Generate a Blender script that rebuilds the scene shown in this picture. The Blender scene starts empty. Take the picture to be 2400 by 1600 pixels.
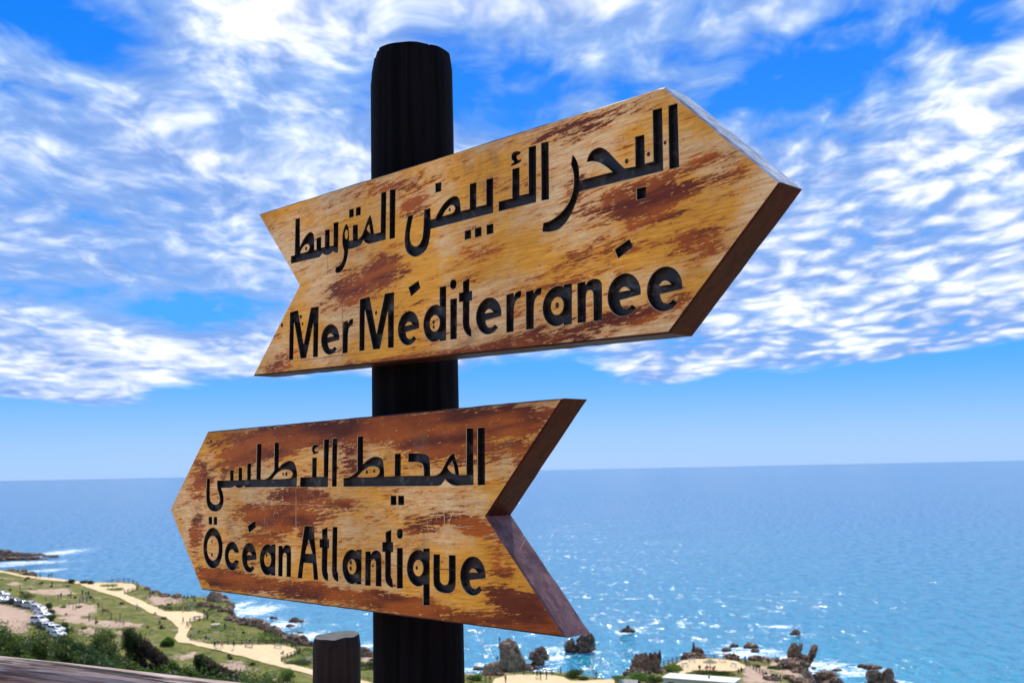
import bpy, bmesh, math, random
import numpy as np
from mathutils import Vector, Matrix, noise
random.seed(7); RNG=np.random.default_rng(7)
scene=bpy.context.scene; COL=scene.collection
# ---------------------------------------------------------------- camera
EYE=60.0                                   # eye height above the sea (m)
cd=bpy.data.cameras.new('camera'); cam=bpy.data.objects.new('camera',cd); COL.objects.link(cam)
cd.sensor_width=36; cd.lens=37.5; cd.clip_start=.05; cd.clip_end=120000
Rm=Matrix(((.99980006,.01999600,0),(.00238196,-.11909792,-.99287966),(-.01985362,.99268114,-.11912174)))
cam.matrix_world=Matrix.Translation((0,0,EYE))@Rm.to_4x4()
cd.dof.use_dof=True; cd.dof.focus_distance=2.05; cd.dof.aperture_fstop=11.0
scene.camera=cam
# ---------------------------------------------------------------- node helper
class NG:
    def __init__(s,tree): s.t=tree; s.l=tree.links
    def put(s,sock,v):
        if isinstance(v,bpy.types.NodeSocket): s.l.new(v,sock)
        elif v is not None:
            if isinstance(v,(tuple,list)) and sock.type=='RGBA' and len(v)==3: v=(*v,1)
            sock.default_value=v
    def n(s,typ,_out=0,_props=None,**kw):
        nd=s.t.nodes.new('ShaderNode'+typ)
        for k,v in (_props or {}).items(): setattr(nd,k,v)
        for k,v in kw.items():
            k=int(k[1:]) if k[0]=='i' and k[1:].isdigit() else k.replace('_',' ')
            s.put(nd.inputs[k],v)
        return nd.outputs[_out]
    def m(s,op,a,b=None,c=None,clamp=False):
        nd=s.t.nodes.new('ShaderNodeMath'); nd.operation=op; nd.use_clamp=clamp
        for i,v in enumerate((a,b,c)): s.put(nd.inputs[i],v)
        return nd.outputs[0]
    def vm(s,op,a,b=None,out=0):
        nd=s.t.nodes.new('ShaderNodeVectorMath'); nd.operation=op
        s.put(nd.inputs[0],a); s.put(nd.inputs[1],b)
        return nd.outputs['Value' if op in('LENGTH','DOT_PRODUCT','DISTANCE') else 0]
    def mix(s,f,a,b,mode='MIX'):
        nd=s.t.nodes.new('ShaderNodeMix'); nd.data_type='RGBA'; nd.blend_type=mode
        s.put(nd.inputs[0],f); s.put(nd.inputs[6],a); s.put(nd.inputs[7],b)
        return nd.outputs[2]
    def rng(s,v,a,b,c=0.,d=1.,smooth=False):
        nd=s.t.nodes.new('ShaderNodeMapRange'); nd.interpolation_type='SMOOTHSTEP' if smooth else 'LINEAR'
        s.put(nd.inputs[0],v)
        for i,x in enumerate((a,b,c,d)): s.put(nd.inputs[i+1],x)
        return nd.outputs[0]
    def xyz(s,x,y,z): return s.n('CombineXYZ',i0=x,i1=y,i2=z)
    def sep(s,v):
        nd=s.t.nodes.new('ShaderNodeSeparateXYZ'); s.put(nd.inputs[0],v); return nd.outputs
    def noise(s,vec,scale,detail=4,rough=.55,dist=0.,dim='3D'):
        return s.n('TexNoise',_props={'noise_dimensions':dim},Vector=vec,Scale=scale,Detail=detail,Roughness=rough,Distortion=dist)
    def mul(s,v,k): return s.vm('MULTIPLY',v,k)
    def curve(s,v,pts,lo,hi):
        nd=s.t.nodes.new('ShaderNodeFloatCurve'); c=nd.mapping.curves[0]
        nd.mapping.use_clip=False
        for i,p in enumerate(pts):
            if i<2: c.points[i].location=p
            else: c.points.new(*p)
        nd.mapping.update(); s.put(nd.inputs['Value'],s.rng(v,lo,hi)); return nd.outputs[0]
# ---------------------------------------------------------------- sky and sun
SUN_AZ,SUN_EL=math.radians(3),math.radians(47)
EXPOSURE=0.50; SKY=0.11
world=bpy.data.worlds.new('World'); scene.world=world; world.use_nodes=True
wt=world.node_tree; wt.nodes.clear(); g=NG(wt)
sky=wt.nodes.new('ShaderNodeTexSky'); sky.sky_type='NISHITA'; sky.sun_disc=False
sky.sun_elevation=SUN_EL; sky.sun_rotation=SUN_AZ; sky.altitude=60; sky.air_density=1.0; sky.dust_density=.6; sky.ozone_density=3.0
dirv=g.n('TexCoord',_out=0)
sx,sy,sz=g.sep(dirv)
hs=g.n('HueSaturation',Hue=.497,Saturation=1.45,Value=1.0,Color=sky.outputs[0])
el=g.m('MAXIMUM',sz,.012)
px=g.m('DIVIDE',sx,el); py=g.m('DIVIDE',sy,el)
pl=g.xyz(px,py,0.)
eb=g.m('ADD',g.m('MAXIMUM',sz,0.),.10)     # the layer curves down towards the horizon
pt=g.xyz(g.m('DIVIDE',sx,eb),g.m('DIVIDE',sy,eb),0.)
# blue of the open sky: deepest overhead, pale lilac at the horizon
deep=g.mix(g.rng(sz,.0,.105,0,1,True),(.33,.55,.92),(.055,.36,.96))
deep=g.mix(g.rng(sz,.12,.42,0,1,True),deep,(.0,.19,.86))
blue=g.mix(.94,g.mul(hs,(.9,1.0,1.15)),g.mul(deep,(7.2,7.2,7.2)))
# cloud sheet: its far edge lies about ten cloud heights out to sea
wob=g.noise(g.mul(pl,(.9,.35,1)),1.0,4,.62,dim='2D')
edge=g.curve(px,[(0,.75),(1,.2),(.11,.795),(.155,.946),(.24,.68),(.326,.58),(.447,.55),(.524,.45),(.614,.77),(.658,.55),(.715,.57),(.76,.375)],-8,8)
edge=g.m('MULTIPLY_ADD',edge,10.0,5.0)
dist=g.m('ADD',g.m('SUBTRACT',edge,py),g.m('MULTIPLY_ADD',wob,3.6,-1.2))
sheet=g.rng(dist,-.3,1.3,0,1,True)
warp=g.vm('ADD',pt,g.mul(g.vm('SUBTRACT',g.n('TexNoise',_out=1,_props={'noise_dimensions':'2D'},Vector=g.mul(pt,(2.8,1.9,1)),Scale=1.,Detail=2.),(.5,.5,.5)),(.20,.26,0)))
big=g.noise(g.vm('ADD',g.mul(pt,(1.1,.66,0)),(3.1,8.4,0)),1.0,3,.5)
med=g.noise(g.vm('ADD',g.mul(warp,(2.7,2.0,0)),(1.7,2.2,0)),1.0,4,.58,dim='2D')
fin=g.noise(g.vm('ADD',g.mul(warp,(10.5,7.8,0)),(5.,1.,0)),1.0,3,.6,dim='2D')
vc=g.n('TexVoronoi',_props={'voronoi_dimensions':'2D','feature':'SMOOTH_F1'},Vector=g.mul(warp,(9.5,7.2,0)),Scale=1.,Smoothness=.6)
puff=g.rng(vc,.05,.75,1,0,True)
side=g.rng(px,-.3,1.6,0.,1.,True)           # right half breaks into small cells
fin=g.m('MULTIPLY_ADD',g.m('SUBTRACT',fin,.5),g.rng(sz,.07,.30,.40,1.),.5)     # the sheet looks smoother far off
cell=g.m('ADD',g.m('MULTIPLY',fin,g.rng(side,0,1,.50,.60)),g.m('MULTIPLY',puff,g.rng(side,0,1,.07,.20)))
dens=g.m('ADD',g.m('ADD',g.m('MULTIPLY',big,g.rng(side,0,1,1.05,.75)),g.m('MULTIPLY',med,g.rng(side,0,1,1.05,.95))),cell)
dens=g.m('SUBTRACT',dens,g.rng(side,0,1,.17,.14))
far=g.rng(g.vm('LENGTH',pl),2.,8.,0,.18)
dens=g.m('ADD',dens,far)
def hole(cx,cy,rx,ry,k):
    d=g.vm('LENGTH',g.vm('DIVIDE',g.vm('SUBTRACT',pl,(cx,cy,0)),(rx,ry,1)))
    return g.m('MULTIPLY',g.rng(d,0,1,1,0,True),k)
for h in ((.80,2.72,.42,.55,-.55),(1.15,2.35,.35,.3,-.4),(.45,3.3,.35,.5,-.25),(-1.06,2.15,.42,.42,-.45),(-1.9,6.6,1.5,1.7,-.48),(-3.2,5.4,1.2,1.2,-.2),(-.47,2.3,.42,.4,.28),(.02,2.2,.4,.3,.35),(-.28,3.4,.4,.7,.22),(1.5,3.3,.5,.5,.15),(-.2,2.62,.5,.22,-.2),(-1.2,3.2,.6,.7,.12)):
    dens=g.m('ADD',dens,hole(*h))
cov=g.m('MULTIPLY',g.rng(dens,.76,1.14,0,1,True),sheet)
thick=g.rng(g.m('ADD',dens,g.m('MULTIPLY_ADD',cell,.7,-.28)),1.0,1.72,0,1,True)
ccol=g.mix(thick,(.24,.43,.84),(1.06,1.08,1.12))
lit=g.rng(g.m('MULTIPLY_ADD',fin,.9,g.m('MULTIPLY',med,.6)),.50,1.0,.82,1.10)
ccol=g.mul(ccol,g.xyz(lit,lit,g.rng(lit,.82,1.10,.90,1.08)))
skyc=g.mix(cov,blue,g.mul(ccol,(7.2,7.2,7.2)))
bg=g.n('Background',Color=skyc,Strength=SKY)
wo=wt.nodes.new('ShaderNodeOutputWorld'); wt.links.new(bg,wo.inputs[0])
sd=bpy.data.lights.new('sun','SUN'); sd.energy=4.2; sd.angle=math.radians(.53); sd.color=(1,.95,.87)
sun=bpy.data.objects.new('sun',sd); COL.objects.link(sun)
sdir=Vector((math.sin(SUN_AZ)*math.cos(SUN_EL),math.cos(SUN_AZ)*math.cos(SUN_EL),math.sin(SUN_EL)))
sun.rotation_euler=(-sdir).to_track_quat('-Z','Y').to_euler(); sun.location=sdir*50+Vector((0,0,60))
vs=scene.view_settings; vs.view_transform='Standard'; vs.look='None'; vs.exposure=EXPOSURE; vs.gamma=1; vs.use_curve_mapping=False
world.cycles.sampling_method='MANUAL'; world.cycles.sample_map_resolution=512
scene.cycles.use_adaptive_sampling=True; scene.cycles.adaptive_threshold=.02
scene.cycles.max_bounces=4; scene.cycles.diffuse_bounces=3; scene.cycles.glossy_bounces=2; scene.cycles.transmission_bounces=2; scene.cycles.sample_clamp_indirect=4
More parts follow.
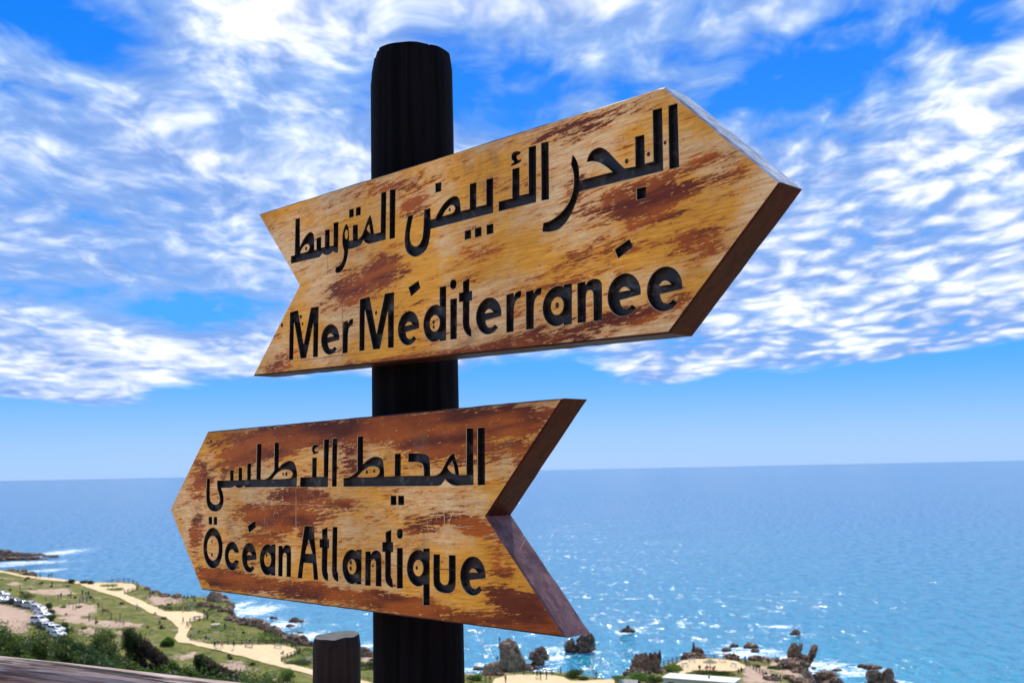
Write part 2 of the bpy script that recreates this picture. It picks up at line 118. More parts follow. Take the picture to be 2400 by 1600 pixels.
# ---------------------------------------------------------------- measured outlines (metres)
UPPER_LETTERS=[[[(0.7553,0.5324),(0.7731,0.5322),(0.7717,0.4342),(0.7527,0.4346)]],[[(0.7264,0.5332),(0.7451,0.5323),(0.743,0.435),(0.5784,0.4365),(0.577,0.4336),(0.5755,0.4306),(0.5739,0.4275),(0.5721,0.4242),(0.5702,0.4207),(0.5683,0.417),(0.5661,0.4132),(0.5635,0.4093),(0.5604,0.4052),(0.5569,0.4009),(0.5532,0.3968),(0.5493,0.3932),(0.5454,0.3901),(0.5413,0.3875),(0.537,0.3853),(0.5325,0.3836),(0.5278,0.3826),(0.5229,0.3822),(0.5179,0.3822),(0.513,0.3824),(0.5082,0.3828),(0.5035,0.3836),(0.4988,0.3846),(0.4941,0.3857),(0.4975,0.4008),(0.5013,0.4007),(0.5052,0.4007),(0.5093,0.401),(0.5136,0.4017),(0.5184,0.4029),(0.5234,0.4045),(0.5285,0.4064),(0.5334,0.4086),(0.5379,0.4111),(0.5423,0.4138),(0.5465,0.4168),(0.5503,0.4201),(0.5537,0.4239),(0.5568,0.4281),(0.5595,0.4325),(0.5617,0.4367),(0.5634,0.4407),(0.5645,0.4446),(0.5653,0.4485),(0.5658,0.4525),(0.5662,0.4567),(0.5663,0.4609),(0.5661,0.4651),(0.5656,0.4693),(0.5648,0.4733),(0.5636,0.4772),(0.5622,0.4811),(0.5607,0.485),(0.5654,0.5008),(0.5675,0.4984),(0.5695,0.496),(0.5714,0.4934),(0.5731,0.4906),(0.5746,0.4877),(0.576,0.4845),(0.5771,0.4811),(0.578,0.477),(0.5786,0.4723),(0.5788,0.4671),(0.5789,0.4615),(0.5789,0.4556),(0.645,0.4548),(0.6423,0.4574),(0.6396,0.4599),(0.6368,0.4625),(0.6339,0.4649),(0.6309,0.4673),(0.6278,0.4696),(0.6246,0.4718),(0.6214,0.4737),(0.6183,0.4754),(0.6151,0.4768),(0.6119,0.478),(0.6086,0.479),(0.605,0.4798),(0.6013,0.4803),(0.5975,0.4806),(0.5936,0.4809),(0.5947,0.4837),(0.5958,0.4864),(0.597,0.4889),(0.5985,0.4912),(0.6002,0.4932),(0.6021,0.4949),(0.6042,0.4964),(0.6067,0.4976),(0.6096,0.4986),(0.613,0.4994),(0.6165,0.4998),(0.6198,0.4997),(0.6228,0.4992),(0.6257,0.4981),(0.6285,0.4967),(0.6313,0.495),(0.634,0.4931),(0.6366,0.4909),(0.6394,0.4884),(0.6424,0.4854),(0.6458,0.4817),(0.6495,0.4774),(0.6533,0.473),(0.6569,0.469),(0.6603,0.4653),(0.6637,0.4619),(0.6669,0.4586),(0.6701,0.4554),(0.6905,0.4538),(0.6917,0.5001),(0.7103,0.4992),(0.7096,0.454),(0.7246,0.4542)]],[[(0.691,0.4195),(0.71,0.4189),(0.7096,0.4),(0.6906,0.4004)]],[[(0.4966,0.5358),(0.5146,0.5348),(0.5125,0.4365),(0.4943,0.4376)]],[[(0.468,0.5356),(0.4864,0.5346),(0.4834,0.4372),(0.3938,0.4381),(0.3943,0.4565),(0.4271,0.4559),(0.4286,0.5064),(0.447,0.5057),(0.4459,0.4572),(0.4659,0.4565)]],[[(0.4238,0.5108),(0.4249,0.5122),(0.426,0.5135),(0.4271,0.5147),(0.4282,0.5157),(0.4297,0.5162),(0.4313,0.5163),(0.4326,0.5165),(0.4331,0.5171),(0.4325,0.5181),(0.431,0.5194),(0.4293,0.5208),(0.4281,0.5224),(0.4275,0.524),(0.4271,0.5258),(0.427,0.5276),(0.4272,0.5293),(0.4278,0.5308),(0.4287,0.5323),(0.43,0.5336),(0.4316,0.5346),(0.4338,0.5351),(0.4363,0.5352),(0.439,0.5351),(0.4416,0.5348),(0.444,0.5342),(0.4463,0.5333),(0.4485,0.5322),(0.4508,0.531),(0.4505,0.5298),(0.45,0.5286),(0.4495,0.5277),(0.4487,0.5269),(0.4476,0.5266),(0.4462,0.5266),(0.4448,0.5266),(0.4436,0.5264),(0.4426,0.5259),(0.4416,0.5253),(0.441,0.5246),(0.4407,0.5237),(0.441,0.5226),(0.4417,0.5214),(0.4427,0.5201),(0.444,0.5193),(0.4455,0.5188),(0.4474,0.5187),(0.4494,0.5187),(0.4516,0.5188),(0.4516,0.5173),(0.4514,0.5159),(0.4507,0.5146),(0.4495,0.5135),(0.4473,0.5127),(0.4445,0.512),(0.4413,0.5116),(0.4381,0.5112),(0.4348,0.5109),(0.4312,0.5108),(0.4276,0.5108)]],[[(0.3649,0.5015),(0.3834,0.5013),(0.3818,0.4382),(0.2185,0.4385),(0.2179,0.4336),(0.2172,0.4288),(0.2162,0.4241),(0.2149,0.4195),(0.2133,0.4151),(0.2115,0.4107),(0.2092,0.4066),(0.2063,0.4031),(0.2023,0.4003),(0.1976,0.398),(0.1925,0.3962),(0.1876,0.3949),(0.183,0.394),(0.1783,0.3936),(0.1736,0.3939),(0.1689,0.3949),(0.1639,0.3968),(0.1587,0.3995),(0.1539,0.4028),(0.15,0.4065),(0.1473,0.4104),(0.1454,0.4149),(0.1441,0.4196),(0.1433,0.4247),(0.143,0.4298),(0.1434,0.4353),(0.1442,0.441),(0.1453,0.4472),(0.1469,0.4539),(0.1489,0.461),(0.1512,0.4684),(0.1537,0.4759),(0.171,0.4753),(0.1687,0.4696),(0.1665,0.4641),(0.1645,0.4586),(0.1628,0.4533),(0.1614,0.448),(0.1603,0.4428),(0.1596,0.4378),(0.1594,0.4334),(0.1598,0.4294),(0.1608,0.4259),(0.1622,0.4228),(0.1641,0.4201),(0.1666,0.4177),(0.1696,0.4157),(0.1729,0.4143),(0.176,0.4136),(0.1791,0.4138),(0.1823,0.4146),(0.1853,0.4162),(0.188,0.4184),(0.1903,0.4209),(0.1923,0.4237),(0.1941,0.4278),(0.1957,0.434),(0.197,0.4428),(0.198,0.4536),(0.1989,0.4658),(0.1997,0.4788),(0.2182,0.4789),(0.2188,0.4573),(0.2304,0.4563),(0.232,0.4586),(0.2338,0.4611),(0.236,0.4637),(0.2388,0.4665),(0.2423,0.4698),(0.2464,0.4734),(0.2508,0.477),(0.2553,0.48),(0.2601,0.4826),(0.2652,0.4848),(0.2702,0.4866),(0.2748,0.4877),(0.2789,0.4883),(0.2827,0.4882),(0.2861,0.4877),(0.2891,0.4867),(0.2918,0.4852),(0.294,0.4832),(0.2959,0.4806),(0.2974,0.4774),(0.2985,0.4733),(0.2991,0.4686),(0.2994,0.4633),(0.2996,0.4578),(0.3219,0.4575),(0.3229,0.5021),(0.3414,0.5017),(0.3403,0.4575),(0.3638,0.457)],[(0.2517,0.4575),(0.254,0.46),(0.2563,0.4624),(0.2588,0.4647),(0.2616,0.4667),(0.2647,0.4685),(0.2681,0.4703),(0.2715,0.4716),(0.2745,0.4722),(0.2771,0.4719),(0.2796,0.4709),(0.2816,0.4695),(0.283,0.4681),(0.2838,0.4667),(0.2841,0.4652),(0.2839,0.4636),(0.2832,0.4622),(0.2823,0.4609),(0.281,0.4597),(0.279,0.4586),(0.2758,0.4579),(0.2712,0.4575),(0.2654,0.4573),(0.2587,0.4573)]],[[(0.2315,0.5216),(0.2496,0.521),(0.2492,0.503),(0.2318,0.5031)]],[[(0.3081,0.4201),(0.326,0.4202),(0.3257,0.4032),(0.3078,0.4025)]],[[(0.3337,0.4204),(0.3519,0.4204),(0.3521,0.403),(0.3339,0.4022)]],[[(0.3636,0.4211),(0.3816,0.4206),(0.3818,0.4025),(0.3634,0.4025)]],[[(0.1,0.5364),(0.1187,0.5354),(0.1159,0.4389),(0.0979,0.4396)]],[[(-0.0289,0.5217),(-0.012,0.5215),(-0.0121,0.5035),(-0.029,0.5037)]],[[(-0.0066,0.5214),(0.0105,0.5211),(0.0104,0.503),(-0.0074,0.5034)]],[[(0.0736,0.5363),(0.0909,0.5359),(0.0882,0.4403),(0.0344,0.4407),(0.032,0.4416),(0.0295,0.4426),(0.0272,0.4436),(0.025,0.4449),(0.0229,0.4463),(0.021,0.4479),(0.0192,0.4496),(0.0174,0.4514),(0.016,0.449),(0.0145,0.4467),(0.0124,0.4447),(0.0097,0.4431),(0.0062,0.4419),(0.002,0.4412),(-0.0027,0.4407),(-0.0077,0.4404),(-0.0129,0.4402),(-0.0185,0.4402),(-0.0243,0.4404),(-0.0303,0.4406),(-0.0307,0.4374),(-0.0313,0.434),(-0.032,0.4306),(-0.0331,0.427),(-0.0347,0.4231),(-0.0365,0.419),(-0.0387,0.4149),(-0.0411,0.4113),(-0.0437,0.408),(-0.0466,0.405),(-0.0497,0.4024),(-0.053,0.4004),(-0.0567,0.3991),(-0.0607,0.3983),(-0.0645,0.3979),(-0.0678,0.3979),(-0.0704,0.3984),(-0.0725,0.3993),(-0.0743,0.4005),(-0.0759,0.4018),(-0.0731,0.4119),(-0.0696,0.412),(-0.0662,0.4122),(-0.0629,0.4129),(-0.0598,0.4141),(-0.0567,0.416),(-0.0538,0.4185),(-0.0511,0.4214),(-0.049,0.4246),(-0.0476,0.4283),(-0.0467,0.4323),(-0.0461,0.4367),(-0.0458,0.4412),(-0.0478,0.445),(-0.0496,0.449),(-0.051,0.4533),(-0.0517,0.458),(-0.0518,0.4635),(-0.0513,0.4696),(-0.0503,0.4756),(-0.0489,0.4808),(-0.0469,0.4853),(-0.0442,0.4893),(-0.0414,0.4925),(-0.0389,0.4942),(-0.0367,0.4941),(-0.0345,0.4926),(-0.0326,0.4902),(-0.031,0.4874),(-0.0298,0.4842),(-0.029,0.4803),(-0.0283,0.4762),(-0.0279,0.4723),(-0.0276,0.4688),(-0.0276,0.4653),(-0.0277,0.462),(-0.0279,0.4587),(-0.0173,0.4579),(-0.0172,0.4879),(0.001,0.4871),(0.0009,0.4572),(0.0036,0.4577),(0.0063,0.4585),(0.009,0.4598),(0.0117,0.4619),(0.0146,0.4651),(0.0176,0.4693),(0.0206,0.4738),(0.0233,0.4779),(0.0257,0.4817),(0.0279,0.4854),(0.03,0.4889),(0.0321,0.4918),(0.0342,0.4942),(0.0363,0.4961),(0.0384,0.4977),(0.0405,0.4991),(0.0421,0.4956),(0.0437,0.492),(0.0453,0.4879),(0.0467,0.4832),(0.0481,0.4779),(0.0494,0.4719),(0.0506,0.4656),(0.0518,0.4591),(0.0711,0.4586)],[(-0.0417,0.4747),(-0.0411,0.477),(-0.0398,0.4793),(-0.0383,0.481),(-0.037,0.4816),(-0.0358,0.4809),(-0.0346,0.479),(-0.0336,0.4766),(-0.033,0.4744),(-0.0329,0.4721),(-0.0331,0.4696),(-0.0336,0.4673),(-0.0342,0.4656),(-0.0352,0.4644),(-0.0365,0.4635),(-0.0378,0.4633),(-0.039,0.4639),(-0.04,0.4658),(-0.041,0.4688),(-0.0416,0.4719)],[(0.0301,0.4714),(0.0302,0.4733),(0.0314,0.4751),(0.0332,0.4769),(0.0354,0.4786),(0.0391,0.4627),(0.036,0.465),(0.0332,0.4672),(0.0312,0.4694)]],[[(-0.0812,0.5042),(-0.0629,0.5034),(-0.0642,0.4404),(-0.0664,0.4402),(-0.0686,0.4401),(-0.0708,0.4402),(-0.0731,0.4406),(-0.0754,0.4414),(-0.0777,0.4424),(-0.0801,0.4437),(-0.0824,0.4451),(-0.0844,0.4438),(-0.0864,0.4427),(-0.0887,0.4417),(-0.0914,0.4411),(-0.0947,0.4406),(-0.0984,0.4403),(-0.1022,0.4404),(-0.1058,0.4408),(-0.1091,0.4418),(-0.1122,0.4431),(-0.1153,0.4448),(-0.1183,0.4465),(-0.1287,0.4399),(-0.2328,0.4421),(-0.233,0.4592),(-0.2187,0.459),(-0.2166,0.537),(-0.1989,0.5358),(-0.1985,0.4753),(-0.1952,0.4789),(-0.1918,0.4825),(-0.1883,0.4858),(-0.1846,0.4889),(-0.1804,0.4919),(-0.1758,0.4948),(-0.1714,0.4972),(-0.1673,0.4987),(-0.1636,0.4992),(-0.1602,0.4988),(-0.1571,0.4979),(-0.1544,0.4965),(-0.1521,0.4949),(-0.1502,0.4931),(-0.1487,0.4904),(-0.1475,0.4865),(-0.1468,0.4809),(-0.1465,0.4742),(-0.1464,0.4666),(-0.1465,0.4585),(-0.1402,0.4588),(-0.1403,0.4827),(-0.1221,0.4827),(-0.1221,0.4596),(-0.1108,0.4595),(-0.1109,0.4945),(-0.0927,0.4938),(-0.0927,0.4581),(-0.0812,0.4579)],[(-0.1975,0.4598),(-0.1949,0.4632),(-0.1923,0.4663),(-0.1895,0.4691),(-0.1866,0.4713),(-0.1834,0.473),(-0.18,0.4741),(-0.1766,0.4747),(-0.1736,0.4748),(-0.1709,0.4742),(-0.1684,0.473),(-0.1663,0.4714),(-0.165,0.4699),(-0.1644,0.4682),(-0.1645,0.4663),(-0.1651,0.4645),(-0.1662,0.463),(-0.1677,0.4617),(-0.1697,0.4607),(-0.1723,0.4599),(-0.1757,0.4594),(-0.1801,0.4592),(-0.1854,0.4592),(-0.1913,0.4595)]],[[(0.1527,0.3399),(0.1826,0.3488),(0.1884,0.3335),(0.1604,0.3209)]],[[(0.6447,0.3326),(0.6746,0.3446),(0.6826,0.3306),(0.6515,0.3163)]],[[(-0.2356,0.3389),(-0.2044,0.3405),(-0.1841,0.2672),(-0.1592,0.3397),(-0.1305,0.3392),(-0.1331,0.2349),(-0.1516,0.2353),(-0.1498,0.305),(-0.1745,0.2358),(-0.1956,0.2363),(-0.219,0.3157),(-0.2213,0.2369),(-0.2386,0.2373)]],[[(-0.0599,0.2628),(-0.0601,0.2629),(-0.06,0.2672),(-0.0604,0.2716),(-0.0615,0.2758),(-0.0632,0.2798),(-0.0654,0.2837),(-0.0681,0.2871),(-0.0713,0.2903),(-0.075,0.2929),(-0.0789,0.2951),(-0.0831,0.2967),(-0.0875,0.2977),(-0.092,0.2981),(-0.0964,0.2979),(-0.1008,0.297),(-0.105,0.2956),(-0.1089,0.2935),(-0.1125,0.2909),(-0.1157,0.2878),(-0.1184,0.2843),(-0.1205,0.2804),(-0.1221,0.2763),(-0.123,0.2719),(-0.1233,0.2674),(-0.1229,0.263),(-0.1219,0.2586),(-0.1203,0.2544),(-0.1181,0.2504),(-0.1154,0.2468),(-0.1122,0.2436),(-0.1086,0.2409),(-0.1046,0.2387),(-0.1004,0.2371),(-0.096,0.2361),(-0.0916,0.2358),(-0.0871,0.236),(-0.0828,0.2368),(-0.0786,0.2383),(-0.0747,0.2403),(-0.0711,0.2428),(-0.0679,0.2458),(-0.0774,0.252),(-0.0812,0.2487),(-0.0868,0.2472),(-0.0932,0.2488),(-0.097,0.2532),(-0.0989,0.2598)],[(-0.1002,0.2727),(-0.0991,0.2739),(-0.0979,0.2749),(-0.0968,0.2759),(-0.0957,0.2766),(-0.0946,0.2772),(-0.0935,0.2775),(-0.0924,0.2777),(-0.0913,0.2778),(-0.0901,0.2777),(-0.0888,0.2774),(-0.0875,0.277),(-0.0862,0.2764),(-0.085,0.2756),(-0.0837,0.2747),(-0.0824,0.2736),(-0.0812,0.2725)]],[[(-0.0493,0.2977),(-0.0319,0.2992),(-0.0314,0.2939),(-0.0307,0.2952),(-0.0299,0.2965),(-0.0289,0.2977),(-0.0278,0.2986),(-0.0264,0.2994),(-0.0248,0.3),(-0.0231,0.3004),(-0.0216,0.3007),(-0.0201,0.301),(-0.0187,0.3012),(-0.0175,0.3012),(-0.0165,0.3008),(-0.0157,0.2997),(-0.0152,0.2982),(-0.015,0.2964),(-0.015,0.2947),(-0.0152,0.2929),(-0.0158,0.291),(-0.0166,0.2893),(-0.0176,0.288),(-0.0189,0.2873),(-0.0205,0.2872),(-0.0222,0.2871),(-0.0237,0.2866),(-0.0252,0.2857),(-0.0266,0.2845),(-0.0279,0.283),(-0.0291,0.2812),(-0.03,0.279),(-0.0307,0.2764),(-0.0313,0.2735),(-0.0318,0.2705),(-0.033,0.2339),(-0.0513,0.2343)]],[[(0.0053,0.3363),(0.0372,0.338),(0.0582,0.2639),(0.0832,0.3373),(0.1123,0.3369),(0.1101,0.231),(0.0914,0.2316),(0.0929,0.3022),(0.0682,0.2322),(0.0468,0.2328),(0.0225,0.313),(0.0207,0.2336),(0.003,0.2341)]],[[(0.184,0.2596),(0.1838,0.2597),(0.184,0.2643),(0.1836,0.2688),(0.1826,0.2732),(0.181,0.2774),(0.1789,0.2813),(0.1762,0.2849),(0.173,0.2881),(0.1695,0.2908),(0.1656,0.293),(0.1614,0.2946),(0.1571,0.2955),(0.1527,0.2959),(0.1482,0.2955),(0.1438,0.2946),(0.1396,0.293),(0.1357,0.2908),(0.1321,0.2881),(0.1289,0.2848),(0.1262,0.2812),(0.124,0.2771),(0.1224,0.2728),(0.1214,0.2683),(0.1211,0.2638),(0.1214,0.2592),(0.1223,0.2547),(0.1238,0.2503),(0.126,0.2463),(0.1286,0.2426),(0.1318,0.2393),(0.1353,0.2365),(0.1392,0.2343),(0.1434,0.2327),(0.1477,0.2316),(0.1522,0.2313),(0.1566,0.2315),(0.1609,0.2324),(0.1651,0.2339),(0.169,0.236),(0.1726,0.2386),(0.1758,0.2418),(0.1665,0.2482),(0.1627,0.2447),(0.157,0.2431),(0.1508,0.2448),(0.147,0.2493),(0.1452,0.2562)],[(0.1441,0.2694),(0.1453,0.2707),(0.1464,0.2718),(0.1475,0.2728),(0.1486,0.2736),(0.1497,0.2742),(0.1508,0.2745),(0.1519,0.2748),(0.153,0.2748),(0.1543,0.2747),(0.1555,0.2744),(0.1568,0.274),(0.1581,0.2734),(0.1593,0.2727),(0.1605,0.2717),(0.1618,0.2706),(0.163,0.2695)]],[[(0.2401,0.329),(0.259,0.3289),(0.2571,0.2298),(0.2384,0.2299),(0.2386,0.2328),(0.2347,0.2313),(0.2306,0.2304),(0.2264,0.23),(0.2222,0.2302),(0.218,0.231),(0.214,0.2325),(0.2102,0.2344),(0.2067,0.2369),(0.2035,0.2399),(0.2007,0.2433),(0.1983,0.2471),(0.1964,0.2512),(0.1951,0.2556),(0.1943,0.2601),(0.1941,0.2646),(0.1945,0.2692),(0.1954,0.2737),(0.1969,0.278),(0.1988,0.282),(0.2013,0.2858),(0.2042,0.2891),(0.2075,0.292),(0.2112,0.2944),(0.2151,0.2963),(0.2191,0.2976),(0.2233,0.2983),(0.2276,0.2984),(0.2317,0.2979),(0.2358,0.2968),(0.2397,0.2952)],[(0.2393,0.264),(0.2386,0.2595),(0.2367,0.2556),(0.2337,0.2524),(0.2301,0.2504),(0.2261,0.2498),(0.222,0.2505),(0.2184,0.2526),(0.2156,0.2558),(0.2138,0.2599),(0.2132,0.2643),(0.2139,0.2688),(0.2158,0.2728),(0.2188,0.2759),(0.2225,0.2779),(0.2265,0.2785),(0.2306,0.2778),(0.2342,0.2757),(0.237,0.2724),(0.2387,0.2684)]],[[(0.2681,0.3034),(0.287,0.3031),(0.2849,0.2294),(0.2666,0.2299)]],[[(0.2676,0.3287),(0.2679,0.3307),(0.2685,0.3327),(0.2695,0.3347),(0.2706,0.3361),(0.272,0.337),(0.2737,0.3376),(0.2755,0.3378),(0.2773,0.3378),(0.279,0.3375),(0.2808,0.3369),(0.2825,0.3361),(0.2839,0.3351),(0.2848,0.3339),(0.2856,0.3323),(0.2861,0.3307),(0.2862,0.329),(0.2862,0.3271),(0.2858,0.3251),(0.2852,0.3232),(0.2842,0.3217),(0.2828,0.3207),(0.281,0.3199),(0.2791,0.3194),(0.2772,0.3192),(0.2754,0.3194),(0.2735,0.32),(0.2718,0.3208),(0.2703,0.3219),(0.2692,0.3233),(0.2683,0.325),(0.2678,0.3269)]],[[(0.3016,0.3301),(0.3196,0.335),(0.319,0.3113),(0.3263,0.3112),(0.3259,0.2929),(0.3192,0.2931),(0.3178,0.2538),(0.318,0.2522),(0.3182,0.2505),(0.3186,0.2489),(0.3191,0.2474),(0.3198,0.2459),(0.3207,0.2445),(0.3217,0.2431),(0.3227,0.2417),(0.3224,0.2292),(0.3197,0.23),(0.317,0.231),(0.3143,0.2322),(0.3118,0.2338),(0.3093,0.2359),(0.3069,0.2383),(0.3047,0.241),(0.3028,0.2438),(0.3015,0.2469),(0.3006,0.2501),(0.2999,0.2535),(0.2994,0.2569),(0.3008,0.2935),(0.2905,0.2941),(0.2909,0.3116),(0.3012,0.3116)]],[[(0.3974,0.2575),(0.3973,0.2577),(0.3975,0.2622),(0.3972,0.2667),(0.3962,0.2711),(0.3947,0.2753),(0.3925,0.2792),(0.3899,0.2828),(0.3867,0.286),(0.3831,0.2887),(0.3792,0.2909),(0.375,0.2925),(0.3706,0.2934),(0.3661,0.2938),(0.3616,0.2935),(0.3572,0.2925),(0.3529,0.2909),(0.3489,0.2888),(0.3452,0.2861),(0.3419,0.2828),(0.3391,0.2792),(0.3368,0.2752),(0.3352,0.2709),(0.3341,0.2664),(0.3337,0.2618),(0.334,0.2573),(0.3348,0.2528),(0.3364,0.2485),(0.3385,0.2444),(0.3411,0.2407),(0.3443,0.2375),(0.3479,0.2347),(0.3518,0.2325),(0.356,0.2308),(0.3604,0.2298),(0.3649,0.2294),(0.3694,0.2296),(0.3738,0.2305),(0.378,0.232),(0.382,0.2341),(0.3857,0.2367),(0.389,0.2398),(0.3796,0.2463),(0.3757,0.2428),(0.37,0.2412),(0.3636,0.2429),(0.3599,0.2474),(0.3582,0.2542)],[(0.3572,0.2675),(0.3583,0.2687),(0.3595,0.2698),(0.3606,0.2708),(0.3618,0.2716),(0.3629,0.2722),(0.364,0.2725),(0.3651,0.2727),(0.3663,0.2728),(0.3675,0.2727),(0.3688,0.2724),(0.3701,0.272),(0.3714,0.2714),(0.3726,0.2706),(0.3739,0.2697),(0.3751,0.2686),(0.3763,0.2675)]],[[(0.4087,0.293),(0.427,0.2943),(0.4275,0.2889),(0.4283,0.2902),(0.4291,0.2915),(0.4301,0.2927),(0.4313,0.2936),(0.4328,0.2944),(0.4345,0.2949),(0.4363,0.2954),(0.4379,0.2956),(0.4394,0.2959),(0.4409,0.2961),(0.4422,0.2961),(0.4433,0.2956),(0.444,0.2945),(0.4445,0.293),(0.4448,0.2912),(0.4447,0.2895),(0.4444,0.2877),(0.4438,0.2858),(0.4429,0.284),(0.4418,0.2827),(0.4405,0.2821),(0.4388,0.2819),(0.437,0.2819),(0.4354,0.2814),(0.4339,0.2804),(0.4324,0.2792),(0.431,0.2778),(0.4298,0.2759),(0.4288,0.2737),(0.428,0.271),(0.4274,0.2681),(0.4268,0.2651),(0.4252,0.2278),(0.4069,0.2277)]],[[(0.4543,0.2922),(0.4729,0.2936),(0.4734,0.2881),(0.4742,0.2895),(0.4751,0.2908),(0.4761,0.2919),(0.4773,0.2929),(0.4788,0.2936),(0.4805,0.2942),(0.4823,0.2946),(0.484,0.2949),(0.4855,0.2952),(0.487,0.2955),(0.4884,0.2954),(0.4894,0.295),(0.4902,0.2939),(0.4907,0.2923),(0.491,0.2906),(0.4909,0.2888),(0.4906,0.2871),(0.49,0.2851),(0.4891,0.2834),(0.4881,0.282),(0.4867,0.2814),(0.485,0.2813),(0.4832,0.2812),(0.4815,0.2807),(0.48,0.2797),(0.4784,0.2786),(0.477,0.2771),(0.4758,0.2753),(0.4749,0.273),(0.4741,0.2704),(0.4735,0.2675),(0.4729,0.2645),(0.4715,0.2274),(0.453,0.2279)]],[[(0.5381,0.2928),(0.5572,0.2931),(0.5548,0.2263),(0.5358,0.2262),(0.5361,0.2291),(0.5321,0.2275),(0.5279,0.2266),(0.5236,0.2262),(0.5193,0.2264),(0.5151,0.2271),(0.5111,0.2285),(0.5072,0.2303),(0.5036,0.2327),(0.5004,0.2356),(0.4976,0.2389),(0.4953,0.2425),(0.4934,0.2464),(0.4921,0.2506),(0.4914,0.2549),(0.4912,0.2593),(0.4917,0.2637),(0.4927,0.2681),(0.4943,0.2723),(0.4964,0.2762),(0.4989,0.2799),(0.502,0.2832),(0.5054,0.2861),(0.5091,0.2885),(0.5131,0.2904),(0.5173,0.2918),(0.5215,0.2926),(0.5259,0.2928),(0.5301,0.2924),(0.5343,0.2914),(0.5382,0.2899)],[(0.5373,0.2594),(0.5365,0.2551),(0.5345,0.2512),(0.5314,0.2481),(0.5277,0.2461),(0.5236,0.2454),(0.5195,0.2461),(0.5159,0.2481),(0.513,0.2512),(0.5112,0.2551),(0.5107,0.2594),(0.5115,0.2637),(0.5135,0.2676),(0.5166,0.2707),(0.5204,0.2727),(0.5245,0.2734),(0.5286,0.2727),(0.5322,0.2707),(0.535,0.2677),(0.5368,0.2638)]],[[(0.5673,0.2914),(0.5846,0.2917),(0.5855,0.2863),(0.5866,0.2876),(0.5878,0.2888),(0.5892,0.2899),(0.5908,0.2909),(0.5928,0.2917),(0.595,0.2925),(0.5973,0.2931),(0.5997,0.2934),(0.6022,0.2933),(0.6049,0.293),(0.6076,0.2925),(0.6099,0.2918),(0.6118,0.2909),(0.6136,0.2898),(0.6151,0.2885),(0.6163,0.2869),(0.6173,0.2859),(0.6179,0.2851),(0.6184,0.2829),(0.6185,0.2774),(0.6185,0.2678),(0.6181,0.2552),(0.6175,0.2406),(0.6169,0.225),(0.5982,0.2255),(0.5987,0.2379),(0.5991,0.2496),(0.5994,0.2595),(0.5994,0.2671),(0.5991,0.2714),(0.5986,0.273),(0.5979,0.2734),(0.597,0.2739),(0.5961,0.2748),(0.5949,0.2754),(0.5937,0.2756),(0.5925,0.2757),(0.5912,0.2755),(0.5899,0.2751),(0.5887,0.2745),(0.5877,0.2735),(0.587,0.272),(0.5864,0.2703),(0.5859,0.2682),(0.5854,0.2661),(0.5843,0.2259),(0.5655,0.2265)]],[[(0.6933,0.2556),(0.6932,0.2558),(0.6935,0.2605),(0.6932,0.2651),(0.6923,0.2696),(0.6908,0.2739),(0.6887,0.278),(0.686,0.2817),(0.6828,0.285),(0.6792,0.2879),(0.6752,0.2901),(0.671,0.2918),(0.6665,0.2929),(0.6619,0.2933),(0.6572,0.293),(0.6526,0.292),(0.6482,0.2904),(0.644,0.2882),(0.6402,0.2854),(0.6367,0.282),(0.6338,0.2782),(0.6314,0.2741),(0.6296,0.2696),(0.6284,0.2649),(0.6279,0.2601),(0.6281,0.2553),(0.6289,0.2506),(0.6304,0.2461),(0.6325,0.2418),(0.6352,0.238),(0.6384,0.2346),(0.642,0.2317),(0.6461,0.2294),(0.6504,0.2278),(0.6548,0.2267),(0.6595,0.2264),(0.6641,0.2267),(0.6686,0.2276),(0.673,0.2292),(0.6771,0.2314),(0.6809,0.2341),(0.6843,0.2373),(0.6749,0.244),(0.6708,0.2403),(0.6649,0.2387),(0.6584,0.2404),(0.6547,0.2451),(0.653,0.2521)],[(0.6522,0.2659),(0.6534,0.2672),(0.6546,0.2684),(0.6558,0.2694),(0.657,0.2702),(0.6582,0.2708),(0.6593,0.2712),(0.6605,0.2714),(0.6617,0.2715),(0.6629,0.2713),(0.6642,0.2711),(0.6655,0.2706),(0.6668,0.27),(0.6681,0.2692),(0.6694,0.2682),(0.6706,0.2671),(0.6719,0.2659)]],[[(0.769,0.254),(0.7689,0.2542),(0.7692,0.2589),(0.769,0.2636),(0.7681,0.2682),(0.7666,0.2726),(0.7645,0.2767),(0.7618,0.2805),(0.7587,0.2839),(0.7551,0.2868),(0.7511,0.2891),(0.7469,0.2909),(0.7424,0.292),(0.7378,0.2924),(0.7332,0.2922),(0.7286,0.2913),(0.7241,0.2897),(0.72,0.2875),(0.7161,0.2848),(0.7126,0.2814),(0.7097,0.2776),(0.7073,0.2735),(0.7054,0.269),(0.7043,0.2643),(0.7037,0.2595),(0.7039,0.2546),(0.7047,0.2499),(0.7062,0.2453),(0.7083,0.2411),(0.7109,0.2371),(0.7141,0.2337),(0.7177,0.2307),(0.7217,0.2283),(0.726,0.2266),(0.7305,0.2255),(0.7351,0.225),(0.7397,0.2252),(0.7442,0.2261),(0.7486,0.2276),(0.7527,0.2297),(0.7565,0.2324),(0.76,0.2356),(0.7505,0.2425),(0.7465,0.2389),(0.7405,0.2373),(0.7341,0.2392),(0.7304,0.244),(0.7287,0.2511)],[(0.728,0.265),(0.7292,0.2663),(0.7304,0.2674),(0.7316,0.2684),(0.7328,0.2693),(0.734,0.2698),(0.7351,0.2702),(0.7363,0.2704),(0.7375,0.2704),(0.7387,0.2703),(0.74,0.27),(0.7414,0.2696),(0.7426,0.2689),(0.7439,0.2681),(0.7452,0.2671),(0.7464,0.2659),(0.7477,0.2647)]]]
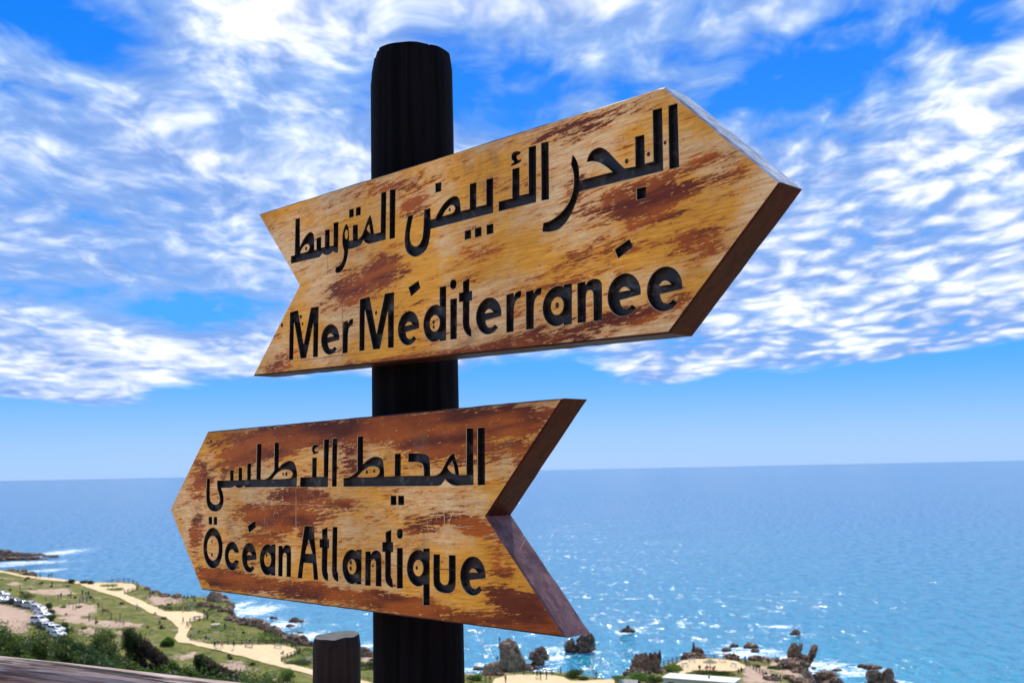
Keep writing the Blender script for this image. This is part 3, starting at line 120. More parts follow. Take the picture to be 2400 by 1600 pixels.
LOWER_LETTERS=[[[(0.3334,0.0729),(0.3524,0.0727),(0.3505,-0.0253),(0.3311,-0.0257)]],[[(0.3054,0.0731),(0.3237,0.0728),(0.3222,-0.0251),(0.2756,-0.0263),(0.2723,-0.0257),(0.2689,-0.025),(0.2656,-0.0241),(0.2623,-0.0229),(0.2589,-0.0213),(0.2555,-0.0194),(0.2522,-0.0173),(0.2488,-0.015),(0.2467,-0.0173),(0.2445,-0.0195),(0.2423,-0.0215),(0.24,-0.0232),(0.2375,-0.0244),(0.235,-0.0253),(0.2325,-0.0259),(0.2299,-0.0264),(-0.0482,-0.0269),(-0.0491,-0.0091),(-0.0351,-0.0086),(-0.0314,-0.0078),(-0.0276,-0.0068),(-0.0238,-0.0057),(-0.02,-0.0042),(-0.016,-0.0025),(-0.012,-0.0005),(-0.0079,0.0017),(-0.0038,0.004),(-0.0026,0.0696),(0.0157,0.0702),(0.0155,0.0172),(0.0191,0.0193),(0.0227,0.0214),(0.0265,0.0233),(0.0304,0.025),(0.0346,0.0266),(0.039,0.028),(0.0434,0.0292),(0.0478,0.0299),(0.0522,0.0301),(0.0567,0.0299),(0.0611,0.0293),(0.0649,0.0283),(0.0683,0.0273),(0.0714,0.0261),(0.074,0.024),(0.0762,0.0205),(0.0776,0.0151),(0.0786,0.0084),(0.0792,0.0006),(0.0796,-0.0076),(0.1087,-0.007),(0.1097,0.0341),(0.1288,0.0341),(0.1278,-0.0067),(0.1912,-0.007),(0.1915,-0.0042),(0.1917,-0.0014),(0.1916,0.0013),(0.1913,0.0039),(0.1908,0.0065),(0.19,0.0091),(0.1888,0.0114),(0.187,0.0133),(0.1847,0.0145),(0.1819,0.0154),(0.1784,0.0159),(0.174,0.0164),(0.1686,0.0167),(0.1623,0.0169),(0.1553,0.0169),(0.148,0.0169),(0.1483,0.034),(0.1559,0.0339),(0.1633,0.0338),(0.1704,0.0336),(0.1769,0.0333),(0.1829,0.0329),(0.1884,0.0325),(0.1934,0.0319),(0.1977,0.0307),(0.2013,0.0295),(0.2042,0.0281),(0.2066,0.0259),(0.2084,0.0221),(0.2095,0.0165),(0.21,0.0094),(0.2101,0.0013),(0.2099,-0.0072),(0.2139,-0.0073),(0.2178,-0.0073),(0.2216,-0.0071),(0.2252,-0.0065),(0.2286,-0.0056),(0.2318,-0.0044),(0.2349,-0.0029),(0.2379,-0.0009),(0.2406,0.0017),(0.2431,0.0048),(0.2456,0.0082),(0.2481,0.0114),(0.2505,0.0145),(0.253,0.0177),(0.2555,0.0207),(0.2582,0.0235),(0.2612,0.026),(0.2644,0.0282),(0.2678,0.0303),(0.2712,0.0322),(0.2729,0.0295),(0.2746,0.0267),(0.2762,0.0238),(0.2778,0.0206),(0.2794,0.0171),(0.2809,0.0133),(0.2823,0.0095),(0.2836,0.0059),(0.2845,0.0025),(0.2852,-0.0006),(0.2857,-0.0037),(0.2862,-0.0067),(0.3037,-0.0066)],[(-0.0024,-0.0077),(0.0011,-0.0051),(0.0047,-0.0027),(0.0085,-0.0003),(0.0127,0.002),(0.0175,0.0044),(0.0227,0.0067),(0.028,0.0087),(0.0332,0.0101),(0.0385,0.0109),(0.0439,0.0111),(0.049,0.0109),(0.0534,0.0103),(0.0569,0.0094),(0.0599,0.0081),(0.0621,0.0066),(0.0636,0.0049),(0.0642,0.003),(0.0641,0.0009),(0.0632,-0.0012),(0.0615,-0.003),(0.0597,-0.0045),(0.0575,-0.0059),(0.0538,-0.007),(0.0475,-0.0078),(0.0381,-0.0082),(0.0261,-0.0082),(0.0124,-0.008)],[(0.2566,0.0055),(0.2569,0.0074),(0.2583,0.0094),(0.2601,0.0113),(0.2617,0.0128),(0.2631,0.0138),(0.2645,0.0146),(0.266,0.0152),(0.2674,0.0156),(0.2687,0.0133),(0.27,0.011),(0.2711,0.0086),(0.2721,0.006),(0.273,0.0033),(0.2737,0.0005),(0.2743,-0.0024),(0.2748,-0.0054),(0.2723,-0.0048),(0.2699,-0.0041),(0.2674,-0.0032),(0.2651,-0.002),(0.2626,-0.0005),(0.26,0.0015),(0.2578,0.0035)]],[[(0.0965,-0.0428),(0.1149,-0.0427),(0.1147,-0.0609),(0.0969,-0.0611)]],[[(0.1187,-0.0427),(0.1368,-0.0427),(0.1372,-0.0607),(0.1185,-0.0609)]],[[(-0.0849,0.0691),(-0.0671,0.0689),(-0.0693,-0.0268),(-0.0865,-0.0267)]],[[(-0.1129,0.0686),(-0.0944,0.0687),(-0.0981,-0.0272),(-0.197,-0.027),(-0.1954,-0.0065),(-0.1539,-0.0059),(-0.1534,0.0325),(-0.1361,0.0327),(-0.1366,-0.0061),(-0.114,-0.0058)]],[[(-0.1573,0.037),(-0.1548,0.0378),(-0.1525,0.0387),(-0.1507,0.0396),(-0.1498,0.0406),(-0.1502,0.0415),(-0.1515,0.0424),(-0.1531,0.0434),(-0.1541,0.0449),(-0.1544,0.047),(-0.1543,0.0496),(-0.1539,0.0523),(-0.1531,0.0544),(-0.1519,0.0559),(-0.1503,0.057),(-0.1483,0.0578),(-0.1459,0.0583),(-0.143,0.0586),(-0.1397,0.0585),(-0.136,0.0583),(-0.1322,0.0579),(-0.1322,0.0562),(-0.1323,0.0547),(-0.1327,0.0533),(-0.1335,0.0523),(-0.135,0.0517),(-0.1371,0.0516),(-0.1393,0.0515),(-0.141,0.0512),(-0.1423,0.0504),(-0.1434,0.0495),(-0.1441,0.0484),(-0.1443,0.0475),(-0.1437,0.0465),(-0.1425,0.0455),(-0.141,0.0446),(-0.1393,0.0441),(-0.1375,0.044),(-0.1354,0.0443),(-0.1332,0.0447),(-0.1309,0.0452),(-0.1306,0.0439),(-0.1305,0.0426),(-0.131,0.0415),(-0.1322,0.0405),(-0.1344,0.0398),(-0.1375,0.0394),(-0.1409,0.039),(-0.1442,0.0386),(-0.1474,0.0381),(-0.1507,0.0377),(-0.154,0.0374)]],[[(-0.2911,0.0673),(-0.2732,0.0678),(-0.2734,0.0145),(-0.2697,0.0168),(-0.2659,0.0191),(-0.2619,0.0212),(-0.2576,0.023),(-0.2526,0.0247),(-0.2472,0.0262),(-0.2418,0.0273),(-0.2367,0.0279),(-0.232,0.028),(-0.2274,0.0276),(-0.2232,0.0267),(-0.2194,0.0253),(-0.2162,0.023),(-0.2134,0.0202),(-0.2111,0.0169),(-0.2091,0.0135),(-0.2076,0.0101),(-0.2066,0.0066),(-0.206,0.0026),(-0.2056,-0.002),(-0.2056,-0.0074),(-0.2059,-0.0136),(-0.2064,-0.0201),(-0.2071,-0.0269),(-0.4035,-0.027),(-0.4081,-0.0233),(-0.4105,-0.0245),(-0.413,-0.0257),(-0.4158,-0.0266),(-0.4188,-0.0274),(-0.4224,-0.0279),(-0.4264,-0.0282),(-0.4305,-0.0283),(-0.4344,-0.028),(-0.4379,-0.0272),(-0.4414,-0.0261),(-0.4448,-0.0247),(-0.4482,-0.0232),(-0.4505,-0.0244),(-0.4528,-0.0256),(-0.4553,-0.0265),(-0.4579,-0.0273),(-0.4607,-0.0277),(-0.4637,-0.0279),(-0.4667,-0.0279),(-0.4698,-0.0279),(-0.504,-0.0282),(-0.5016,-0.0314),(-0.4993,-0.0345),(-0.4972,-0.0377),(-0.4956,-0.0408),(-0.4943,-0.0439),(-0.4932,-0.0469),(-0.4926,-0.05),(-0.4925,-0.0533),(-0.4928,-0.057),(-0.4936,-0.0608),(-0.495,-0.0646),(-0.497,-0.068),(-0.4996,-0.0709),(-0.5029,-0.0734),(-0.5067,-0.0757),(-0.5109,-0.0775),(-0.5155,-0.079),(-0.5207,-0.0801),(-0.526,-0.0807),(-0.5313,-0.0809),(-0.5366,-0.0807),(-0.5421,-0.0799),(-0.5473,-0.0787),(-0.5521,-0.077),(-0.5564,-0.0746),(-0.5603,-0.0716),(-0.5636,-0.0682),(-0.5663,-0.0644),(-0.568,-0.0605),(-0.5689,-0.0565),(-0.5694,-0.0516),(-0.5697,-0.0452),(-0.5699,-0.037),(-0.5697,-0.0273),(-0.5692,-0.0167),(-0.5687,-0.0056),(-0.5528,-0.0057),(-0.5531,-0.0172),(-0.5533,-0.0279),(-0.5533,-0.0375),(-0.553,-0.0451),(-0.5524,-0.0503),(-0.5516,-0.0536),(-0.5504,-0.0558),(-0.5484,-0.0579),(-0.5455,-0.06),(-0.5419,-0.0618),(-0.5378,-0.0632),(-0.5338,-0.0641),(-0.5296,-0.0645),(-0.5251,-0.0644),(-0.5209,-0.0638),(-0.5174,-0.0629),(-0.5147,-0.0616),(-0.5126,-0.0599),(-0.511,-0.0579),(-0.5102,-0.0555),(-0.5103,-0.0528),(-0.5111,-0.0497),(-0.5124,-0.0463),(-0.5138,-0.0429),(-0.5156,-0.0395),(-0.5178,-0.0359),(-0.52,-0.0321),(-0.5215,-0.0282),(-0.5224,-0.0241),(-0.5228,-0.0198),(-0.5229,-0.0153),(-0.5228,-0.0109),(-0.4678,-0.0106),(-0.4691,0.0117),(-0.4517,0.0121),(-0.4516,-0.0101),(-0.4328,-0.0103),(-0.4333,0.017),(-0.4166,0.0171),(-0.4161,-0.01),(-0.3973,-0.0097),(-0.3979,0.0256),(-0.3804,0.0257),(-0.381,-0.0092),(-0.3603,-0.009),(-0.3589,0.0669),(-0.3399,0.0669),(-0.3418,-0.0089),(-0.3377,-0.0094),(-0.3336,-0.0096),(-0.3295,-0.0096),(-0.3252,-0.0091),(-0.3208,-0.0081),(-0.3161,-0.0067),(-0.3115,-0.005),(-0.3071,-0.0029),(-0.303,-0.0004),(-0.2989,0.0025),(-0.295,0.0056),(-0.2911,0.0088)],[(-0.297,-0.0095),(-0.2936,-0.0067),(-0.2901,-0.0041),(-0.2863,-0.0015),(-0.2821,0.0008),(-0.2773,0.003),(-0.2721,0.005),(-0.2666,0.0068),(-0.2609,0.008),(-0.2548,0.0087),(-0.2481,0.009),(-0.2418,0.0089),(-0.2365,0.0085),(-0.2323,0.0075),(-0.2289,0.0062),(-0.2262,0.0046),(-0.2244,0.0031),(-0.2235,0.0014),(-0.2234,-0.0004),(-0.224,-0.0021),(-0.2254,-0.0037),(-0.2267,-0.0051),(-0.2282,-0.0064),(-0.2315,-0.0076),(-0.2381,-0.0084),(-0.2489,-0.009),(-0.263,-0.0093),(-0.2793,-0.0095)]],[[(-0.558,-0.0919),(-0.5405,-0.092),(-0.5408,-0.1101),(-0.5575,-0.1099)]],[[(-0.5359,-0.0919),(-0.5195,-0.0917),(-0.5191,-0.1101),(-0.5355,-0.1104)]],[[(-0.3936,-0.1089),(-0.3626,-0.0962),(-0.3587,-0.1117),(-0.3884,-0.1249)]],[[(-0.4939,-0.1609),(-0.4943,-0.168),(-0.4956,-0.1749),(-0.498,-0.1816),(-0.5013,-0.1877),(-0.5055,-0.1932),(-0.5104,-0.1979),(-0.516,-0.2018),(-0.5221,-0.2046),(-0.5285,-0.2064),(-0.5352,-0.2072),(-0.5419,-0.2068),(-0.5485,-0.2053),(-0.5549,-0.2027),(-0.5608,-0.1991),(-0.5661,-0.1946),(-0.5707,-0.1892),(-0.5745,-0.1831),(-0.5773,-0.1765),(-0.5792,-0.1696),(-0.5799,-0.1624),(-0.5796,-0.1552),(-0.5782,-0.1481),(-0.5757,-0.1414),(-0.5723,-0.1352),(-0.568,-0.1296),(-0.5629,-0.1249),(-0.5571,-0.121),(-0.5509,-0.1182),(-0.5443,-0.1165),(-0.5376,-0.1159),(-0.5308,-0.1164),(-0.5243,-0.118),(-0.518,-0.1207),(-0.5122,-0.1244),(-0.507,-0.129),(-0.5026,-0.1343),(-0.499,-0.1404),(-0.4963,-0.1469),(-0.4946,-0.1538)],[(-0.5125,-0.1617),(-0.5129,-0.1673),(-0.5143,-0.1726),(-0.5168,-0.1775),(-0.5201,-0.1818),(-0.5242,-0.1851),(-0.5289,-0.1875),(-0.5339,-0.1888),(-0.5391,-0.1889),(-0.5443,-0.1879),(-0.5491,-0.1857),(-0.5535,-0.1824),(-0.5571,-0.1783),(-0.5599,-0.1735),(-0.5616,-0.1681),(-0.5624,-0.1625),(-0.562,-0.1569),(-0.5605,-0.1515),(-0.558,-0.1465),(-0.5546,-0.1423),(-0.5504,-0.1389),(-0.5456,-0.1365),(-0.5406,-0.1353),(-0.5353,-0.1352),(-0.5302,-0.1364),(-0.5254,-0.1386),(-0.5211,-0.1418),(-0.5176,-0.146),(-0.5149,-0.1508),(-0.5131,-0.1561)]],[[(-0.4255,-0.1683),(-0.427,-0.1638),(-0.4292,-0.1595),(-0.432,-0.1556),(-0.4353,-0.1522),(-0.4391,-0.1493),(-0.4433,-0.147),(-0.4477,-0.1454),(-0.4524,-0.1445),(-0.4571,-0.1443),(-0.4618,-0.1449),(-0.4663,-0.1462),(-0.4706,-0.1482),(-0.4745,-0.1508),(-0.478,-0.1541),(-0.481,-0.1578),(-0.4833,-0.162),(-0.4851,-0.1665),(-0.4861,-0.1713),(-0.4864,-0.1761),(-0.4859,-0.181),(-0.4848,-0.1857),(-0.4829,-0.1902),(-0.4804,-0.1944),(-0.4774,-0.1982),(-0.4738,-0.2014),(-0.4698,-0.204),(-0.4655,-0.206),(-0.4609,-0.2073),(-0.4562,-0.2079),(-0.4516,-0.2078),(-0.447,-0.2069),(-0.4426,-0.2053),(-0.4385,-0.2031),(-0.4347,-0.2002),(-0.4315,-0.1968),(-0.4288,-0.1929),(-0.4267,-0.1887),(-0.4253,-0.1842),(-0.4438,-0.1834),(-0.4474,-0.1879),(-0.4548,-0.1905),(-0.4623,-0.1883),(-0.4674,-0.1827),(-0.4691,-0.1763),(-0.4677,-0.1699),(-0.4628,-0.1641),(-0.4554,-0.1622),(-0.4479,-0.165),(-0.4441,-0.1691)]],[[(-0.3557,-0.1798),(-0.3559,-0.1796),(-0.3558,-0.1751),(-0.3563,-0.1707),(-0.3574,-0.1663),(-0.359,-0.1622),(-0.3612,-0.1583),(-0.3638,-0.1548),(-0.3669,-0.1517),(-0.3704,-0.1491),(-0.3741,-0.147),(-0.3781,-0.1456),(-0.3822,-0.1447),(-0.3864,-0.1445),(-0.3906,-0.1449),(-0.3947,-0.1459),(-0.3986,-0.1476),(-0.4022,-0.1498),(-0.4055,-0.1526),(-0.4084,-0.1558),(-0.4109,-0.1595),(-0.4128,-0.1635),(-0.4142,-0.1678),(-0.415,-0.1722),(-0.4152,-0.1768),(-0.4148,-0.1813),(-0.4138,-0.1857),(-0.4122,-0.1899),(-0.4101,-0.1939),(-0.4075,-0.1975),(-0.4044,-0.2007),(-0.401,-0.2033),(-0.3972,-0.2055),(-0.3933,-0.207),(-0.3891,-0.208),(-0.385,-0.2083),(-0.3808,-0.208),(-0.3767,-0.207),(-0.3728,-0.2055),(-0.3692,-0.2034),(-0.3659,-0.2007),(-0.3629,-0.1976),(-0.3719,-0.1913),(-0.3754,-0.1948),(-0.3807,-0.1965),(-0.3867,-0.1949),(-0.3903,-0.1905),(-0.3922,-0.1838)],[(-0.3937,-0.1707),(-0.3926,-0.1695),(-0.3916,-0.1684),(-0.3906,-0.1674),(-0.3896,-0.1665),(-0.3885,-0.166),(-0.3875,-0.1656),(-0.3865,-0.1653),(-0.3854,-0.1653),(-0.3843,-0.1653),(-0.3831,-0.1656),(-0.3818,-0.166),(-0.3806,-0.1665),(-0.3794,-0.1673),(-0.3782,-0.1682),(-0.377,-0.1692),(-0.3758,-0.1703)]],[[(-0.3013,-0.1447),(-0.2829,-0.1443),(-0.2832,-0.2096),(-0.3012,-0.2101),(-0.301,-0.2073),(-0.3048,-0.2089),(-0.3087,-0.2099),(-0.3127,-0.2104),(-0.3168,-0.2103),(-0.3208,-0.2097),(-0.3247,-0.2084),(-0.3284,-0.2067),(-0.3318,-0.2044),(-0.335,-0.2016),(-0.3378,-0.1985),(-0.3402,-0.1949),(-0.3421,-0.191),(-0.3435,-0.1869),(-0.3444,-0.1826),(-0.3447,-0.1783),(-0.3445,-0.1739),(-0.3437,-0.1696),(-0.3424,-0.1654),(-0.3406,-0.1614),(-0.3383,-0.1578),(-0.3356,-0.1545),(-0.3324,-0.1516),(-0.329,-0.1492),(-0.3252,-0.1473),(-0.3213,-0.1459),(-0.3172,-0.1451),(-0.3131,-0.1448),(-0.309,-0.1452),(-0.305,-0.1461),(-0.3011,-0.1476)],[(-0.301,-0.1775),(-0.3016,-0.1817),(-0.3033,-0.1856),(-0.3061,-0.1887),(-0.3096,-0.1907),(-0.3135,-0.1915),(-0.3174,-0.1909),(-0.3209,-0.189),(-0.3238,-0.186),(-0.3256,-0.1822),(-0.3263,-0.1779),(-0.3257,-0.1736),(-0.3239,-0.1698),(-0.3211,-0.1667),(-0.3176,-0.1646),(-0.3136,-0.1639),(-0.3097,-0.1645),(-0.3062,-0.1664),(-0.3034,-0.1694),(-0.3016,-0.1732)]],[[(-0.2734,-0.147),(-0.2574,-0.1461),(-0.2565,-0.1513),(-0.2555,-0.1501),(-0.2544,-0.1488),(-0.2532,-0.1477),(-0.2517,-0.1467),(-0.2499,-0.1458),(-0.2479,-0.145),(-0.2457,-0.1443),(-0.2435,-0.144),(-0.2412,-0.1439),(-0.2387,-0.1441),(-0.2362,-0.1445),(-0.2341,-0.1451),(-0.2322,-0.1459),(-0.2306,-0.1469),(-0.2291,-0.1481),(-0.228,-0.1496),(-0.2271,-0.1506),(-0.2264,-0.1513),(-0.226,-0.1534),(-0.2257,-0.1587),(-0.2255,-0.168),(-0.2256,-0.1802),(-0.2258,-0.1944),(-0.226,-0.2095),(-0.2436,-0.2098),(-0.2434,-0.1977),(-0.2432,-0.1864),(-0.2431,-0.1767),(-0.2433,-0.1694),(-0.2436,-0.1653),(-0.2442,-0.1637),(-0.2448,-0.1634),(-0.2456,-0.1629),(-0.2465,-0.1621),(-0.2476,-0.1616),(-0.2488,-0.1614),(-0.2499,-0.1614),(-0.251,-0.1616),(-0.2522,-0.162),(-0.2533,-0.1627),(-0.2542,-0.1637),(-0.2549,-0.1651),(-0.2554,-0.1669),(-0.2559,-0.1688),(-0.2562,-0.1709),(-0.2566,-0.21),(-0.274,-0.2102)]],[[(-0.18,-0.1041),(-0.1468,-0.1038),(-0.1304,-0.2101),(-0.1474,-0.2101),(-0.1508,-0.1784),(-0.1807,-0.1785),(-0.1865,-0.2102),(-0.2041,-0.2102)],[(-0.1646,-0.1328),(-0.1756,-0.1589),(-0.152,-0.1588)]],[[(-0.1195,-0.1103),(-0.0999,-0.1043),(-0.0989,-0.1281),(-0.0936,-0.1281),(-0.0942,-0.1464),(-0.0989,-0.147),(-0.1004,-0.1844),(-0.1004,-0.1864),(-0.1003,-0.1884),(-0.1001,-0.1901),(-0.0998,-0.1917),(-0.0993,-0.1929),(-0.0987,-0.1939),(-0.098,-0.1948),(-0.0973,-0.1955),(-0.0979,-0.2101),(-0.1013,-0.2096),(-0.1046,-0.209),(-0.1077,-0.2081),(-0.1105,-0.2068),(-0.1128,-0.2051),(-0.1149,-0.203),(-0.1166,-0.2007),(-0.1181,-0.1981),(-0.1191,-0.1952),(-0.1197,-0.1921),(-0.1201,-0.1888),(-0.1203,-0.1854),(-0.1195,-0.1468),(-0.1281,-0.1462),(-0.1275,-0.1286),(-0.1189,-0.1283)]],[[(-0.0839,-0.1039),(-0.0669,-0.1035),(-0.0684,-0.1829),(-0.0684,-0.1846),(-0.0682,-0.1862),(-0.068,-0.1877),(-0.0675,-0.1891),(-0.0669,-0.1903),(-0.0661,-0.1913),(-0.0651,-0.1922),(-0.0642,-0.1931),(-0.0639,-0.2096),(-0.067,-0.2092),(-0.0701,-0.2087),(-0.0729,-0.208),(-0.0755,-0.207),(-0.0779,-0.2057),(-0.0799,-0.2041),(-0.0817,-0.2021),(-0.0833,-0.1999),(-0.0844,-0.1972),(-0.0852,-0.1941),(-0.0859,-0.1908),(-0.0864,-0.1874)]],[[(-0.0084,-0.145),(0.0101,-0.1444),(0.0089,-0.2103),(-0.0093,-0.2108),(-0.009,-0.208),(-0.0129,-0.2096),(-0.0168,-0.2107),(-0.0209,-0.2112),(-0.025,-0.2111),(-0.029,-0.2104),(-0.0329,-0.2092),(-0.0366,-0.2075),(-0.04,-0.2052),(-0.0432,-0.2024),(-0.0459,-0.1992),(-0.0483,-0.1956),(-0.0501,-0.1918),(-0.0515,-0.1876),(-0.0523,-0.1833),(-0.0526,-0.1789),(-0.0523,-0.1745),(-0.0514,-0.1702),(-0.0501,-0.166),(-0.0482,-0.162),(-0.0458,-0.1583),(-0.043,-0.155),(-0.0398,-0.1521),(-0.0363,-0.1496),(-0.0325,-0.1477),(-0.0285,-0.1463),(-0.0244,-0.1454),(-0.0202,-0.1452),(-0.0161,-0.1455),(-0.0121,-0.1464),(-0.0082,-0.1478)],[(-0.0085,-0.1779),(-0.0092,-0.1822),(-0.0111,-0.1861),(-0.0139,-0.1893),(-0.0174,-0.1913),(-0.0213,-0.1921),(-0.0253,-0.1915),(-0.0288,-0.1896),(-0.0316,-0.1866),(-0.0334,-0.1828),(-0.034,-0.1785),(-0.0333,-0.1742),(-0.0315,-0.1703),(-0.0286,-0.1672),(-0.025,-0.1651),(-0.0211,-0.1644),(-0.0171,-0.165),(-0.0136,-0.1669),(-0.0108,-0.1699),(-0.0091,-0.1737)]],[[(0.0202,-0.1472),(0.0369,-0.1462),(0.0378,-0.1515),(0.0389,-0.1502),(0.04,-0.1489),(0.0413,-0.1478),(0.0429,-0.1468),(0.0447,-0.1458),(0.0468,-0.145),(0.0491,-0.1443),(0.0514,-0.1439),(0.0538,-0.1438),(0.0565,-0.144),(0.059,-0.1444),(0.0613,-0.1451),(0.0632,-0.1458),(0.0649,-0.1468),(0.0664,-0.148),(0.0676,-0.1496),(0.0686,-0.1506),(0.0692,-0.1512),(0.0697,-0.1534),(0.07,-0.1588),(0.0701,-0.1683),(0.07,-0.1807),(0.0698,-0.1951),(0.0696,-0.2104),(0.051,-0.2108),(0.0513,-0.1985),(0.0515,-0.1871),(0.0516,-0.1772),(0.0515,-0.1698),(0.0512,-0.1656),(0.0506,-0.164),(0.0499,-0.1637),(0.0491,-0.1632),(0.0481,-0.1624),(0.047,-0.1619),(0.0458,-0.1616),(0.0446,-0.1616),(0.0435,-0.1618),(0.0422,-0.1623),(0.0411,-0.163),(0.0401,-0.1641),(0.0394,-0.1655),(0.0388,-0.1673),(0.0383,-0.1693),(0.0379,-0.1714),(0.0372,-0.211),(0.0187,-0.2114)]],[[(0.0814,-0.1099),(0.0995,-0.1042),(0.0992,-0.1272),(0.1047,-0.1274),(0.1045,-0.1467),(0.0982,-0.1469),(0.0973,-0.1866),(0.0975,-0.188),(0.0977,-0.1893),(0.0981,-0.1905),(0.0986,-0.1917),(0.0992,-0.1927),(0.1,-0.1936),(0.1009,-0.1944),(0.1018,-0.1952),(0.103,-0.2106),(0.1001,-0.2103),(0.0971,-0.2098),(0.0943,-0.2092),(0.0916,-0.2082),(0.0889,-0.2069),(0.0863,-0.2053),(0.0839,-0.2033),(0.082,-0.2011),(0.0807,-0.1986),(0.0799,-0.1957),(0.0794,-0.1925),(0.0791,-0.1893),(0.0797,-0.1469),(0.0711,-0.1468),(0.0715,-0.1281),(0.0813,-0.1278)]],[[(0.1139,-0.1371),(0.1322,-0.1368),(0.1313,-0.21),(0.1131,-0.2108)]],[[(0.1139,-0.1119),(0.1141,-0.11),(0.1146,-0.1081),(0.1154,-0.1064),(0.1164,-0.105),(0.1178,-0.104),(0.1195,-0.1033),(0.1214,-0.1029),(0.1232,-0.1026),(0.125,-0.1026),(0.1268,-0.1028),(0.1285,-0.1033),(0.1299,-0.1042),(0.131,-0.1056),(0.1318,-0.1074),(0.1323,-0.1094),(0.1325,-0.1114),(0.1324,-0.1134),(0.132,-0.1155),(0.1313,-0.1175),(0.1303,-0.1191),(0.1289,-0.1202),(0.1271,-0.121),(0.1251,-0.1215),(0.1233,-0.1217),(0.1214,-0.1216),(0.1195,-0.1212),(0.1177,-0.1205),(0.1162,-0.1195),(0.1152,-0.118),(0.1145,-0.116),(0.114,-0.1139)]],[[(0.1876,-0.1359),(0.2066,-0.1348),(0.205,-0.235),(0.1861,-0.2361),(0.1869,-0.2003),(0.1829,-0.202),(0.1788,-0.2031),(0.1745,-0.2037),(0.1703,-0.2037),(0.1661,-0.2031),(0.1621,-0.202),(0.1582,-0.2003),(0.1547,-0.1981),(0.1514,-0.1954),(0.1486,-0.1923),(0.1462,-0.1888),(0.1443,-0.185),(0.143,-0.1809),(0.1422,-0.1767),(0.1419,-0.1723),(0.1423,-0.168),(0.1432,-0.1636),(0.1446,-0.1595),(0.1466,-0.1555),(0.1491,-0.1518),(0.152,-0.1484),(0.1554,-0.1455),(0.159,-0.143),(0.1629,-0.141),(0.167,-0.1395),(0.1712,-0.1386),(0.1755,-0.1383),(0.1797,-0.1385),(0.1838,-0.1393),(0.1878,-0.1407)],[(0.1874,-0.1705),(0.1867,-0.1748),(0.1848,-0.1787),(0.1819,-0.1818),(0.1782,-0.1839),(0.1741,-0.1848),(0.1701,-0.1843),(0.1664,-0.1825),(0.1636,-0.1796),(0.1617,-0.1758),(0.1611,-0.1716),(0.1618,-0.1673),(0.1638,-0.1634),(0.1668,-0.1602),(0.1705,-0.1581),(0.1745,-0.1573),(0.1786,-0.1578),(0.1822,-0.1596),(0.1851,-0.1626),(0.1868,-0.1663)]],[[(0.2153,-0.1444),(0.2339,-0.1444),(0.2335,-0.1567),(0.2332,-0.1682),(0.2331,-0.1781),(0.2332,-0.1857),(0.2335,-0.19),(0.234,-0.1917),(0.2348,-0.1922),(0.236,-0.1929),(0.2377,-0.1941),(0.2398,-0.1951),(0.2421,-0.1958),(0.2442,-0.1961),(0.2463,-0.1959),(0.2484,-0.1954),(0.2504,-0.1945),(0.2519,-0.1933),(0.2531,-0.1917),(0.2539,-0.1898),(0.2545,-0.1876),(0.255,-0.1853),(0.2558,-0.1442),(0.2745,-0.1442),(0.2744,-0.1581),(0.2743,-0.1712),(0.274,-0.1826),(0.2735,-0.1916),(0.2728,-0.1971),(0.272,-0.2001),(0.2708,-0.2017),(0.2692,-0.2035),(0.2671,-0.2055),(0.2646,-0.2072),(0.2617,-0.2086),(0.2587,-0.2096),(0.2553,-0.2103),(0.2516,-0.2106),(0.2478,-0.2107),(0.244,-0.2106),(0.2402,-0.2105),(0.2363,-0.2102),(0.2326,-0.2097),(0.2292,-0.209),(0.2262,-0.208),(0.2235,-0.2067),(0.2211,-0.2051),(0.2191,-0.2032),(0.2174,-0.2018),(0.2161,-0.2006),(0.2151,-0.1981),(0.2145,-0.1927),(0.2142,-0.1837),(0.2144,-0.1721),(0.2148,-0.1587)]],[[(0.3481,-0.18),(0.348,-0.1798),(0.3482,-0.1752),(0.3479,-0.1706),(0.3469,-0.1661),(0.3453,-0.1618),(0.3432,-0.1579),(0.3405,-0.1543),(0.3373,-0.1512),(0.3337,-0.1486),(0.3298,-0.1465),(0.3256,-0.1451),(0.3211,-0.1443),(0.3166,-0.1442),(0.3121,-0.1447),(0.3076,-0.1459),(0.3033,-0.1477),(0.2993,-0.1501),(0.2956,-0.153),(0.2923,-0.1565),(0.2895,-0.1603),(0.2872,-0.1645),(0.2855,-0.169),(0.2845,-0.1736),(0.2841,-0.1783),(0.2843,-0.183),(0.2853,-0.1875),(0.2868,-0.1919),(0.2889,-0.1959),(0.2916,-0.1996),(0.2948,-0.2028),(0.2984,-0.2055),(0.3023,-0.2076),(0.3066,-0.2091),(0.311,-0.21),(0.3155,-0.2103),(0.32,-0.2098),(0.3244,-0.2088),(0.3287,-0.2071),(0.3327,-0.2048),(0.3364,-0.2019),(0.3396,-0.1986),(0.3302,-0.1924),(0.3263,-0.1961),(0.3206,-0.1979),(0.3142,-0.1965),(0.3104,-0.192),(0.3087,-0.1851)],[(0.3077,-0.1715),(0.3088,-0.1703),(0.31,-0.1691),(0.3111,-0.168),(0.3123,-0.1671),(0.3134,-0.1665),(0.3145,-0.166),(0.3156,-0.1658),(0.3168,-0.1657),(0.318,-0.1657),(0.3193,-0.1659),(0.3206,-0.1663),(0.3219,-0.1669),(0.3232,-0.1676),(0.3244,-0.1685),(0.3257,-0.1696),(0.3269,-0.1707)]]]
UPPER_OUT=[(-0.3609,0.5734),(-0.2009,0.3922),(-0.3776,0.2145),(0.7421,0.1924),(0.9363,0.378),(0.7505,0.5628)]
LOWER_OUT=[(-0.5677,0.1007),(-0.738,-0.078),(-0.5843,-0.2565),(0.5258,-0.26),(0.3525,-0.0768),(0.5332,0.1111)]
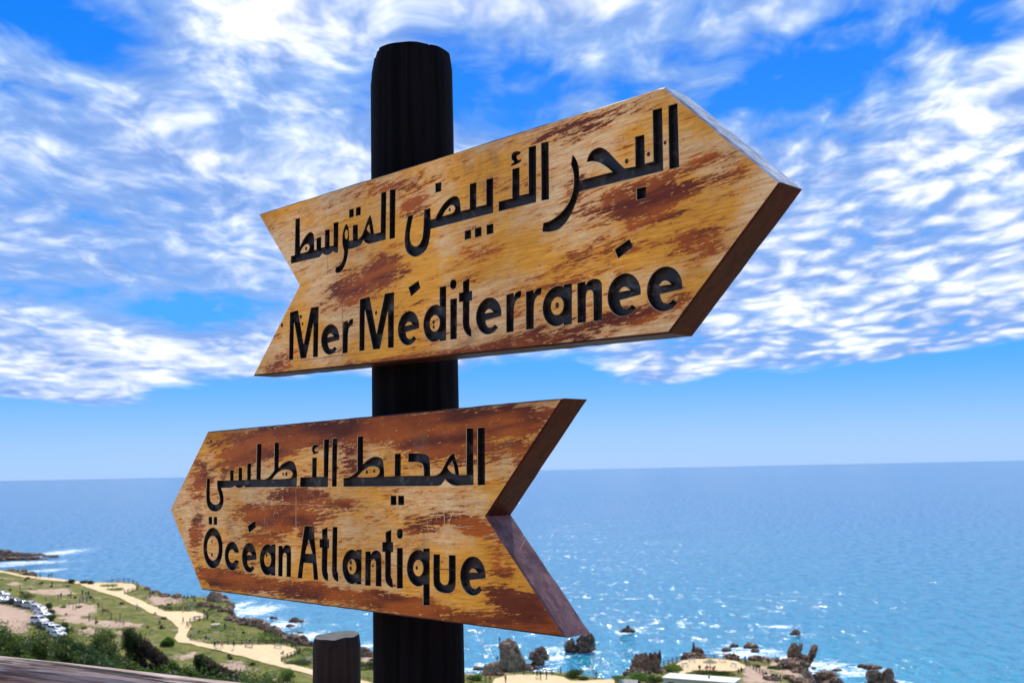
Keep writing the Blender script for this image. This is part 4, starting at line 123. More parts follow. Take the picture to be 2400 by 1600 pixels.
UPPER_STAIN=[(0.0294,0.3633,0.1346,0.0358,0.0662,1.3),(0.0889,0.4005,0.0508,0.0328,0.2121,0.8),(0.7138,0.3958,0.1114,0.0325,-0.0197,1.5),(0.8022,0.3224,0.063,0.0267,-0.019,1.0),(0.6114,0.334,0.0893,0.0212,0.0359,0.6),(0.6742,0.226,0.0852,0.0197,0.0106,1.2),(0.7611,0.2409,0.0235,0.028,0.5054,0.7),(0.5747,0.542,0.1005,0.0199,-0.0209,0.9),(0.6958,0.5427,0.0469,0.0101,-0.0534,0.6),(0.044,0.5471,0.0999,0.0192,-0.019,0.7),(0.2208,0.5316,0.1002,0.0158,-0.0399,0.6),(0.1719,0.4969,0.0491,0.0324,-0.1906,0.9),(-0.2646,0.2341,0.0771,0.0259,0.2371,0.9),(0.1312,0.2047,0.1949,0.013,-0.0067,1.0),(0.3591,0.1962,0.1193,0.015,-0.0042,1.0),(0.47,0.2073,0.1183,0.0157,-0.0093,1.0),(0.3528,0.3714,0.0798,0.0211,0.0439,0.7),(0.5203,0.2994,0.1125,0.0189,0.048,0.7),(0.8077,0.4343,0.0558,0.0146,-0.0072,0.7),(0.8635,0.4035,0.0391,0.0261,0.105,0.5),(0.5712,0.4444,0.0366,0.0407,-0.4551,0.8),(0.3194,0.3273,0.0523,0.0206,0.0076,0.5),(0.4326,0.2683,0.0296,0.0215,-0.1218,0.4),(0.3927,0.4882,0.0315,0.015,-0.2049,0.5)]
LOWER_STAIN=[(-0.3279,0.0649,0.2009,0.0374,0.0463,1.3),(-0.1108,0.0795,0.2638,0.0259,0.0239,1.2),(0.2016,0.0715,0.1951,0.0344,0.0067,1.5),(0.3974,0.0816,0.1336,0.0256,0.003,1.3),(0.2692,0.0317,0.1565,0.0208,0.0096,1.0),(-0.43,0.0306,0.1412,0.0251,0.225,0.9),(-0.5955,-0.0053,0.0521,0.0509,-0.2878,0.9),(-0.1994,-0.0433,0.1032,0.0156,0.0019,1.2),(-0.2612,-0.0874,0.165,0.0298,0.0158,1.5),(-0.325,-0.1375,0.0956,0.0178,0.0314,0.9),(-0.054,-0.0594,0.0809,0.0115,0.0074,0.9),(-0.6111,-0.1319,0.0343,0.0609,-0.0613,0.9),(-0.496,-0.2222,0.122,0.0224,0.0189,1.2),(-0.2754,-0.2319,0.22,0.0195,0.0036,1.2),(0.0128,-0.234,0.1827,0.0179,-0.006,1.2),(0.2528,-0.2466,0.192,0.0164,-0.0135,1.0),(0.4469,-0.238,0.0866,0.0371,-0.1752,1.3),(0.5021,-0.2466,0.0521,0.0273,-0.0403,1.2),(0.3311,-0.0992,0.0607,0.0162,-0.0957,1.2),(0.267,-0.0825,0.075,0.0132,0.0173,0.9),(0.1755,-0.103,0.0577,0.0121,0.0243,0.8),(0.4093,-0.2071,0.0747,0.0185,-0.0549,0.8),(0.3909,-0.1602,0.0296,0.0275,0.1696,0.7),(-0.1688,-0.1199,0.0295,0.0339,0.0271,0.7),(0.1501,-0.2322,0.0698,0.015,0.0703,0.7),(-0.0128,0.0142,0.0662,0.0326,-0.0166,0.5),(0.4455,0.0342,0.0357,0.0468,-0.4211,0.7)]
SCRATCH=[(0.2454,-0.0459,0.2467,-0.0998,0.00167),(0.2809,-0.048,0.2557,-0.0952,0.00122),(0.2341,-0.0512,0.2243,-0.0907,0.00106),(0.2467,-0.0998,0.3076,-0.1128,0.00137),(0.2467,-0.0998,0.1929,-0.1176,0.00122),(0.2467,-0.0998,0.3228,-0.0937,0.00106),(0.2556,-0.1011,0.2642,-0.114,0.00122),(0.1992,-0.0815,0.2055,-0.1187,0.00106),(0.1815,-0.0999,0.2666,-0.1052,0.00091),(-0.2087,-0.0303,-0.2079,-0.1399,0.00152),(-0.4055,-0.0613,-0.2146,-0.0616,0.00099),(-0.2146,-0.0616,-0.0679,-0.0637,0.00084),(-0.3254,-0.1108,-0.3241,-0.0902,0.00068),(-0.324,-0.0956,-0.3107,-0.1078,0.00068),(-0.2931,-0.0897,-0.2837,-0.0701,0.00068),(-0.2837,-0.0701,-0.2707,-0.0858,0.00068),(-0.29,-0.0817,-0.274,-0.0797,0.00061),(-0.4191,-0.0789,-0.3964,-0.0869,0.00076),(0.4291,-0.1297,0.4431,-0.1115,0.00091)]
CRACK=[(-0.0134,-0.1591,0.0712,-0.1642,0.00076),(0.0711,-0.1704,0.1413,-0.1701,0.00091),(0.2013,-0.1695,0.2816,-0.1698,0.00091),(-0.2921,-0.169,-0.1986,-0.1686,0.00053)]
UCRACK=[(-0.0492,0.3526,-0.0494,0.2202,0.00091),(-0.0677,0.3897,-0.0692,0.3465,0.00076),(-0.0996,0.4382,-0.0996,0.3986,0.00068),(-0.2013,0.2323,0.0152,0.2312,0.00084)]
NAILS_U=[(0.2709,0.4649),(-0.1757,0.4657),(0.2239,0.2664),(0.2238,0.2579),(0.5246,0.2606),(0.0578,0.3034),(-0.1879,0.3087),(-0.2638,0.3143),(0.6752,0.4649),(0.7169,0.4665),(0.7482,0.4767),(-0.1942,0.3246)]
NAILS_L=[(-0.5402,-0.1471),(-0.5394,-0.1764),(-0.3164,-0.1683),(-0.2562,0.0006),(-0.2441,0.0005),(0.027,0.0009),(0.0501,0.0024),(-0.0242,-0.17),(-0.0242,-0.1813),(0.171,-0.1709),(0.0443,-0.1732),(-0.5499,0.0776)]
COAST=[(-700.0,430.0),(-420.0,390.0),(-171.15,359.55),(-164.09,359.61),(-154.68,346.57),(-146.39,341.6),(-140.51,340.41),(-132.9,341.51),(-124.34,343.84),(-118.88,340.6),(-112.45,330.83),(-105.37,319.31),(-100.9,317.09),(-97.1,316.89),(-94.2,319.69),(-90.11,323.02),(-86.48,321.3),(-82.15,310.25),(-76.89,292.65),(-74.45,285.13),(-71.3,279.41),(-69.31,280.18),(-65.32,277.21),(-61.28,273.71),(-58.08,266.44),(-54.79,260.67),(-51.18,255.39),(-47.54,250.9),(-41.74,246.71),(-35.11,244.01),(-31.84,242.28),(-21.63,236.6),(-11.21,230.1),(-6.7,228.4),(-4.08,230.92),(0.41,232.47),(5.92,236.06),(10.5,236.1),(15.29,232.61),(20.15,231.66),(23.5,237.99),(27.09,245.1),(32.11,250.67),(33.96,253.45),(39.2,261.79),(46.07,266.12),(50.97,267.44),(54.96,266.75),(58.05,269.07),(62.25,273.66),(66.25,272.69),(67.96,267.16),(67.52,260.08),(62.31,240.63),(57.0,221.44),(92.0,158.0),(150.0,126.0),(400.0,93.0),(400.0,-120.0),(-700.0,-120.0)]
PATHS=[[(-176.8,359.49),(-169.59,356.31),(-162.66,349.02),(-156.56,343.54),(-149.39,341.08),(-143.66,339.62),(-139.7,338.16),(-135.16,337.47),(-131.99,337.51),(-127.93,339.05),(-123.36,339.33),(-118.78,336.57),(-115.69,330.81),(-113.91,324.3),(-114.22,319.53),(-114.41,316.25),(-110.89,311.5),(-104.89,305.55),(-99.55,297.29),(-95.54,291.52),(-92.81,287.51),(-89.76,289.81),(-85.98,290.09),(-82.54,286.83),(-80.53,281.82),(-80.68,277.8),(-81.76,272.25),(-79.58,266.24),(-76.6,253.37),(-75.22,248.09),(-73.29,244.84),(-70.87,242.35),(-66.84,240.1),(-64.75,240.37),(-60.21,242.43),(-55.38,245.78),(-52.13,245.82),(-49.91,244.35),(-48.84,242.35),(-48.9,238.08),(-50.16,231.5),(-49.23,227.22),(-45.4,223.21),(-41.5,220.48),(-27.32,209.53),(-26.28,201.5),(-40.46,214.94),(-46.51,219.42),(-52.21,225.18),(-58.07,230.66),(-59.48,230.89),(-62.28,232.61),(-65.36,234.84),(-69.61,238.08),(-72.04,240.58),(-74.91,241.82),(-76.51,244.32),(-77.42,246.57),(-79.23,255.12),(-81.28,261.67),(-85.15,269.17),(-88.06,273.4),(-90.81,277.16),(-95.05,281.66),(-102.85,294.73),(-110.74,305.21),(-117.9,312.68),(-126.77,322.67),(-134.32,333.47),(-138.92,334.4),(-144.12,334.84),(-148.21,336.31),(-153.81,339.29),(-158.66,342.51),(-165.73,348.25),(-174.44,354.74)],[(-5.24,221.4),(-4.88,225.16),(-2.27,228.18),(2.18,230.23),(6.68,231.54),(9.3,229.8),(10.72,226.29),(16.36,229.12),(20.1,231.15),(18.19,210.5),(-1.34,205.29),(-5.46,212.31)],[(36.46,253.72),(38.77,259.02),(43.4,262.59),(48.78,264.15),(52.11,262.94),(53.48,258.43),(52.37,254.65),(49.23,251.37),(43.99,249.31),(39.43,248.0),(37.62,245.72),(36.43,244.21),(35.64,245.2),(37.53,248.73),(36.57,251.22)]]
SOIL=[[(-137.99,283.54),(-130.82,281.34),(-124.8,276.63),(-118.47,267.33),(-113.22,254.34),(-109.73,244.05),(-113.49,243.49),(-129.47,266.28)],[(-139.55,308.91),(-136.46,315.78),(-131.53,320.36),(-125.23,308.07),(-129.8,303.24),(-136.18,304.16)],[(-121.14,280.68),(-119.6,287.5),(-118.01,293.3),(-112.16,291.61),(-107.89,280.02),(-105.95,271.48),(-110.11,267.4),(-115.7,270.61)],[(-113.67,268.37),(-108.43,268.43),(-102.96,265.21),(-95.62,265.03),(-89.67,262.83),(-90.48,259.32),(-96.94,254.97),(-108.2,260.39)],[(-101.57,251.65),(-101.01,255.17),(-98.13,254.2),(-95.5,248.72),(-97.1,245.44)],[(-93.77,254.51),(-91.78,254.54),(-86.93,240.7),(-88.53,241.7)],[(-71.36,227.77),(-68.12,231.81),(-66.42,227.58),(-69.38,224.28)],[(-61.17,224.63),(-57.76,226.65),(-51.99,217.37),(-54.59,214.33),(-59.37,219.62)],[(-51.93,203.92),(-45.07,208.83),(-42.39,203.78),(-42.97,168.8)],[(-107.4,314.28),(-95.4,315.41),(-93.62,305.62),(-99.96,299.56)],[(53.18,258.43),(58.99,259.73),(56.97,239.33),(47.99,236.21)],[(-152.92,326.95),(-149.54,328.01),(-146.94,320.99),(-149.86,319.94)],[(-34.57,240.22),(-31.36,240.77),(-30.22,231.95),(-32.53,229.15)],[(61.83,271.9),(65.89,267.15),(65.17,252.72),(61.94,240.63),(58.5,253.42)],[(-72.84,261.51),(-71.15,262.79),(-70.1,257.48),(-72.05,257.97)],[(-11.21,230.1),(-6.67,226.9),(-10.14,225.86)]]
FENCES=[[(-128.88,341.55),(-127.14,341.56),(-125.26,341.58),(-123.61,341.83),(-122.18,342.35),(-120.13,340.35),(-117.24,335.57),(-114.78,330.06),(-113.27,324.3),(-113.38,321.04),(-113.86,318.52),(-113.79,315.25)],[(-95.69,291.26),(-93.49,289.77),(-91.99,290.04),(-90.15,291.07),(-88.9,291.83),(-87.68,292.34),(-85.56,291.35),(-82.75,287.59),(-80.16,282.83),(-79.19,279.07),(-79.66,277.31),(-80.3,275.8),(-81.07,274.02),(-81.64,272.0)],[(-63.92,241.13),(-62.79,241.39),(-61.21,242.42),(-59.7,243.45),(-58.06,244.73),(-56.38,245.51),(-54.9,246.54),(-53.37,246.31),(-51.99,246.33),(-50.69,245.59),(-49.54,244.35),(-47.93,240.36),(-47.98,238.6),(-48.27,236.58),(-48.64,234.56),(-48.93,232.28),(-49.18,227.72)],[(1.07,229.72),(3.13,230.74),(5.17,232.03),(7.02,231.54),(9.04,234.83)],[(31.94,249.67),(33.3,251.44),(34.64,253.45),(35.84,255.48),(37.24,257.75),(38.78,260.28),(40.78,262.56),(42.86,263.84),(45.16,264.86),(47.33,265.13),(49.66,265.41),(53.29,265.47),(54.03,261.95),(53.9,259.19),(54.2,257.93),(54.45,254.66),(54.45,251.64),(54.76,249.63),(55.07,248.12),(55.54,246.11)]]
PPL=[(-149.52,338.06),(-148.54,338.57),(-157.45,344.28),(-146.65,340.35),(-145.89,340.6),(-138.12,323.1),(-139.27,304.62),(-124.31,296.74),(-123.67,293.48),(-122.78,299.52),(-121.84,305.07),(-121.38,306.34),(-119.37,303.08),(-117.07,291.56),(-117.18,293.81),(-116.34,294.33),(-109.14,283.8),(-105.13,276.27),(-111.35,291.87),(-95.9,260.76),(-95.05,261.52),(-93.71,259.53),(-90.51,321.76),(-87.3,291.84),(-88.15,287.56),(-99.48,285.14),(-82.1,267.96),(-79.54,262.7),(-79.34,263.71),(-81.33,283.07),(-79.91,280.82),(-71.04,265.07),(-73.01,244.09),(-65.22,235.34),(-64.86,236.35),(-63.94,236.35),(-61.17,235.63),(3.8,226.73),(4.5,226.48),(5.75,227.25),(-2.66,221.16),(-6.61,221.14),(-5.76,221.64),(49.15,245.82),(50.09,247.09),(54.19,262.21),(59.33,260.75),(61.37,254.7),(57.09,239.83),(-104.95,311.81),(-95.37,301.35),(-96.08,314.4),(-94.79,313.41),(-94.34,315.17),(-93.35,315.19),(-92.44,278.15),(-84.86,260.12),(-86.93,265.12),(-74.03,254.4),(-75.72,255.4),(-70.47,246.88),(-70.02,247.64),(-50.71,236.54),(-44.68,229.29),(-44.02,229.55),(-9.28,221.6),(16.3,230.62),(15.84,231.62)]
CARS=[(-138.66,293.32),(-135.03,284.82),(-134.07,286.32),(-130.88,283.59),(-127.62,281.12),(-124.74,279.39),(-120.99,275.38),(-117.25,268.84),(-114.52,263.85),(-112.44,256.6),(-109.55,252.1),(-107.21,250.36),(-104.45,247.12),(-102.16,242.89)]
BUSH=[(-131.54,291.36),(-120.26,280.18),(-114.51,268.11),(-111.89,261.37),(-105.14,252.88),(-102.45,247.64),(-136.86,334.19),(-133.83,335.48),(-131.56,335.76)]
ISLE=[(-124.03,330.52),(-119.32,322.76)]
POSTS=[(-102.9,262.19),(-99.75,258.2),(-99.38,266.76),(-96.46,264.77),(-112.65,277.96),(-113.61,278.71),(-117.62,286.01),(-125.85,290.67),(-114.71,294.6),(-114.55,295.35)]
BENCH=[(-103.69,274.77),(-58.99,240.18),(-53.12,242.03),(38.25,252.0),(40.81,258.05),(48.55,261.4),(50.16,256.4),(-81.35,276.79)]
MISC=[(43.64,250.06),(41.13,249.52),(-74.58,269.59)]
BLDG=[(29.81,229.13),(32.09,233.17),(46.49,225.62),(39.6,222.24)]
TENT=[(19.36,230.77),(24.3,228.43)]
SEAROCK={'stack':(-2.47,325.64),'s2':(6.57,339.27),'s3':(20.01,361.01),'s4':(40.2,402.09),'s5':(98.57,388.34),'s6a':(71.7,364.97),'s6b':(67.58,357.04),'s6c':(76.59,362.67),'s6d':(76.3,354.38),'s8a':(79.48,299.87),'s8b':(84.56,299.37),'s9':(97.8,298.05),'s10':(103.22,322.42),'s10b':(101.2,324.68),'s10c':(92.54,320.22),'s10d':(86.93,324.18),'far1':(-394.01,853.82),'far2':(-370.97,812.43),'far3':(-361.15,841.57),'m1':(-102.5,457.73),'m2':(-90.8,445.99),'m3':(-90.31,432.81),'m4':(-82.72,415.15),'e1':(-12.36,333.51),'e2':(5.26,333.0)}
SHORE=[(-86.27,300.13),(-82.41,297.66),(-78.24,292.14),(-84.83,310.73),(-73.2,280.39),(-71.74,279.41),(-69.74,278.43),(-67.3,276.44),(-65.14,274.19),(-61.78,268.92),(-59.47,265.66),(-56.71,260.15),(-54.06,254.87),(-51.66,252.87),(-49.63,250.12),(-48.27,249.63),(-46.57,249.4),(-33.78,242.0),(-32.21,241.52),(-5.83,229.15),(-4.5,228.92),(-111.25,327.32),(-105.74,318.55),(-102.1,315.08),(-98.25,314.62),(-166.8,357.83),(-161.2,353.31),(-154.79,345.31),(24.94,238.52),(28.61,242.11),(31.47,245.91),(41.61,264.08),(43.66,264.09),(51.75,266.19),(58.92,268.33),(63.01,272.42),(64.77,268.91),(65.44,263.35),(64.62,252.46),(61.21,241.38),(55.9,242.59),(60.11,244.38)]
FOAM=[(-372.0,882.9,17.2,47.8),(-356.1,786.9,31.1,20.5),(-310.5,717.7,12.5,13.5),(-357.2,762.9,10.1,15.3),(-116.4,485.8,12.0,22.0),(-94.4,436.9,8.9,17.7),(-78.4,407.3,6.6,13.0),(-128.3,502.6,4.1,23.6),(-52.8,382.8,4.6,5.6),(-12.6,339.2,2.7,3.7),(12.2,366.1,3.7,6.9),(11.7,351.5,4.2,6.4),(97.9,407.1,6.4,4.2),(43.5,403.7,4.1,4.2),(72.0,352.5,10.1,9.7),(81.0,355.5,5.8,4.9),(91.0,327.9,8.2,8.3),(84.9,315.1,3.3,13.0),(97.7,317.0,8.0,6.4),(104.2,300.9,3.2,4.6),(83.4,343.3,4.2,7.6),(-7.2,377.2,3.8,1.8),(6.9,326.7,5.2,3.4)]
CRAG={'stack':[(-2.14,290.0,9.85,3.02,3.7,5.34,0.0),(-2.74,290.0,13.6,2.32,1.89,1.74,0.0),(-0.35,290.0,8.94,2.09,2.45,3.25,0.0),(-5.79,290.0,7.29,3.25,2.45,2.55,0.0),(-8.52,290.0,5.81,2.32,1.89,1.39,0.0),(1.65,290.0,7.59,1.97,1.68,1.39,0.0)],'crag':[(27.91,247.0,15.59,2.67,2.1,2.47,0.0),(30.51,247.0,15.91,1.38,1.92,2.37,0.0),(31.51,247.0,17.11,0.4,1.51,1.68,0.1),(26.33,247.0,14.31,1.48,1.39,1.28,0.0)],'dark':[(44.7,272.0,14.11,1.2,1.22,1.2,0.0),(42.97,272.0,13.22,1.31,1.28,0.87,0.0)],'spiky':[(67.92,276.0,13.42,0.77,1.56,1.77,0.35),(69.91,276.0,12.54,1.21,2.02,2.54,0.0),(69.68,276.0,14.33,0.44,1.1,0.99,0.0),(70.97,276.0,14.3,0.44,1.1,0.99,0.1),(73.14,276.0,12.69,0.88,1.76,2.1,0.4),(71.31,276.0,10.64,2.43,1.96,1.66,0.0)],'tan':[(64.43,258.0,13.32,3.1,2.36,1.34,0.0),(65.89,258.0,10.56,1.34,2.36,3.1,0.0),(63.59,258.0,10.51,1.86,1.99,2.48,0.0)],'pile':[(80.99,300.0,1.53,2.88,2.23,1.68,0.0),(84.07,300.0,2.6,2.88,2.23,1.08,0.0),(79.88,300.0,0.42,2.4,1.94,1.44,0.0)],'pile2':[(85.36,296.0,1.31,2.01,1.71,1.42,0.0),(82.81,296.0,0.69,1.66,1.49,0.95,0.0)],'right':[(95.98,298.0,2.51,2.03,1.72,1.91,0.0),(99.5,298.0,1.55,2.15,1.86,2.26,0.0),(100.64,298.0,3.09,0.95,1.36,1.43,0.0),(97.47,298.0,0.46,3.58,2.65,1.43,0.0)]}
BUSHES=[(-66.85,140.0,33.8,3.36,8.7),(-67.59,155.0,31.1,2.6,7.75),(-51.73,112.0,38.79,2.46,4.87),(-52.39,120.0,37.36,2.4,5.21),(-46.48,112.0,38.51,2.02,4.83),(-63.87,168.0,28.76,2.55,8.38),(-39.33,100.0,40.1,2.4,4.04),(-42.73,95.0,41.35,2.28,3.68),(-40.6,120.0,36.48,1.92,2.46),(-45.22,150.0,31.44,2.1,2.69),(-42.63,100.0,40.42,1.8,3.41),(-76.13,238.0,23.5,1.62,2.03),(-34.0,110.0,37.56,1.98,2.4),(-58.99,125.0,36.5,2.0,6.24),(-38.4,105.0,39.06,1.68,3.04),(-48.37,120.0,37.18,1.68,4.17),(-60.8,135.0,34.7,1.89,6.24),(-43.92,125.0,35.91,1.75,3.36),(-37.78,110.0,38.04,1.54,3.08),(-68.52,165.0,29.3,1.52,7.61),(-52.53,140.0,33.76,1.68,5.47),(-49.21,105.0,39.95,1.89,3.87),(-52.0,165.0,29.24,1.65,3.22),(-34.01,105.0,38.53,1.26,2.61),(-40.56,140.0,32.72,1.68,2.25),(-36.88,85.0,42.72,1.36,3.03),(-34.49,85.0,42.48,1.36,3.03),(-32.39,85.0,42.26,1.36,2.69),(-38.2,150.0,30.48,1.8,1.81),(-54.95,130.0,35.6,1.56,4.6)]
SWEPT=[(-59.18,176.0,27.32,8.94,8.79),(-45.64,166.0,28.54,7.1,4.62),(-48.38,128.0,35.73,8.19,5.29)]
VERGE=[(11.64,231.83),(21.18,231.17),(25.8,233.99),(34.22,248.44),(41.57,246.52),(45.87,246.55),(13.23,228.58),(28.2,231.51),(59.6,255.94),(-8.47,223.12),(-45.99,225.22),(-30.86,226.65),(-43.48,207.07)]
STACKMEN=[(-5.54,290.0,8.93),(-4.86,290.0,9.03)]
def sstep(a,b,v):
    t=np.clip((v-a)/(b-a),0,1); return t*t*(3-2*t)
def land_z(x,y):
    x=np.asarray(x,float); y=np.asarray(y,float)
    xc=np.clip(x,-230,130)
    pl=17.4-0.08*xc+0.35*np.sin(x*0.09+1.3)*np.sin(y*0.11)+0.2*np.sin(x*0.23)*np.cos(y*0.19+2)
    s=0.180+0.053*sstep(-55,5,x)
    hi=59.0-s*np.maximum(y,0)
    k=2.5
    d=pl-hi; h=np.clip(0.5+0.5*d/k,0,1)
    z=hi*(1-h)+pl*h+k*h*(1-h)
    t=sstep(3.6,7.0,y)
    return 58.35*(1-t)+z*t
# ---------------------------------------------------------------- builders
def link(o,parent=None):
    COL.objects.link(o)
    if parent is not None: o.parent=parent
    return o
def mesh_obj(name,verts,faces,mats=(),parent=None,midx=None,smooth=False):
    me=bpy.data.meshes.new(name); me.from_pydata([tuple(v) for v in verts],[],[tuple(f) for f in faces])
    for m in (mats if isinstance(mats,(list,tuple)) else [mats]): me.materials.append(m)
    if midx is not None: me.polygons.foreach_set('material_index',np.asarray(midx,dtype=np.int32))
    if smooth: me.polygons.foreach_set('use_smooth',[True]*len(me.polygons))
    me.update()
    return link(bpy.data.objects.new(name,me),parent)
def bm_obj(name,bm,mats=(),parent=None,smooth=False):
    me=bpy.data.meshes.new(name); bm.to_mesh(me); bm.free()
    for m in (mats if isinstance(mats,(list,tuple)) else [mats]): me.materials.append(m)
    if smooth: me.polygons.foreach_set('use_smooth',[True]*len(me.polygons))
    return link(bpy.data.objects.new(name,me),parent)
def empty(name,loc=(0,0,0),rz=0.,parent=None):
    o=bpy.data.objects.new(name,None); o.location=loc; o.rotation_euler=(0,0,rz); o.empty_display_size=.2
    return link(o,parent)
def tag(o,label,cat,group=None,kind=None):
    o['label']=label; o['category']=cat
    if group: o['group']=group
    if kind: o['kind']=kind
    return o
def struct(o): o['kind']='structure'; return o
def copy_tree(o,parent=None):
    c=o.copy(); link(c,parent)
    for k in list(o.children): copy_tree(k,c)
    return c
def box(bm,c,s,rot=None,bev=0.):
    r=bmesh.ops.create_cube(bm,size=1); vs=r['verts']
    M=Matrix.Translation(c)@(rot.to_4x4() if rot is not None else Matrix())@Matrix.Diagonal((*s,1))
    bmesh.ops.transform(bm,matrix=M,verts=vs)
    if bev:
        es=list({e for v in vs for e in v.link_edges}); bmesh.ops.bevel(bm,geom=es,offset=bev,segments=1,affect='EDGES')
    return vs
def tube(bm,a,b,r0,r1=None,seg=8,caps=True):
    a=Vector(a);b=Vector(b); d=b-a
    r=bmesh.ops.create_cone(bm,cap_ends=caps,segments=seg,radius1=r0,radius2=r0 if r1 is None else r1,depth=d.length)
    bmesh.ops.transform(bm,matrix=Matrix.Translation((a+b)/2)@d.to_track_quat('Z','Y').to_matrix().to_4x4(),verts=r['verts'])
    return r['verts']
def fbm(p,o=4,h=1.0):
    return noise.fractal(Vector(p),h,2.0,o)
# ---------------------------------------------------------------- materials
def new_mat(name):
    m=bpy.data.materials.new(name); m.use_nodes=True; t=m.node_tree; t.nodes.clear()
    g=NG(t); out=t.nodes.new('ShaderNodeOutputMaterial')
    return m,g,out
def princ(g,out,col,rough=.6,normal=None,spec=.5,**kw):
    p=g.t.nodes.new('ShaderNodeBsdfPrincipled')
    g.put(p.inputs['Base Color'],col); g.put(p.inputs['Roughness'],rough); g.put(p.inputs['Specular IOR Level'],spec)
    if normal is not None: g.put(p.inputs['Normal'],normal)
    for k,v in kw.items(): g.put(p.inputs[k.replace('_',' ')],v)
    g.l.new(p.outputs[0],out.inputs[0]); return p
def bump(g,h,strength=.3,dist=.01): return g.n('Bump',Height=h,Strength=strength,Distance=dist)
def plain(name,col,rough=.6,var=.25,scale=3.,spec=.4,metal=0.):
    m,g,out=new_mat(name); tc=g.n('TexCoord',_out=3)
    nz=g.noise(tc,scale,4); k=g.rng(nz,.25,.75,1-var,1+var)
    princ(g,out,g.mul(col,g.xyz(k,k,k)),rough,spec=spec,Metallic=metal); return m
def sign_face(name,stains,gold,pale,bias,zr,rimc):
    m,g,out=new_mat(name); tc=g.n('TexCoord',_out=3); x,y,z=g.sep(tc)
    v2=g.xyz(x,z,0.)
    tot=None
    for cx,cz,rx,rz,a,s in stains:
        mp=g.t.nodes.new('ShaderNodeMapping'); mp.vector_type='TEXTURE'
        g.l.new(v2,mp.inputs[0]); mp.inputs[1].default_value=(cx,cz,0); mp.inputs[2].default_value=(0,0,a); mp.inputs[3].default_value=(rx,rz,1)
        d=g.m('MULTIPLY',g.rng(g.vm('LENGTH',mp.outputs[0]),.25,1.5,1,0,True),s)
        tot=d if tot is None else g.m('ADD',tot,d)
    rot=g.n('Mapping',Vector=v2,Rotation=(0,0,-.10))
    streak=g.noise(g.mul(rot,(9,58,1)),1.0,7,.72,.3,dim='2D')
    fine=g.noise(g.mul(rot,(30,210,1)),1.0,5,.7,.3,dim='2D')
    patch=g.noise(v2,7.,5,.6,dim='2D')
    grain=g.noise(g.mul(v2,(7,260,1)),1.0,4,.6,.35,dim='2D')
    rings=g.n('TexWave',Vector=g.vm('ADD',g.mul(v2,(.35,9,1)),g.mul(g.n('TexNoise',_out=1,_props={'noise_dimensions':'2D'},Vector=g.mul(v2,(1.2,4,1)),Scale=1.),(0,.9,0))),Scale=2.2,Distortion=1.5,Detail=3.)
    a=g.m('ADD',g.m('MULTIPLY',g.m('MINIMUM',tot,1.5),1.12),g.m('MULTIPLY_ADD',streak,3.5,-1.75))
    a=g.m('ADD',a,g.m('MULTIPLY_ADD',fine,3.2,-1.6))
    a=g.m('ADD',a,g.m('MULTIPLY_ADD',patch,1.1,-.55+bias))
    fleck=g.noise(g.mul(rot,(55,260,1)),1.0,3,.6,dim='2D')
    a=g.m('SUBTRACT',a,g.rng(fleck,.60,.72,0,1.1))
    mask=g.rng(a,.34,.80,0,1,True)
    halo=g.rng(a,-.9,.5,0,1,True)
    wood=g.mix(g.rng(g.noise(g.mul(v2,(4.2,7.5,1)),1.,6,.62,dim='2D'),.38,.62,0,1,True),gold,pale)
    wood=g.mix(g.m('MULTIPLY',halo,.58),wood,(.78,.28,.022))
    k=g.rng(grain,.25,.75,.80,1.16); wood=g.mul(wood,g.xyz(k,k,k))
    k=g.rng(rings,0,1,.86,1.06); wood=g.mul(wood,g.xyz(k,k,g.m('MULTIPLY',k,.97)))
    st=g.mix(g.rng(g.noise(g.mul(rot,(4,26,1)),1.,4,dim='2D'),.35,.65,0,1,True),(.46,.105,.009),(.15,.025,.006))
    st=g.mul(st,g.xyz(g.rng(fine,.2,.8,.75,1.35),g.rng(fine,.2,.8,.75,1.35),1.))
    spk=g.rng(g.noise(v2,140.,3,.6,dim='2D'),.70,.76,0,1); 
    col=g.mix(mask,wood,st); col=g.mix(g.m('MULTIPLY',spk,.7),col,(.05,.028,.012))
    grime=g.rng(g.noise(g.vm('ADD',v2,(4.3,1.7,0)),5.5,6,.65,dim='2D'),.60,.74,0,.45,True)
    col=g.mix(grime,col,(.20,.14,.075))
    rim=g.m('ADD',g.m('DIVIDE',g.m('ABSOLUTE',g.m('SUBTRACT',z,zr[0])),zr[1]),g.m('MULTIPLY_ADD',patch,.7,-.35))
    col=g.mix(g.rng(rim,.58,1.02,0,.80,True),col,g.mul(col,rimc))
    h=g.m('ADD',g.m('MULTIPLY',grain,.5),g.m('MULTIPLY',mask,.35))
    princ(g,out,col,g.rng(mask,0,1,.65,.45),bump(g,h,.35,.0012),spec=.22); return m
def wood_edge(name,ca,cb,rough,axis=(3,60,60),spec=.18):
    m,g,out=new_mat(name); tc=g.n('TexCoord',_out=3)
    gr=g.noise(g.mul(tc,axis),1.,5,.6,.3); pt=g.noise(tc,9.,5,.65)
    col=g.mix(g.rng(gr,.3,.7,0,1,True),ca,cb); k=g.rng(pt,.3,.7,.65,1.25)
    wear=g.rng(g.noise(tc,26.,5,.7),.64,.72,0,.6,True)
    col=g.mix(wear,g.mul(col,g.xyz(k,k,k)),tuple(min(1,1.8*c+.01) for c in cb))
    princ(g,out,col,g.rng(pt,.3,.7,rough-.08,rough+.12),bump(g,gr,.5,.002),spec=spec); return m
M={}
M['up']=sign_face('worn_varnished_wood_gold',UPPER_STAIN,(1.0,.48,.055),(.99,.71,.35),-.12,(.39,.235),(.60,.54,.52))
